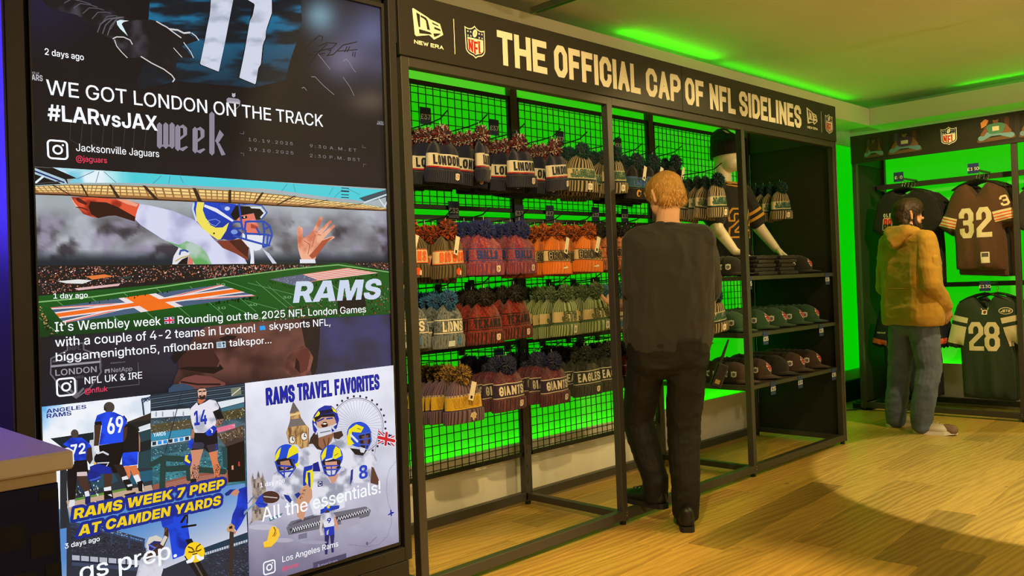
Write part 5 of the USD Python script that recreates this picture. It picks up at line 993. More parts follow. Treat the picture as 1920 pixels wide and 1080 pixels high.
# dark green jersey on the lower arm
GJ = body_poly([(-.10, .0), (-.16, -.02), (-.205, -.06), (-.245, -.17), (-.30, -.40), (-.225, -.425), (-.195, -.36), (-.19, -.55), (-.185, -.83), (.20, -.84), (.195, -.55), (.175, -.335), (.185, -.35), (.275, -.425), (.305, -.36), (.26, -.16), (.215, -.055), (.16, -.02), (.075, .0), (.058, -.015), (.0, -.115), (-.075, -.015)])
FG = dict(t=.045, a=.020, f=26, p=.4, top=-.30); L0, L1, R0, R1 = (-.185, -.05), (-.262, -.42), (.185, -.05), (.268, -.42)
NG = num('28', .112, .235, .036, .006, -.005, -.205)
dec = [('white_sleeve', band(L0, L1, .28, .90, .09), M['felt'], .001), ('white_sleeve', band(R0, R1, .28, .90, .09), M['felt'], .001), ('green_stripe', band(L0, L1, .40, .48, .09), M['green_mesh'], .002), ('green_stripe', band(R0, R1, .40, .48, .09), M['green_mesh'], .002)]
ov = affinity.scale(Point(.158, -.115).buffer(1, 20), .050, .028)
dec_g = dec+[('number', NG, M['felt'], .0014), ('oval_emblem', ov, M['felt'], .0014), ('emblem_ground', affinity.scale(ov, .87, .80), M['green_mesh'], .0021), ('emblem_lettering', affinity.translate(affinity.scale(block('JETS', .016, .022, .0055, .002, slant=.2)[0], 1, 1, origin=(0, 0)), .123, -.126), M['felt'], .0028), ('neck_label', sbox(-.028, -.105, .028, -.078), pm((230, 200, 186)), .001), ('league_label', sbox(-.02, -.145, .02, -.108), M['card'], .0014), ('league_print', affinity.translate(affinity.scale(SH[0], .022, .022, origin=(0, 0)), -.011, -.140), pm((120, 50, 60)), .0022),
             ('collar_band', Polygon([(-.088, .0), (0, -.132), (.070, .0), (.056, .0), (0, -.110), (-.072, .0)]), pm((26, 40, 30)), .0012)]
yg, zg = -.478, .995
garment('jersey', 'dark green number 28 jersey with cream sleeves, front one', 'jersey', GJ, FG, M['green_mesh'], (7.650, yg, zg), dec_g)
hanger('black plastic hanger in a garment of the jersey bay', (7.650, yg, zg+.030)); arm(yg, 1.100)
for k in range(3):
    garment('jersey', f'dark green jersey with cream sleeves, {ORD[k+1]} behind the number 28', 'jersey', GJ, dict(FG, p=2.4+k*1.7, a=.016), M['green_mesh'], (7.725+.065*k, yg-.02*k-.03*(k == 1), zg-.004), dec); hanger('black plastic hanger in a garment of the jersey bay', (7.725+.065*k, yg-.02*k-.03*(k == 1), zg+.026))
# black printed tees, upper left
TJ = body_poly([(-.085, .0), (-.15, -.02), (-.215, -.09), (-.27, -.33), (-.19, -.38), (-.17, -.30), (-.185, -.50), (-.185, -.80), (.235, -.81), (.235, -.50), (.225, -.30), (.245, -.36), (.325, -.30), (.275, -.10), (.20, -.03), (.085, .0), (.06, -.03), (.0, -.045), (-.06, -.03)])
FT = dict(t=.04, a=.016, f=22, p=.2, top=-.30)
clv, ca = block('CLEVELAND', .024, .034, .0085, .0115); brw, ba = block('BROWNS', .050, .095, .022, .004, slant=.18)
brw = affinity.translate(affinity.scale(brw, .72, 1, origin=(0, 0)), -.165, -.33); clv = affinity.translate(affinity.scale(clv, .72, 1, origin=(0, 0)), -.155, -.225)
dec_t = [('lettering', clv, M['felt'], .0014), ('lettering_edge', brw.buffer(.006), M['felt'], .0014), ('lettering_fill', brw, pm((206, 40, 40)), .0022), ('lettering_shade', brw.intersection(sbox(-1, -.33, 1, -.285)), pm((30, 24, 26)), .0030), ('neck_print', affinity.translate(text('pro standard', .010, 600), -.02, -.085), pm((170, 170, 170)), .0014)]
yt, zt_ = .145, 1.930
garment('t_shirt', 'black T-shirt with red arched lettering, front one behind the mustard jacket', 'T-shirt', TJ, FT, M['tee_black'], (7.655, yt, zt_), dec_t); hanger('black plastic hanger in a garment of the jersey bay', (7.655, yt, zt_+.030)); arm(yt, 2.035)
for k in range(4):
    garment('t_shirt', f'plain black T-shirt, {ORD[k+1]} on the upper left arm', 'T-shirt', TJ, dict(FT, p=1.2+k*1.1), M['tee_black'], (7.715+.058*k, yt-.006*k, zt_-.003), [('white_print', affinity.translate(block('CLE', .05, .09, .02, .01)[0], .06, -.62), M['felt'], .0014)] if k == 1 else ()); hanger('black plastic hanger in a garment of the jersey bay', (7.715+.058*k, yt-.006*k, zt_+.027))
# navy garments with orange trim, lower left
FN = dict(t=.045, a=.014, f=25, p=.9, top=-.28); L0, L1 = (-.185, -.05), (-.262, -.42)
for k in range(4):
    garment('jersey', f'navy garment with orange sleeve tape, {ORD[k]} on the lower left arm', 'jersey', GJ, dict(FN, p=.9+k), M['navy_mesh'], (7.655+.064*k, .155-.008*k, .985), [('orange_tape', band(L0, L1, .80, .92, .09), M['orange'], .0012), ('orange_tape', band((.185, -.05), (.268, -.42), .80, .92, .09), M['orange'], .0012), ('sleeve_print', affinity.translate(text('Mitchell', .016, 500), -.245, -.30), M['felt'], .0012)]); hanger('black plastic hanger in a garment of the jersey bay', (7.655+.064*k, .155-.008*k, 1.015))
arm(.155, 1.100)
# a plain grey garment at the right edge of the bay
for k in range(2):
    garment('t_shirt', f'charcoal T-shirt, {ORD[k]} beyond the brown jerseys', 'T-shirt', TJ, dict(FT, p=3+k), pm((58, 58, 60)), (7.80+.07*k, -.93, 1.90), ()); hanger('black plastic hanger in a garment of the jersey bay', (7.80+.07*k, -.93, 1.93))
arm(-.93, 2.005, XF+.18)
for w, y, z, wh in (('40', .147, 2.085, 'over the black T-shirts'), ('130', -.446, 2.085, 'over the brown number 32 jersey'), ('130', -.500, 1.125, 'over the green number 28 jersey')):
    ticket(w, (7.588, y, z), FACEX, wh, .082, .082)
def frame_pic(y, z, w, h, layers):
    """A printed photograph on the header: soft brown ground with a seated figure."""
    p = obj('printed_photo', xf(ext(sbox(0, 0, w, h).buffer(-.01).buffer(.01), .0008), (XF-.0126, y, z), **FACEX), pm((38, 33, 29)), bh)
    for i, (nm, pts, c) in enumerate(layers): obj(nm, xf(ext(Polygon([(a*w, b*h) for a, b in pts]).buffer(.003), .0005), (XF-.0136-.0006*i, y, z), **FACEX), pm(c), p)
def sitter(top, jeans, skinc, no=None):
    LS = lambda pts, r: list(LineString(pts).buffer(r, 5).exterior.coords)
    E = lambda x, y, a, b: list(affinity.scale(Point(x, y).buffer(1, 8), a, b).exterior.coords)
    return [('lockers', [(.06, .45), (.12, .93), (.90, .95), (.96, .50)], (45, 37, 31)), ('hung_clothes', LS([(.22, .62), (.24, .88)], .05), (58, 62, 84)), ('hung_clothes', LS([(.80, .60), (.80, .86)], .05), (84, 50, 44)), ('bench', LS([(.04, .13), (.96, .16)], .055), (104, 78, 50)), ('jeans', LS([(.10, .22), (.34, .36), (.62, .36), (.90, .22)], .085), jeans),
            ('arms', LS([(.14, .36), (.28, .60), (.50, .70), (.74, .60), (.86, .38), (.62, .40)], .05), skinc), ('top', LS([(.36, .60), (.40, .46), (.60, .46), (.64, .60), (.50, .64)], .105), top), ('head', E(.50, .84, .068, .105), skinc), ('hat', E(.50, .915, .074, .055), (38, 30, 28))]
frame_pic(.42, 2.225, .165, .19, sitter((62, 44, 32), (104, 150, 166), (112, 78, 56)))
frame_pic(.205, 2.225, .265, .205, sitter((70, 46, 92), (92, 138, 158), (126, 88, 64))+[('lettering_block', [(.40, .46), (.40, .58), (.60, .58), (.60, .46)], (206, 196, 180))])
frame_pic(-.50, 2.225, .265, .21, sitter((74, 128, 104), (112, 158, 180), (126, 84, 58))+[('lettering_block', [(.42, .46), (.42, .60), (.58, .60), (.58, .46)], (220, 206, 176)), ('raised_ball', [(.12, .62), (.10, .80), (.22, .92), (.30, .86), (.24, .70)], (214, 140, 70))])
frame_pic(-.80, 2.225, .2, .2, sitter((150, 50, 52), (110, 140, 160), (126, 84, 58)))
# ------------------------------------------------------------------ video wall: cabinet, frame and the picture it shows
YS = -.048
M['pixels'] = mat('screen_pixels', {'a': ('attribute', {'attribute': 'displayColor'}), 'p': ('principled_bsdf', dict(base_color=(.008, .008, .009), roughness=.45, specular_ior_level=.2, emission_strength=1.0))}, [('a.color', 'p.emission_color')], 'p.BSDF')
M['cabinet'] = plain('dark_bronze_cabinet', (34, 32, 32), .5, bump=.1, bscale=800); M['gasket'] = plain('black_gasket', (6, 6, 6), .7)
def lean(m):
    v = np.array(m.vertices); v[:, 0] += .012*(v[:, 2]-1.3); m.vertices = v; return m
vw = thing('video_wall', 'tall bronze framed video screen showing stacked sports posts', 'video screen')
xl, xr, zb_, zt2 = .7475, 1.975, .281, 2.335
obj('cabinet', lean(bx(.678, 2.030, -.030, .30, 0.0, 2.52, .004)), M['cabinet'], vw)
fr = obj('outer_frame', lean(cat([bx(.678, .727, -.075, -.030, .207, 2.52, .002), bx(1.996, 2.030, -.075, -.030, .207, 2.52, .002), bx(.727, 1.996, -.075, -.030, .207, .258, .002), bx(.727, 1.996, -.075, -.030, 2.372, 2.52, .002)])), M['cabinet'], vw)
obj('base_panel', lean(bx(.684, 2.016, -.072, -.030, .01, .204, .002)), M['cabinet'], vw)
obj('gasket', lean(cat([bx(.727, xl, -.040, -.030, .258, 2.372), bx(1.986, 1.996, -.045, -.030, .258, 2.372), bx(.727, 1.996, -.045, -.030, .258, .266), bx(.727, 1.996, -.045, -.030, 2.352, 2.372)])), M['gasket'], vw)
obj('bezel', lean(cat([bx(xr, 1.986, -.062, -.030, .266, 2.352, .001), bx(xl-.004, xl, -.060, -.030, .266, 2.352), bx(xl, xr, -.062, -.030, .266, zb_, .001), bx(xl, xr, -.062, -.030, zt2, 2.352, .001)])), M['cabinet'], vw)
obj('side_skin', lean(bx(.672, .678, -.07, .30, 0.05, 2.50)), plain('blue_light_side_paint', (30, 22, 84), .5), vw)  # blue light on the cabinet side painted into its colour
def to_xz(p):
    """Points of the picture, measured in the 1920 x 1080 frame, to x and z on the flat screen."""
    p = np.asarray(p, float); d = _f+CR*((p[..., 0]-960)/FPX)[..., None]+CU*((540-p[..., 1])/FPX)[..., None]; t = (YS-CAM[1])/d[..., 1]
    return CAM[0]+d[..., 0]*t, CAM[2]+d[..., 2]*t
LAY = [0]; SCR = None
def sclip():
    global SCR
    SCR = Polygon([(xl+.012*(z-1.3), z) if s else (xr+.012*(z-1.3), z) for s, z in ((1, zb_), (0, zb_), (0, zt2), (1, zt2))]); return SCR
sclip()
A_ = (40, 0, 5.319); B_ = (380, 0, 5.319); C_ = (40, 300, 5.319); D_ = (380, 320, 5.319); E_ = (40, 490, 5.319); F_ = (380, 490, 5.319); G_ = (60, 680, 5.319); H_ = (270, 700, 4.91); I_ = (110, 870, 5.143); J_ = (440, 680, 4.909); K_ = (440, 860, 4.909); O_ = (0, 0, 1.0)
def cv(fr_, pts): return [(fr_[0]+x/fr_[2], fr_[1]+y/fr_[2]) for x, y in pts]
class Art:
    def __init__(s, name, parent): s.n, s.p, s.V, s.F, s.C, s.k = name, parent, [], [], [], 0
    def _put(s, m, col):
        LAY[0] += 1; v = np.array(m.vertices)[:, :2]; y = YS-LAY[0]*1.6e-5
        s.V.append(np.c_[v[:, 0], np.full(len(v), y), v[:, 1]]); s.F.append(np.array(m.faces)[:, ::-1]+s.k); s.k += len(v); s.C.append(col)
    def shape(s, g, col):
        """g: shapely shape in screen x-z; col: sRGB, or a function of the 1920-frame points."""
        g = g.intersection(SCR)
        if not g.is_valid: g = g.buffer(0)
        for q in getattr(g, 'geoms', [g]):
            if q.geom_type != 'Polygon' or q.area < 1e-7: continue
            v, f = trimesh.creation.triangulate_polygon(q, engine='earcut'); c = np.asarray(col, float)
            s._put(trimesh.Trimesh(v, f, process=False), np.tile(lin(c), (len(v), 1)))
        return s
    def poly(s, fr_, pts, col, buf=0):
        x, z = to_xz(cv(fr_, pts)); g = Polygon(np.c_[x, z])
        if not g.is_valid: g = g.buffer(0)
        if buf: g = g.buffer(buf).buffer(-buf)
        return s.shape(g, col)
    def line(s, fr_, pts, w, col, closed=False):
        x, z = to_xz(cv(fr_, pts)); P = np.c_[x, z]; P = np.vstack([P, P[:1]]) if closed else P
        return s.shape(LineString(P).buffer(w*.0026/2, cap_style='round'), col)
    def disc(s, fr_, c, rx, ry, col):
        t = np.linspace(0, 2*np.pi, 28)[:-1]; return s.poly(fr_, [(c[0]+rx*math.cos(a), c[1]+ry*math.sin(a)) for a in t], col)
    def field(s, fr_, quad, fn, nx=60, ny=60):
        """A shaded patch: quad tl, tr, br, bl; fn(x, y) of frame points gives sRGB."""
        q = np.array(cv(fr_, quad)); u, v = np.meshgrid(np.linspace(0, 1, nx), np.linspace(0, 1, ny))
        P = (q[0]*((1-u)*(1-v))[..., None]+q[1]*(u*(1-v))[..., None]+q[2]*(u*v)[..., None]+q[3]*((1-u)*v)[..., None]).reshape(-1, 2)
        x, z = to_xz(P); zc_ = np.clip(z, zb_, zt2); xc_ = np.clip(x, xl+.012*(zc_-1.3), xr+.012*(zc_-1.3)); i = np.arange(nx*ny).reshape(ny, nx); a, b, c, d = i[:-1, :-1].ravel(), i[:-1, 1:].ravel(), i[1:, 1:].ravel(), i[1:, :-1].ravel()
        f = np.vstack([np.c_[a, c, b], np.c_[a, d, c]])
        s._put(trimesh.Trimesh(np.c_[xc_, zc_, x*0], f, process=False), lin(np.clip(fn(P[:, 0], P[:, 1]), 0, 255))); return s
    def shaded(s, fr_, pts, fn, step=5):
        """A filled outline with colour varying over it."""
        g = Polygon(cv(fr_, pts)).buffer(0); x0, y0, x1, y1 = g.bounds; X, Y = np.meshgrid(np.arange(x0, x1, step), np.arange(y0, y1, step)); q = np.c_[X.ravel(), Y.ravel()]; q = q[shapely.contains(g.buffer(-step*.4), shapely.points(q))]
        b = np.array([g.exterior.interpolate(t).coords[0] for t in np.arange(0, g.exterior.length, step)]) if g.geom_type == 'Polygon' else np.zeros((0, 2)); P = np.vstack([b, q])
        if len(P) < 4: return s
        T = Delaunay(P).simplices; T = T[shapely.contains(g.buffer(.3), shapely.points(P[T].mean(1)))]; x, z = to_xz(P)
        e1, e2 = np.c_[x, z][T[:, 1]]-np.c_[x, z][T[:, 0]], np.c_[x, z][T[:, 2]]-np.c_[x, z][T[:, 0]]; w = e1[:, 0]*e2[:, 1]-e1[:, 1]*e2[:, 0] < 0; T[w] = T[w][:, ::-1]
        zc_ = np.clip(z, zb_, zt2); xc_ = np.clip(x, xl+.012*(zc_-1.3), xr+.012*(zc_-1.3))
        s._put(trimesh.Trimesh(np.c_[xc_, zc_, x*0], T, process=False), lin(np.clip(fn(P[:, 0], P[:, 1]), 0, 255))); return s
    def text(s, string, start, end, top, col, weight=500, slant=0, edge=None, shape=None):
        """Lettering from start to end of its base line, capitals up to frame point top (all in the 1920 frame)."""
        (x0, x1, xt), (z0, z1, zt) = to_xz([start, end, top]); h = zt-z0
        g = affinity.scale(shape, h, h, origin=(0, 0)) if shape is not None else text(string, h, weight); b = g.bounds
        g = affinity.affine_transform(affinity.translate(g, -b[0], 0), [(x1-x0)/(b[2]-b[0]+slant*h), slant, (z1-z0)/(x1-x0)*0, 1, x0, z0])
        if edge: s.shape(g.buffer(edge[1], join_style='round'), edge[0])
        return s.shape(g, col)
    def specks(s, fr_, pts, cols, n, w, h, seed):
        g = np.random.default_rng(seed); P = Polygon(cv(fr_, pts)); x0, y0, x1, y1 = P.bounds; q = np.c_[g.uniform(x0, x1, n*3), g.uniform(y0, y1, n*3)]; q = q[shapely.contains(P, shapely.points(q))][:n]
        V, F, C = [], [], []
        for i, (x, y) in enumerate(q):
            a, b = w*g.uniform(.5, 1.3), h*g.uniform(.5, 1.3); V += [(x, y), (x+a, y+g.normal()*.3), (x+a, y+b), (x, y+b)]; F += [(4*i, 4*i+2, 4*i+1), (4*i, 4*i+3, 4*i+2)]; C += [np.array(cols[g.integers(len(cols))])*g.uniform(.6, 1.1)]*4
        if V:
            X, Z = to_xz(V); s._put(trimesh.Trimesh(np.c_[X, Z, X*0], F, process=False), lin(np.clip(np.array(C), 0, 255)))
        return s
    def build(s):
        m = trimesh.Trimesh(np.vstack(s.V), np.vstack(s.F), process=False); return obj(s.n, m, M['pixels'], s.p, color=np.vstack(s.C))
def nz(x, y, sc, seed=0, ax=1.0, ay=1.0): return meshkit.fbm(np.stack([x*sc*ax+seed*7, y*sc*ay, x*0+seed], -1), 4, seed)
def mixc(a, b, t): t = np.clip(t, 0, 1)[..., None]; return np.asarray(a, float)*(1-t)+np.asarray(b, float)*t
def gau(x, y, cx, cy, sx, sy): return np.exp(-((x-cx)/sx)**2-((y-cy)/sy)**2)[..., None]
SP = obj('display_panel', lean(bx(xl, xr, YS+.001, -.030, zb_, zt2)), M['gasket'], vw)
WHT = (246, 248, 252)
def camera_icon(parent, c, w):
    a = Art('camera_icon', parent); x, z = to_xz([c, (c[0]+w/2, c[1])]); cx, cz, r = x[0], z[0], .0026*w/2*1.0
    x2, z2 = to_xz([(c[0], c[1]-w/2)])
    r = z2[0]-cz
    o = sbox(cx-r*.55, cz-r*.55, cx+r*.55, cz+r*.55).buffer(r*.45, 8); a.shape(o.difference(o.buffer(-r*.20)), WHT); p = Point(cx, cz); a.shape(p.buffer(r*.50).difference(p.buffer(r*.30)), WHT); a.shape(Point(cx+r*.50, cz+r*.50).buffer(r*.11), WHT); return a.build()
# ---- first post: dark, a player's numbers
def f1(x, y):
    c = np.tile(np.array([13., 12, 20]), (len(x), 1)); c = c+gau(x, y, 700, 55, 60, 50)*np.array([70, 76, 105])+gau(x, y, 640, 115, 45, 40)*np.array([82, 78, 92])+gau(x, y, 600, 30, 32, 34)*np.array([86, 120, 128])+gau(x, y, 695, 190, 45, 26)*np.array([58, 50, 36])+gau(x, y, 80, 10, 90, 70)*np.array([12, 12, 32])+gau(x, y, 720, 130, 40, 30)*np.array([40, 40, 52])  # warm patch low at the right: room reflection painted into the picture
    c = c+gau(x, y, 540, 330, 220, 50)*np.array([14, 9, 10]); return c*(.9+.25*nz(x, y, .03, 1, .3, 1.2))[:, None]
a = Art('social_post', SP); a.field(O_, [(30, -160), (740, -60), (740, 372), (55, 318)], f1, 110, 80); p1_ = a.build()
a = Art('jersey_numbers', p1_)
def teal(x, y):
    n = nz(x, y, .022, 4, .55, 2.6); k = np.clip((n-.47)*6, 0, 1); return mixc((9, 22, 34), (16, 108, 150), k**1.3*np.clip(1.15-y/190, 0, 1))
a.shaded(O_, [(282, -90), (560, -70), (566, 40), (556, 80), (545, 110), (535, 150), (470, 166), (420, 160), (330, 152), (262, 168), (257, 150), (285, 90), (276, 60), (280, 20)], teal, 3.5)
num1 = lambda x, y: mixc((206, 212, 230), (160, 168, 186), np.clip((nz(x, y, .05, 9, .5, 1.6)-.55)*4, 0, 1))
a.poly(B_, [(92, -400), (318, -400), (312, 0), (162, 722), (-34, 645), (2, 480), (70, 130)], (12, 12, 18)); a.shaded(B_, [(100, -400), (312, -400), (305, 0), (280, 110), (220, 440), (160, 715), (-28, 640), (8, 480), (40, 300), (75, 130)], num1, 4)
a.poly(B_, [(440, -400), (700, -400), (700, 130), (640, 300), (636, 380), (612, 440), (590, 640), (565, 680), (533, 852), (357, 778), (443, 330), (463, 210), (510, 40), (440, 0)], (12, 12, 18)); a.shaded(B_, [(450, -400), (690, -400), (690, 130), (632, 300), (627, 380), (600, 440), (580, 640), (555, 680), (528, 842), (365, 775), (410, 560), (450, 330), (470, 210), (500, 150), (520, 40), (450, 0)], num1, 4); a.build()
a = Art('gloved_arm', p1_)
slv = lambda x, y: mixc((20, 18, 26), (74, 72, 84), np.clip((nz(x, y, .035, 12)-.5)*4, 0, 1)*np.exp(-((x-190)/110)**2))
a.shaded(A_, [(130, -60), (390, -60), (700, 30), (1000, 140), (1100, 200), (1290, 195), (1380, 220), (1480, 300), (1560, 330), (1650, 330), (1770, 400), (1600, 460), (1720, 580), (1600, 575), (1550, 600), (1530, 800), (1400, 720), (1200, 570), (1060, 580), (960, 480), (900, 380), (800, 350), (740, 310), (560, 150), (300, 90)], slv, 4)
for i in range(6): a.line(A_, [(430+i*92, 30+i*52), (500+i*88, -10+i*44), (600+i*82, 12+i*36), (690+i*66, 40+i*30)], 1.0, (84, 82, 94))
for i in range(3): a.line(A_, [(760+i*50, 320+i*14), (790+i*50, 240+i*10), (860+i*45, 190), (980+i*20, 170)], 1.1, (96, 94, 106))
a.poly(A_, [(950, 212), (985, 198), (1072, 207), (1020, 220), (1000, 240), (1062, 360), (985, 288), (955, 246)], (212, 236, 242))
for pl, w in (([(1350, 215), (1410, 250), (1450, 270), (1500, 310), (1590, 375)], 1.6), ([(1480, 290), (1560, 300), (1620, 330), (1680, 325)], 2.2), ([(1700, 330), (1740, 360), (1768, 400)], 1.4), ([(915, 385), (950, 368), (1020, 370), (1085, 400), (1105, 440)], 1.3), ([(930, 400), (950, 460), (1000, 520), (1055, 575)], 1.1), ([(1195, 565), (1300, 630), (1420, 690), (1500, 750), (1528, 790), (1510, 815)], 1.5), ([(1620, 425), (1690, 520), (1715, 575)], 1.2), ([(1520, 480), (1600, 570)], 1.0)): a.line(A_, pl, w, (206, 204, 206))
a.build()
a = Art('faded_signature', p1_)
for pl in ([(1185, 410), (1198, 370), (1165, 355), (1080, 420), (1020, 500), (1040, 540), (1120, 550), (1215, 530)], [(1060, 648), (1140, 540), (1240, 440)], [(1150, 465), (1240, 425), (1335, 435), (1290, 480), (1100, 522)], [(1250, 505), (1280, 495), (1265, 530), (1240, 555), (1300, 545), (1400, 450), (1535, 418)], [(1350, 510), (1540, 495)], [(1440, 465), (1415, 520)], [(1465, 468), (1440, 520)], [(1500, 520), (1495, 560)], [(1522, 520), (1515, 570)]): a.line(B_, pl, 1.2, (16, 15, 20))
for pl in ([(1085, 765), (1120, 765), (1200, 850), (1310, 945)], [(1400, 610), (1430, 590), (1460, 620), (1500, 690), (1525, 720)], [(1400, 770), (1470, 870), (1510, 955)], [(990, 880), (1010, 870), (1035, 900)], [(1150, 540), (1270, 690)]): a.line(B_, pl, .9, (136, 134, 142))
a.build()
a = Art('background_lettering', p1_); LIL = (140, 132, 150)
def bl(fr_, x, y, w, h, kinds, col, dy):
    """Broken-pen letters: upright strokes with pointed ends."""
    for i, k in enumerate(kinds):
        X = x+i*w; Y = y+dy*i*w
        st_ = lambda a_, t, b_: a.poly(fr_, [(X+a_*w, Y+t+8), (X+a_*w+w*.14, Y+t-4), (X+a_*w+w*.30, Y+t+8), (X+a_*w+w*.30, Y+b_-8), (X+a_*w+w*.16, Y+b_+5), (X+a_*w, Y+b_-8)], col)
        if k in 'wm': st_(.0, -h, 0); st_(.36, -h, 0); st_(.72, -h, 0); a.poly(fr_, [(X+.1*w, Y-16), (X+.9*w, Y-16), (X+.9*w, Y-6), (X+.1*w, Y-6)], col)
        elif k == 'k': st_(.02, -h*1.7, 0); a.poly(fr_, [(X+.35*w, Y-h*.55), (X+.62*w, Y-h), (X+.86*w, Y-h*.8), (X+.5*w, Y-h*.42)], col); a.poly(fr_, [(X+.4*w, Y-h*.52), (X+.62*w, Y-h*.45), (X+.96*w, Y), (X+.72*w, Y+4)], col)
        else: st_(.05, -h, 0); a.poly(fr_, [(X+.2*w, Y-h+10), (X+.5*w, Y-h-4), (X+.74*w, Y-h+12), (X+.74*w, Y-h*.62), (X+.3*w, Y-h*.38), (X+.3*w, Y-h*.5), (X+.52*w, Y-h*.62), (X+.5*w, Y-h+14)], col); a.poly(fr_, [(X+.2*w, Y-6), (X+.5*w, Y+5), (X+.8*w, Y-14), (X+.7*w, Y-20), (X+.45*w, Y-12)], col)
Z_ = (0, 0, 2.523)
bl(Z_, 742, 700, 82, 118, 'week', LIL, .13)
for i in range(4): a.line(Z_, [(335+i*100, 560+i*13), (330+i*100, 660+i*13), (380+i*100, 690+i*13), (392+i*100, 570+i*13), (335+i*100, 560+i*13)], .8, (52, 49, 56))
for s_, x0, y0, x1, y1, t in (('1 0 . 1 9 . 2 0 2 5', 465.7, 264.5, 549, 271, 258.6), ('9 : 3 0  A . M .  E T', 580.6, 276.3, 668, 284.5, 270.5), ('1 9 . 1 0 . 2 0 2 5', 466.5, 282.5, 550, 289, 276.6), ('2 : 3 0  P . M .  B S T', 580.6, 294.5, 675, 302.5, 288.6)): a.text(s_, (x0, y0), (x1, y1), (x0, t), (128, 124, 130), 500)
for pl in ([(1134, 632), (1152, 634), (1152, 622)], [(1136, 724), (1152, 726), (1152, 738)], [(1714, 684), (1714, 698), (1730, 700)], [(1718, 790), (1718, 776), (1730, 778)]): a.line(Z_, pl, .7, (110, 106, 112))
a.text('IARS', (54.5, 149.5), (80, 152.5), (54.5, 138.5), (184, 182, 192), 800); a.text('NVILLE', (55.5, 137.5), (73, 138.5), (55.5, 133.8), (150, 148, 160), 700); a.text('JAGU', (706, 233.5), (719, 235), (706, 226.5), (150, 148, 156), 800)
a.poly(Z_, [(1070, 470), (1078, 462), (1126, 468), (1136, 478), (1134, 500), (1104, 530), (1072, 500)], (150, 148, 160)); a.poly(Z_, [(1074, 486), (1132, 492), (1128, 504), (1104, 522), (1076, 500)], (20, 20, 26)); a.text('LONDON', (427.5, 193.2), (448, 195.5), (427.5, 189.4), (210, 210, 218), 700); a.poly(Z_, [(1096, 440), (1104, 444), (1112, 440), (1112, 456), (1104, 462), (1096, 456)], (180, 178, 188)); a.build()
a = Art('caption', p1_); a.text('2 days ago', (83.6, 102.8), (157, 112.2), (83.6, 90.6), WHT, 600); a.text('WE GOT LONDON ON THE TRACK', (86.8, 177.4), (605.6, 239.8), (86.8, 149.4), WHT, 500); a.text('#LARvsJAX', (89, 225.5), (295.5, 247), (89, 195.5), WHT, 700); a.text('Jacksonville Jaguars', (142, 283.2), (298, 294.6), (142, 269.2), WHT, 500); a.text('@jaguars', (142, 302.2), (200, 305.6), (142, 291.5), (240, 62, 96), 500); a.build()
camera_icon(p1_, (107.5, 281), 37)
# ---- second post: stadium, pitch with flags, large face
def f2(x, y):
    n = nz(x, y, .02, 21, 1, 1.2); m_ = nz(x, y, .045, 22); c = mixc((104, 104, 110), (176, 180, 192), (n-.3)*2.2); c = mixc(c, (150, 140, 168), np.clip((m_-.52)*5, 0, 1)*.7); c = mixc(c, (62, 56, 66), np.clip((nz(x, y, .03, 24)-.58)*6, 0, 1)*np.clip((y-395)/30, 0, 1))
    c = mixc(c, (168, 178, 184), np.clip((412-y)/26, 0, 1)*.85); return mixc(c, (26, 36, 48), np.clip((y-468)/22, 0, 1))
a = Art('social_post', SP); a.field(O_, [(50, 312), (740, 355), (740, 500), (50, 500)], f2, 120, 46)
def f2b(x, y):
    c = mixc((26, 24, 32), (50, 48, 66), (x-70)/400); c = mixc(c, (60, 60, 104), np.clip((nz(x, y, .02, 27)-.42)*4, 0, 1)*np.clip((x-580)/40, 0, 1)); return mixc(c, (20, 24, 36), np.clip((y-690)/60, 0, 1))
a.field(O_, [(50, 600), (740, 570), (740, 700), (50, 770)], f2b, 70, 40); p2_ = a.build()
a = Art('stadium_roof', p2_)
sky = lambda x, y: mixc(mixc((226, 242, 248), (120, 200, 222), (nz(x, y, .03, 31)-.42)*4), (72, 204, 216), (x-190)/60)
a.shaded(O_, [(98, 314), (250, 324), (400, 333), (560, 345), (727, 357), (731, 362), (690, 378), (600, 368), (500, 354), (400, 350), (250, 343), (126, 343), (140, 334)], sky, 5)
for pl in ([(720, 115), (550, 190)], [(770, 120), (740, 225)], [(820, 118), (940, 225)], [(1390, 160), (1310, 235)], [(1480, 160), (1465, 235)], [(1580, 165), (1610, 230)]): a.line(C_, pl, .7, (90, 120, 150))
for pl in ([(840, 130), (785, 205)], [(900, 135), (920, 215)], [(1300, 165), (1255, 240)], [(1390, 190), (1310, 265)], [(1440, 180), (1560, 240)]): a.line(D_, pl, .7, (70, 130, 150))
a.poly(C_, [(100, 70), (320, 82), (552, 184), (450, 192), (470, 268), (100, 250)], (12, 12, 22)); a.poly(C_, [(96, 66), (200, 108), (430, 195), (470, 262), (430, 262), (380, 230), (96, 130)], (170, 200, 214)); a.line(C_, [(100, 100), (420, 225)], 1.6, (20, 30, 110)); a.line(C_, [(116, 246), (212, 168)], 2.2, (216, 236, 242)); a.line(C_, [(130, 240), (400, 215)], 1.2, (60, 60, 70))
top_ = cv(C_, [(100, 255), (460, 236), (800, 238), (1200, 250)])+cv(D_, [(0, 172), (400, 195), (800, 232), (1200, 285), (1620, 330), (1845, 372)]); bot_ = cv(C_, [(100, 340), (460, 352), (700, 372), (1200, 392)])+cv(D_, [(0, 312), (400, 328), (700, 348), (1000, 362), (1500, 388), (1845, 400)])
ti = lambda L, t: np.array([np.interp(t, np.linspace(0, 1, len(L)), [p[k] for p in L]) for k in (0, 1)]).T
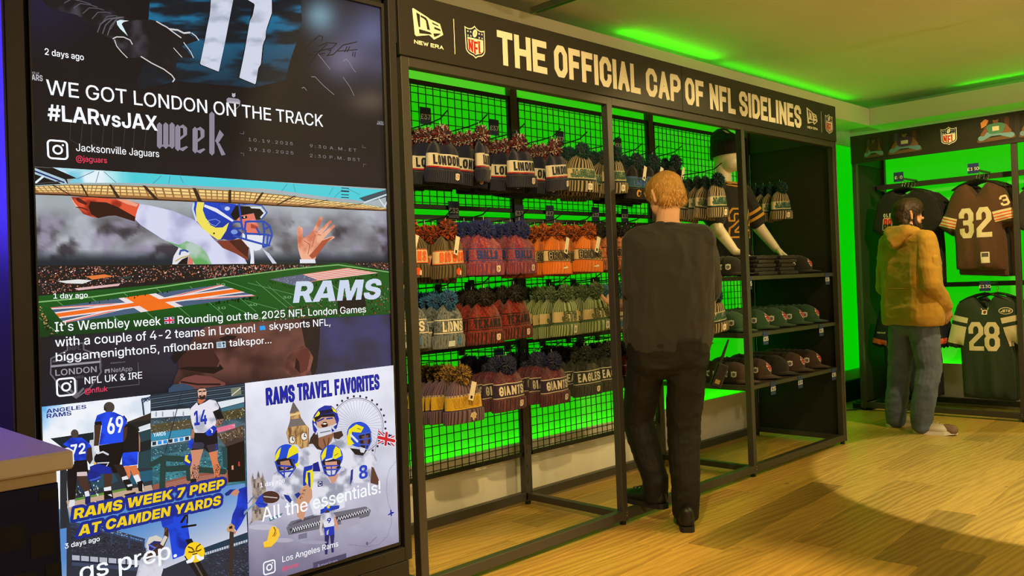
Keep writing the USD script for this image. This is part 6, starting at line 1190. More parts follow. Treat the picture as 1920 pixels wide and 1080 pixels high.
T50 = np.linspace(0, 1, 60); a.poly(O_, [tuple(p) for p in ti(top_, T50)]+[tuple(p) for p in ti(bot_, T50)[::-1]], (150, 104, 62)); a.poly(O_, [tuple(p) for p in ti(top_, T50)]+[tuple(p+np.array([0, 2.2])) for p in ti(top_, T50)[::-1]], (150, 178, 170))
mixp = lambda t, s: tuple(ti(top_, [t])[0]*(1-s)+ti(bot_, [t])[0]*s)
sk_ = lambda t: .03*(1-2*t)
for i in range(62):
    for r in range(3):
        s0, s1 = .17+r*.22, .33+r*.22; t0 = i/62; t1 = t0+.0125
        a.poly(O_, [mixp(t0+sk_(t0)*s0, s0), mixp(t1+sk_(t0)*s0, s0), mixp(t1+sk_(t0)*s1, s1), mixp(t0+sk_(t0)*s1, s1)], (242, 212, 138) if r < 2 else (226, 180, 110))
for t in np.linspace(.06, .97, 11): a.poly(O_, [mixp(t, .05), mixp(t+.006, .05), mixp(t+.008+sk_(t)*2.2, .98), mixp(t+sk_(t)*2.2, .98)], (52, 36, 26))
a.line(O_, [tuple(p) for p in ti(bot_, T50)], 1.6, (60, 30, 18)); a.poly(D_, [(1550, 275), (1840, 185), (1840, 260), (1620, 320)], (60, 76, 90)); a.line(D_, [(1600, 320), (1840, 235)], 2.4, (196, 216, 224)); a.line(D_, [(1750, 285), (1805, 360)], 2, (210, 224, 230)); a.line(D_, [(1805, 360), (1840, 290)], 2, (210, 224, 230))
for yy in (175, 205, 240, 268): a.line(D_, [(1375, yy), (1445, yy+4)], 2.2 if yy == 205 else 1.2, (30, 60, 84))
a.build()
a = Art('throwing_player', p2_)
lil = lambda x, y: mixc((212, 214, 240), (168, 170, 206), np.clip((nz(x, y, .03, 41)-.42)*3, 0, 1))
arm_ = cv(C_, [(1170, 438), (1270, 455), (1500, 508), (1700, 590), (1850, 690)])+cv(D_, [(60, 640), (110, 695), (190, 772), (330, 832), (410, 880), (440, 940), (0, 945)])+cv(C_, [(1500, 1042), (1500, 990), (1560, 875), (1400, 790), (1180, 650), (1122, 590), (1140, 520)])
a.shaded(O_, arm_, lil, 4)
a.shaded(C_, [(1410, 800), (1560, 850), (1640, 810), (1760, 845), (1840, 930), (1890, 1040), (1720, 1042), (1690, 990), (1580, 880)], lambda x, y: mixc((96, 168, 92), (180, 200, 190), np.clip((nz(x, y, .05, 43)-.5)*4, 0, 1)), 4)
a.poly(C_, [(1495, 1042), (1510, 960), (1560, 876), (1668, 926), (1660, 960), (1590, 990), (1540, 1042)], (224, 224, 232)); a.line(C_, [(1570, 940), (1580, 905), (1620, 900), (1650, 915)], 2.2, (50, 80, 160)); a.line(C_, [(1530, 1010), (1590, 975), (1660, 955)], 1.4, (190, 170, 90)); a.poly(C_, [(1545, 1042), (1595, 992), (1655, 965), (1645, 1042)], (20, 16, 18)); a.poly(C_, [(1645, 1042), (1665, 960), (1700, 1000), (1705, 1042)], (220, 120, 100))
a.shaded(C_, [(490, 370), (520, 430), (575, 500), (610, 540), (690, 568), (760, 582), (830, 562), (930, 555), (1122, 615), (1140, 520), (1172, 440), (1040, 398), (900, 390), (700, 375)], lambda x, y: mixc((222, 84, 54), (150, 40, 24), np.clip((nz(x, y, .06, 44)-.5)*5, 0, 1)), 3)
a.poly(C_, [(680, 415), (660, 470), (690, 545), (760, 582), (850, 560), (930, 555), (1122, 615), (1128, 570), (1040, 520), (950, 470), (840, 425)], (46, 16, 14)); a.poly(C_, [(530, 385), (560, 378), (650, 430), (640, 455), (560, 420)], (80, 24, 18)); a.line(C_, [(540, 470), (600, 480), (650, 500)], 1.5, (90, 30, 20)); a.poly(C_, [(490, 372), (525, 430), (560, 470), (535, 470), (505, 420)], (240, 170, 150)); a.poly(C_, [(940, 395), (1060, 402), (1160, 445), (1140, 470), (1040, 440)], (236, 160, 130))
he = cv(C_, [(1722, 418), (1820, 420)])+cv(D_, [(110, 319), (190, 325), (330, 335), (270, 440), (310, 500), (280, 560), (385, 620), (365, 660), (300, 690), (240, 697), (190, 680), (155, 702), (90, 665), (0, 560)])+cv(C_, [(1808, 700), (1730, 605), (1694, 490)])
a.shaded(O_, he, lambda x, y: mixc((24, 66, 196), (18, 40, 130), np.clip((y-385)/60, 0, 1)*.8), 4)
a.poly(O_, cv(C_, [(1745, 420), (1815, 424), (1800, 500), (1830, 580), (1880, 640)])+cv(D_, [(60, 540), (120, 570), (190, 568), (252, 518), (225, 600), (168, 688), (140, 690), (80, 650), (0, 585)])+cv(C_, [(1808, 700), (1738, 605), (1730, 500)]), (238, 222, 92)); a.line(C_, [(1710, 440), (1700, 490), (1735, 605)], 2.2, (200, 214, 244))
a.poly(D_, [(8, 338), (130, 378), (300, 496), (290, 515), (120, 415), (2, 362)], (226, 230, 240)); a.poly(D_, [(165, 345), (250, 350), (275, 385), (240, 410), (180, 390)], (50, 84, 190)); a.disc(D_, (235, 380), 26, 20, (196, 208, 240)); a.disc(D_, (305, 612), 34, 24, (120, 150, 220)); a.line(D_, [(40, 500), (120, 485), (165, 510), (120, 555), (45, 520)], .9, (120, 150, 230)); a.disc(D_, (103, 627), 9, 9, (40, 30, 20))
a.poly(D_, [(125, 700), (240, 698), (370, 680), (452, 765), (440, 900), (330, 832), (190, 772)], (128, 58, 42)); a.poly(D_, [(250, 700), (370, 690), (450, 770), (440, 870), (340, 790)], (74, 34, 28)); a.poly(D_, [(305, 475), (400, 440), (500, 430), (520, 490), (548, 560), (530, 582), (542, 622), (420, 625), (385, 545)], (224, 118, 100)); a.poly(D_, [(470, 530), (545, 560), (530, 582), (470, 575)], (170, 66, 56)); a.poly(D_, [(440, 500), (500, 490), (515, 530), (455, 520)], (240, 160, 140))
a.poly(D_, [(268, 440), (320, 350), (580, 368), (604, 420), (562, 490), (520, 490), (500, 425), (420, 440), (370, 450), (320, 500), (300, 490)], (14, 12, 16)); a.poly(D_, [(370, 460), (430, 450), (435, 475), (380, 485)], (20, 14, 14)); a.disc(D_, (405, 465), 9, 8, (230, 220, 214)); a.poly(D_, [(460, 362), (570, 362), (618, 425), (574, 478), (560, 466), (598, 425), (560, 382), (475, 378)], (212, 222, 226)); a.line(D_, [(330, 345), (470, 338), (580, 350), (632, 420), (575, 488)], 1.6, (46, 84, 180))
a.poly(D_, [(388, 625), (590, 640), (604, 745), (560, 790), (515, 802), (440, 760), (380, 690)], (224, 228, 236)); a.poly(D_, [(450, 700), (495, 760), (505, 940), (462, 940), (470, 860)], (228, 230, 242)); a.poly(D_, [(580, 775), (650, 825), (735, 935), (690, 935)], (206, 210, 224))
for pl in ([(352, 340), (374, 505), (390, 590)], [(285, 520), (330, 510), (372, 515), (384, 575), (300, 580)], [(384, 575), (410, 590), (418, 515), (445, 508), (600, 508), (660, 555), (682, 640), (650, 742), (600, 762)], [(410, 628), (640, 640), (680, 655)], [(300, 650), (420, 688), (600, 738), (655, 748)], [(590, 510), (604, 615), (590, 760)], [(660, 555), (600, 590)], [(640, 640), (630, 745)], [(418, 600), (424, 680)], [(530, 580), (560, 640)]): a.line(D_, pl, 2.6, (34, 72, 176))
hnd = lambda x, y: mixc((238, 172, 142), (196, 104, 76), np.clip((nz(x, y, .05, 47)-.46)*4, 0, 1))
a.shaded(D_, [(935, 690), (928, 600), (932, 570), (952, 553), (985, 572), (990, 675), (1050, 640), (1092, 590), (1150, 480), (1175, 455), (1190, 468), (1130, 615), (1200, 550), (1262, 492), (1280, 510), (1165, 645), (1230, 590), (1296, 536), (1310, 556), (1190, 685), (1290, 652), (1310, 668), (1230, 715), (1180, 750), (1120, 860), (1110, 890), (970, 885), (940, 780)], hnd, 3)
for pl in ([(1130, 615), (1110, 605)], [(1165, 645), (1140, 640)], [(1000, 700), (1060, 740), (1040, 830)], [(1110, 640), (1080, 760)]): a.line(D_, pl, 1, (170, 90, 66))
a.poly(D_, [(1150, 740), (1180, 700), (1290, 660), (1230, 715), (1120, 860), (1080, 880), (1050, 850)], (170, 80, 56)); a.poly(D_, [(958, 885), (1110, 885), (1116, 925), (958, 925)], (226, 226, 240)); a.build()
a = Art('pitch_and_crowd', p2_)
pit = cv(E_, [(130, 43), (1915, 32)])+cv(F_, [(100, 30), (1000, 20), (1870, 10), (1875, 525), (700, 600), (0, 645)])+cv(E_, [(1000, 700), (150, 760)])
a.shaded(O_, pit, lambda x, y: mixc((14, 84, 26), (10, 56, 22), np.clip((y-575)/50, 0, 1)), 9)
a.poly(O_, cv(E_, [(130, 43), (1915, 32)])+cv(F_, [(100, 30), (1320, 20), (900, 62), (500, 135), (0, 185)])+cv(E_, [(1400, 230), (700, 290), (130, 350)]), (26, 22, 26)); a.poly(F_, [(1400, 14), (1870, 10), (1872, 100), (1620, 60)], (30, 26, 30))
CR_ = [(230, 200, 196), (190, 90, 76), (60, 54, 60), (240, 150, 120), (120, 110, 120), (30, 26, 30), (214, 120, 70), (16, 14, 18)]
a.specks(O_, cv(E_, [(140, 50), (1915, 38), (1915, 130), (1100, 215), (140, 330)]), CR_, 850, 2.2, 2.0, 51); a.specks(O_, cv(F_, [(0, 40), (1250, 20), (800, 80), (300, 150), (0, 190)]), CR_, 520, 1.6, 2.4, 52); a.specks(O_, cv(F_, [(1480, 16), (1860, 14), (1865, 90), (1700, 60)]), CR_, 130, 1.5, 1.8, 53)
for pl, c, w in (([(350, 200), (560, 180), (700, 190), (600, 225), (440, 220)], (224, 224, 224), 0), ([(640, 150), (820, 130), (910, 150), (700, 185)], (226, 120, 60), 0), ([(520, 270), (980, 220), (960, 245), (560, 290)], (220, 180, 180), 0), ([(950, 160), (1080, 145), (1060, 180)], (30, 60, 60), 0)): a.poly(E_, pl, c)
a.line(O_, cv(E_, [(150, 408), (700, 355), (1400, 255), (1915, 175)])+cv(F_, [(400, 140), (900, 75), (1340, 35), (1860, 110)]), 1.5, (126, 180, 110))
for i in range(13):
    x = 60+i*62; a.line(O_, [(x-16, 560-i*4.6+max(0, 4-i)*3), (x+46, 612-i*4.6+max(0, 4-i)*3)], .8, (92, 148, 92))
for pl in ([(200, 190), (520, 300)], [(440, 215), (890, 330)], [(640, 245), (895, 460)], [(250, 430), (520, 560)], [(410, 390), (740, 480)]): a.line(F_, pl, .8, (84, 140, 86))
for s_, x, y in (('50', 404, 536), ('40', 464, 574), ('30', 528, 560), ('10', 405, 580), ('20', 480, 600)): a.text(s_, (x, y), (x+16, y-1.5), (x+3, y-4.5), (120, 166, 116), 600)
LT, RT, RB, LB = np.array([92.6, 576.5]), np.array([411, 533.6]), np.array([478, 555]), np.array([118, 606])
fq = lambda u, v: tuple(LT*(1-u)*(1-v)+RT*u*(1-v)+RB*u*v+LB*(1-u)*v); fpoly = lambda pts, c: a.poly(O_, [fq(u, v) for u, v in pts], c)
fpoly([(0, 0), (1, 0), (1, 1), (0, 1)], (70, 92, 122))
for p, q, w, c in (((0, 0), (1, 1), .13, (228, 216, 220)), ((0, 1), (1, 0), .13, (228, 216, 220)), ((0, 0), (1, 1), .05, (228, 96, 78)), ((0, 1), (1, 0), .05, (228, 96, 78))): fpoly([(p[0], max(0, min(1, p[1]-w))), (q[0], max(0, min(1, q[1]-w))), (q[0], max(0, min(1, q[1]+w))), (p[0], max(0, min(1, p[1]+w)))], c)
fpoly([(.40, 0), (.62, 0), (.62, 1), (.40, 1)], (232, 220, 222)); fpoly([(0, .31), (1, .31), (1, .69), (0, .69)], (232, 220, 222)); fpoly([(.44, 0), (.58, 0), (.58, 1), (.44, 1)], (240, 112, 28)); fpoly([(0, .39), (1, .39), (1, .61), (0, .61)], (240, 108, 30))
a.poly(F_, [(655, 180), (980, 130), (1430, 66), (1742, 116), (1130, 195), (900, 243)], (222, 128, 108))
for i in range(5):
    u0, u1 = i/5+.1, i/5+.19; P = lambda u, v: (980*(1-u)*(1-v)+1430*u*0+0, 0)
    A0, A1, B0, B1 = np.array([980, 130.]), np.array([1420, 68.]), np.array([1130, 190.]), np.array([1740, 117.])
    a.poly(F_, [tuple(A0*(1-u0)+B0*u0), tuple(A1*(1-u0)+B1*u0), tuple(A1*(1-u1)+B1*u1), tuple(A0*(1-u1)+B0*u1)], (232, 214, 212))
a.poly(F_, [(655, 180), (980, 130), (1130, 187), (900, 243)], (92, 98, 124)); a.specks(O_, cv(F_, [(700, 180), (980, 135), (1100, 185), (900, 235)]), [(180, 184, 200)], 60, 1.6, .8, 54)
a.specks(O_, cv(E_, [(560, 412), (1500, 275), (1500, 300), (560, 430)]), [(16, 22, 18)], 40, 1.6, 3.2, 55); a.specks(O_, cv(F_, [(20, 415), (540, 335), (545, 360), (20, 440)]), [(16, 20, 18)], 60, 1.8, 3.2, 56); a.specks(O_, cv(F_, [(640, 190), (900, 245), (1740, 118), (1740, 150), (900, 275)]), [(18, 20, 18)], 150, 1.4, 3, 57)
a.specks(O_, cv(E_, [(150, 400), (200, 480), (330, 745), (260, 745), (150, 480)]), [(40, 34, 26), (190, 150, 90), (20, 20, 18)], 110, 2.4, 2.2, 58); a.specks(O_, cv(F_, [(880, 440), (1860, 230), (1870, 500), (700, 590), (350, 600)]), [(30, 28, 30), (90, 88, 84), (170, 164, 156), (190, 40, 44), (18, 18, 20)], 420, 1.8, 2.6, 59)
a.poly(O_, cv(F_, [(1330, 380), (1600, 330), (1620, 450), (1340, 520)]), (22, 20, 22)); a.build()
a = Art('large_face', p2_)
fc = lambda x, y: mixc(mixc((108, 68, 60), (52, 30, 30), np.clip((nz(x, y, .02, 61)-.44)*3, 0, 1)), (40, 24, 26), np.clip((y-690)/40, 0, 1))
a.shaded(O_, [(318, 752), (324, 712), (334, 690), (340, 672), (352, 650), (362, 628), (384, 612), (470, 604), (560, 597), (590, 596), (588, 640), (590, 690), (575, 712), (540, 735), (455, 752)], fc, 6)
a.poly(O_, [(560, 598), (598, 595), (597, 640), (592, 690), (584, 712), (572, 660), (566, 630)], (34, 26, 28)); a.shaded(O_, cv(F_, [(790, 1080), (830, 960), (900, 880), (990, 830), (1050, 880), (1090, 960), (1060, 1080), (1000, 1150), (880, 1150)]), lambda x, y: mixc((140, 84, 72), (84, 46, 42), np.clip((nz(x, y, .04, 63)-.46)*4, 0, 1)), 5); a.poly(F_, [(920, 1010), (960, 890), (1010, 860), (1060, 930), (1030, 1080), (960, 1120)], (96, 46, 42)); a.poly(F_, [(905, 1060), (920, 960), (950, 1000), (960, 1120)], (40, 20, 22))
a.poly(F_, [(150, 770), (230, 735), (330, 745), (300, 780), (200, 800)], (30, 20, 22)); a.poly(F_, [(100, 850), (160, 830), (360, 850), (240, 880)], (60, 34, 34)); a.poly(E_, [(1480, 960), (1520, 900), (1640, 900), (1600, 960), (1520, 1020)], (22, 18, 24)); a.poly(G_, [(1440, -10), (1500, -90), (1650, -160), (1800, -120), (1860, -20), (1820, 60), (1700, 80), (1540, 100), (1450, 60)], (62, 34, 34)); a.poly(G_, [(1450, 60), (1520, 40), (1700, 40), (1850, 40), (1860, 10), (1900, 60), (1800, 110), (1640, 90)], (26, 16, 18)); a.poly(G_, [(1450, 200), (1500, 150), (1620, 120), (1780, 140), (1915, 200), (1915, 260), (1500, 260)], (116, 66, 62)); a.line(G_, [(1480, 190), (1640, 215), (1860, 215)], 2.2, (40, 20, 22)); a.poly(G_, [(1350, 260), (1400, 215), (1500, 205), (1600, 240), (1610, 262), (1350, 300)], (52, 74, 100)); a.build()
a = Art('faded_badge', p2_); GH = (104, 100, 112)
sh_ = cv(E_, [(285, 1060), (285, 970), (450, 885), (450, 820), (610, 815), (612, 880), (772, 935), (775, 1060)])+cv(G_, [(680, 90), (560, 260), (430, 350), (280, 250), (175, 110)]); a.line(O_, sh_, 1.6, GH, True)
for i in range(7): a.poly(O_, cv(E_, [(300+i*68, 1010-i*6), (350+i*68, 1004-i*6), (350+i*68, 950-i*2+abs(i-3)*10), (300+i*68, 958-i*2+abs(i-3)*10)]), (84, 82, 94))
a.line(O_, cv(E_, [(296, 1046), (770, 1000)]), 2.4, (150, 148, 160)); a.line(O_, cv(G_, [(430, 180), (432, 330)]), 2.6, GH); a.line(O_, cv(G_, [(370, 270), (432, 330), (500, 260)]), 2.6, GH)
a.text('LONDON', (102, 704.6), (179.5, 697.4), (102, 693.2), (158, 155, 166), 600); a.text('GAMES', (127, 711), (155, 708.6), (127, 706.2), (92, 90, 100), 500); a.text('NFL', (128, 657), (150, 654), (128, 650), (70, 68, 80), 800); a.text('PRESENTED BY', (205, 682), (233, 679.6), (205, 679.8), (120, 118, 128), 600); a.text('NetApp', (206.5, 698.4), (246, 694.4), (206.5, 690.2), (140, 138, 148), 600)
a.poly(G_, [(713, 66), (765, 60), (765, 98), (750, 100), (750, 80), (730, 82), (730, 102), (713, 104)], (150, 148, 158)); a.line(O_, cv(E_, [(780, 930), (788, 1060)])+cv(G_, [(684, 20)]), 1, (70, 68, 78)); a.line(O_, cv(G_, [(1045, 0), (1056, 215), (740, 250)]), 1, (84, 82, 92)); a.build()
a = Art('team_lettering', p2_); a.text('RAMS', (546.5, 568.2), (717.5, 559.6), (546.5, 528.5), (202, 214, 236), 900, slant=.22); a.build()
a = Art('caption', p2_)
for s_, st_, en, tp, w in (('1 day ago', (98.3, 560.2), (162.6, 557.8), (98.3, 550.2), 600), ("It's Wembley week", (101, 621.8), (299.4, 609.4), (101, 604.2), 500), ('Rounding out the 2025 NFL London Games', (330.6, 607.4), (683.4, 584.8), (330.6, 592.6), 500), ('with a couple of 4-2 teams in London!', (101.2, 650.2), (475.8, 621.6), (101.2, 632.5), 500), ('skysports NFL,', (502, 618.6), (616.4, 610), (502, 605), 500), ('biggamenighton5, nflondazn', (102.4, 677.4), (397, 653), (102.4, 661.2), 500), ('talkspor...', (426.8, 649.8), (505.8, 642), (426.8, 636.6), 500), ('NFL UK & IRE', (156.2, 720.2), (264, 709), (156.2, 707.2), 500)): a.text(s_, st_, en, tp, WHT, w)
a.text('@nfluk', (156, 737.6), (199, 733.4), (156, 728), (240, 62, 96), 500)
a.poly(O_, [(305.3, 595.3), (323.4, 594), (323.8, 606), (305.6, 607.2)], (224, 228, 238)); a.poly(O_, [(313, 594.9), (316, 594.6), (316.4, 606.4), (313.3, 606.7)], (224, 30, 70)); a.poly(O_, [(305.4, 599.8), (323.5, 598.4), (323.6, 601.6), (305.5, 603)], (224, 30, 70))
for q in ([(306, 596), (310, 595.8), (311.5, 598.4), (306.4, 598.8)], [(318, 595.2), (322.8, 594.8), (322.9, 597.4), (319, 597.8)], [(306.2, 604), (311.5, 603.6), (310, 606.4), (306.4, 606.6)], [(318.6, 603), (322.9, 602.6), (323, 605.2), (319, 605.4)]): a.poly(O_, q, (30, 44, 120))
a.poly(O_, [(483.5, 611.5), (493.5, 610.6), (494.6, 618.2), (484, 619.2)], (34, 160, 244), .0012); a.line(O_, [(485.5, 606.5), (488.5, 610), (492, 606)], 1, (90, 90, 100)); a.poly(O_, [(402.6, 641.3), (419.6, 639.6), (420.3, 651.4), (403, 652.8)], (196, 222, 236)); a.disc(O_, (416, 643.6), 2.4, 2.4, (40, 60, 80)); a.disc(O_, (416.4, 648.6), 1.7, 1.7, (40, 60, 80))
for i in range(4): a.line(O_, [(404.6, 643.4+i*2.2), (411.4, 642.7+i*2.2)], .9, (80, 100, 120))
a.build(); camera_icon(p2_, (121.3, 725), 35)
# ---- third post: training day
def f3(x, y): return mixc(mixc((96, 176, 238), (240, 243, 250), np.clip((x-80)/60+(y-770)/70+(nz(x, y, .02, 71)-.5)*2, 0, 1)), (214, 226, 240), np.clip((nz(x, y, .03, 72)-.5)*4, 0, 1))
a = Art('social_post', SP); a.field(O_, [(60, 764), (280, 739.5), (284, 960), (60, 1000)], f3, 40, 40)
a.field(O_, [(279, 739.7), (454.5, 717.8), (460, 940), (281, 960)], lambda x, y: mixc(mixc((30, 46, 60), (78, 104, 116), np.clip((y-770)/30, 0, 1)), (52, 112, 124), np.clip((y-830)/30, 0, 1))*(.55+.9*nz(x, y, .11, 73, .5, 2))[:, None], 60, 70)
a.field(O_, [(60, 960), (456, 905), (466, 1098), (60, 1180)], lambda x, y: mixc((84, 138, 204), (206, 206, 220), np.clip((x-250)/240+(y-985)/110, 0, 1)), 40, 30); p3_ = a.build()
a = Art('stadium_stands', p3_)
a.poly(G_, [(170, 752), (600, 690), (600, 790), (300, 850)], (22, 36, 42)); a.poly(G_, [(930, 590), (1168, 498), (1168, 560), (960, 650)], (52, 44, 38)); a.poly(G_, [(930, 600), (1168, 560), (1168, 640), (1040, 680), (960, 660)], (30, 34, 36)); a.poly(G_, [(1045, 640), (1165, 600), (1165, 640), (1060, 680)], (220, 224, 230)); a.poly(G_, [(1050, 690), (1168, 655), (1172, 1080), (1040, 1090)], (34, 66, 74)); a.poly(G_, [(1060, 790), (1170, 760), (1170, 860), (1060, 890)], (22, 32, 38))
a.line(G_, [(1085, 380), (1100, 515)], 2, (50, 66, 84)); a.poly(G_, [(1072, 358), (1168, 330), (1168, 372), (1076, 390)], (44, 66, 90)); a.specks(O_, cv(G_, [(1072, 350), (1168, 326), (1168, 376), (1076, 392)]), [(206, 220, 236), (30, 50, 80)], 40, 2, 1.4, 70)
a.poly(G_, [(560, 770), (610, 760), (640, 1000), (560, 1010)], (200, 206, 212)); a.poly(I_, [(60, 60), (890, 30), (892, 260), (80, 430)], (40, 52, 60))
a.poly(I_, [(0, 20), (62, 20), (70, 420), (100, 600), (0, 620)], (40, 44, 52)); a.poly(I_, [(60, 350), (880, 195), (892, 250), (1100, 300), (100, 520)], (194, 166, 140)); a.poly(I_, [(130, 330), (560, 240), (640, 225), (640, 245), (140, 350)], (92, 140, 56)); a.poly(I_, [(300, 80), (500, 60), (560, 160), (300, 260)], (36, 74, 92)); a.poly(I_, [(640, 90), (890, 50), (890, 150), (660, 200)], (32, 90, 116))
a.specks(O_, cv(I_, [(90, 400), (890, 240), (890, 330), (100, 520)]), [(214, 190, 166), (160, 130, 106), (226, 206, 186)], 150, 2.4, 1.4, 74); a.specks(O_, cv(I_, [(130, 190), (360, 150), (360, 290), (140, 310)]), [(20, 60, 190), (220, 224, 230), (20, 20, 26)], 50, 2, 3, 75)
# right hand picture
a.poly(H_, [(45, 195), (905, 92), (905, 190), (640, 190), (400, 250), (45, 335)], (32, 44, 58))
for i in range(6): a.line(H_, [(50, 215+i*20), (400, 165+i*20), (905, 100+i*19)], .8, (96, 122, 140) if i % 2 else (60, 80, 96))
a.poly(H_, [(50, 345), (405, 318), (410, 385), (50, 410)], (226, 232, 238)); a.poly(H_, [(660, 262), (905, 215), (905, 262), (690, 318)], (222, 230, 236)); a.poly(H_, [(690, 322), (905, 268), (905, 310), (700, 350)], (60, 110, 130)); a.poly(H_, [(700, 350), (905, 310), (905, 400), (720, 430)], (76, 70, 46)); a.specks(O_, cv(H_, [(700, 350), (905, 310), (905, 400), (720, 430)]), [(150, 140, 90), (240, 236, 200), (50, 46, 36)], 60, 1.6, 1.6, 76)
for x in (90, 150, 250, 340): a.poly(H_, [(x, 350), (x+12, 349), (x+12, 395), (x, 396)], (150, 160, 176))
a.poly(H_, [(50, 470), (420, 420), (420, 500), (50, 545)], (84, 76, 52)); a.specks(O_, cv(H_, [(50, 420), (420, 390), (420, 500), (50, 545)]), [(130, 140, 130), (50, 56, 50), (190, 190, 170)], 120, 1.8, 1.4, 77)
a.poly(H_, [(50, 555), (412, 506), (412, 565), (50, 620)], (52, 140, 176)); a.text('YARDS', (284.6, 818.6), (307.5, 814.6), (284.6, 811.2), (236, 244, 248), 700); a.poly(H_, [(50, 625), (412, 570), (412, 610), (50, 672)], (214, 226, 232))
for i in range(7): a.poly(H_, [(62+i*50, 628-i*7.6), (96+i*50, 623-i*7.6), (96+i*50, 655-i*7.6), (62+i*50, 660-i*7.6)], (36, 140, 220) if i % 3 else (30, 44, 60))
a.poly(H_, [(50, 690), (412, 630), (412, 700), (50, 760)], (46, 84, 96)); a.specks(O_, cv(H_, [(55, 690), (410, 640), (720, 700), (720, 870), (60, 1000)]), [(96, 170, 176), (40, 96, 110), (150, 196, 196), (24, 56, 66)], 420, 2.4, 1.6, 78)
a.poly(H_, [(650, 500), (820, 458), (823, 500), (655, 546)], (226, 112, 142)); a.specks(O_, cv(H_, [(660, 505), (815, 465), (815, 495), (660, 535)]), [(244, 214, 220)], 16, 2, 1, 79); a.poly(H_, [(655, 560), (905, 470), (905, 590), (730, 660)], (86, 70, 56)); a.specks(O_, cv(H_, [(660, 560), (905, 480), (905, 590), (740, 650)]), [(150, 120, 90), (46, 36, 30), (200, 180, 150)], 110, 1.8, 2, 80)
a.poly(H_, [(730, 640), (905, 585), (918, 985), (750, 1000)], (24, 18, 18)); a.poly(H_, [(725, 630), (905, 580), (905, 615), (735, 672)], (70, 56, 52)); a.poly(H_, [(700, 670), (748, 680), (752, 870), (710, 860)], (36, 72, 74)); a.poly(H_, [(788, 845), (806, 842), (808, 880), (790, 884)], (222, 150, 130)); a.poly(H_, [(850, 810), (862, 806), (868, 850), (850, 850)], (190, 60, 60))
a.poly(H_, [(70, 1020), (400, 930), (750, 880), (760, 1010), (60, 1090)], (150, 86, 70))
for i in range(6): a.line(H_, [(190, 1010+i*14), (400, 962+i*14), (740, 915+i*13)], .7, (188, 136, 118))
for pl in ([(150, 1080), (162, 775), (390, 790)], [(62, 830), (165, 775)], [(160, 880), (400, 862)], [(395, 800), (398, 960)], [(480, 880), (720, 900)]): a.line(H_, pl, 7, (34, 62, 58))
a.line(H_, [(332, 172), (245, 480), (180, 720)], 1, (30, 44, 56)); a.poly(H_, [(780, 140), (870, 125), (880, 190), (790, 210)], (120, 124, 100)); a.line(H_, [(790, 200), (870, 135)], 1.2, (220, 220, 210)); a.build()
a = Art('player_figures', p3_)
SKN, BLU, BK = (72, 48, 40), (22, 66, 226), (14, 13, 18)
blu = lambda x, y: mixc((26, 74, 236), (14, 44, 168), np.clip((nz(x, y, .06, 82)-.46)*4, 0, 1))
a.disc(G_, (410, 705), 38, 44, (74, 62, 56)); a.shaded(G_, [(290, 810), (370, 745), (480, 742), (555, 800), (580, 832), (530, 855), (532, 962), (405, 975), (398, 870)], blu, 3); a.poly(G_, [(530, 855), (578, 832), (590, 960), (560, 1010), (525, 960)], (56, 40, 36)); a.poly(G_, [(405, 975), (532, 962), (545, 1090), (390, 1110)], BK); a.text('72', (130, 853.4), (157.5, 852), (130, 833.6), (238, 240, 246), 800)
a.poly(I_, [(70, 0), (250, 0), (258, 70), (165, 80), (160, 130), (70, 120)], BK); a.poly(I_, [(160, 72), (256, 68), (262, 110), (160, 112)], (212, 190, 190)); a.poly(I_, [(70, 125), (162, 112), (150, 230), (140, 350), (85, 360)], (18, 16, 20)); a.poly(I_, [(165, 112), (262, 108), (262, 170), (290, 260), (292, 330), (242, 330), (228, 250), (190, 190)], SKN); a.poly(I_, [(232, 262), (272, 250), (290, 320), (245, 325)], (226, 228, 240)); a.poly(I_, [(238, 310), (288, 300), (292, 370), (240, 385)], (20, 30, 90)); a.poly(I_, [(90, 340), (140, 335), (140, 400), (80, 410)], (220, 222, 232))
a.poly(G_, [(870, 560), (900, 520), (930, 560), (928, 605), (1000, 625), (1050, 690), (1058, 760), (1050, 885), (885, 895)], (20, 20, 24)); a.shaded(G_, [(880, 895), (1040, 880), (1036, 1012), (960, 1020), (880, 1028)], blu, 3); a.poly(G_, [(905, 1030), (1030, 1018), (1030, 1060), (905, 1080)], (210, 120, 76)); a.poly(G_, [(1046, 690), (1062, 760), (1060, 880), (1050, 885)], (180, 130, 110))
a.poly(I_, [(610, 20), (660, 10), (680, 90), (660, 150), (640, 100)], (216, 124, 78)); a.poly(I_, [(660, 20), (722, 6), (760, 70), (775, 150), (735, 170), (690, 90)], (218, 120, 70)); a.poly(I_, [(700, 110), (748, 92), (780, 160), (740, 190)], (232, 232, 240)); a.poly(I_, [(738, 170), (790, 150), (806, 220), (790, 262), (755, 255)], (18, 18, 22)); a.poly(I_, [(790, 180), (800, 200), (800, 240), (790, 255)], (230, 230, 236))
a.disc(G_, (752, 442), 54, 54, (70, 62, 60)); a.poly(G_, [(700, 470), (705, 430), (730, 470)], (46, 36, 34)); a.shaded(G_, [(605, 605), (632, 520), (720, 488), (800, 488), (900, 535), (932, 600), (892, 640), (892, 788), (650, 818), (682, 622)], blu, 3); a.poly(G_, [(610, 585), (675, 580), (680, 612), (607, 622)], (16, 16, 22)); a.poly(G_, [(604, 620), (676, 612), (660, 730), (648, 825), (600, 825), (606, 720)], SKN); a.poly(G_, [(600, 825), (648, 822), (650, 880), (605, 880)], (226, 228, 234)); a.poly(G_, [(892, 638), (935, 635), (925, 735), (895, 790)], SKN)
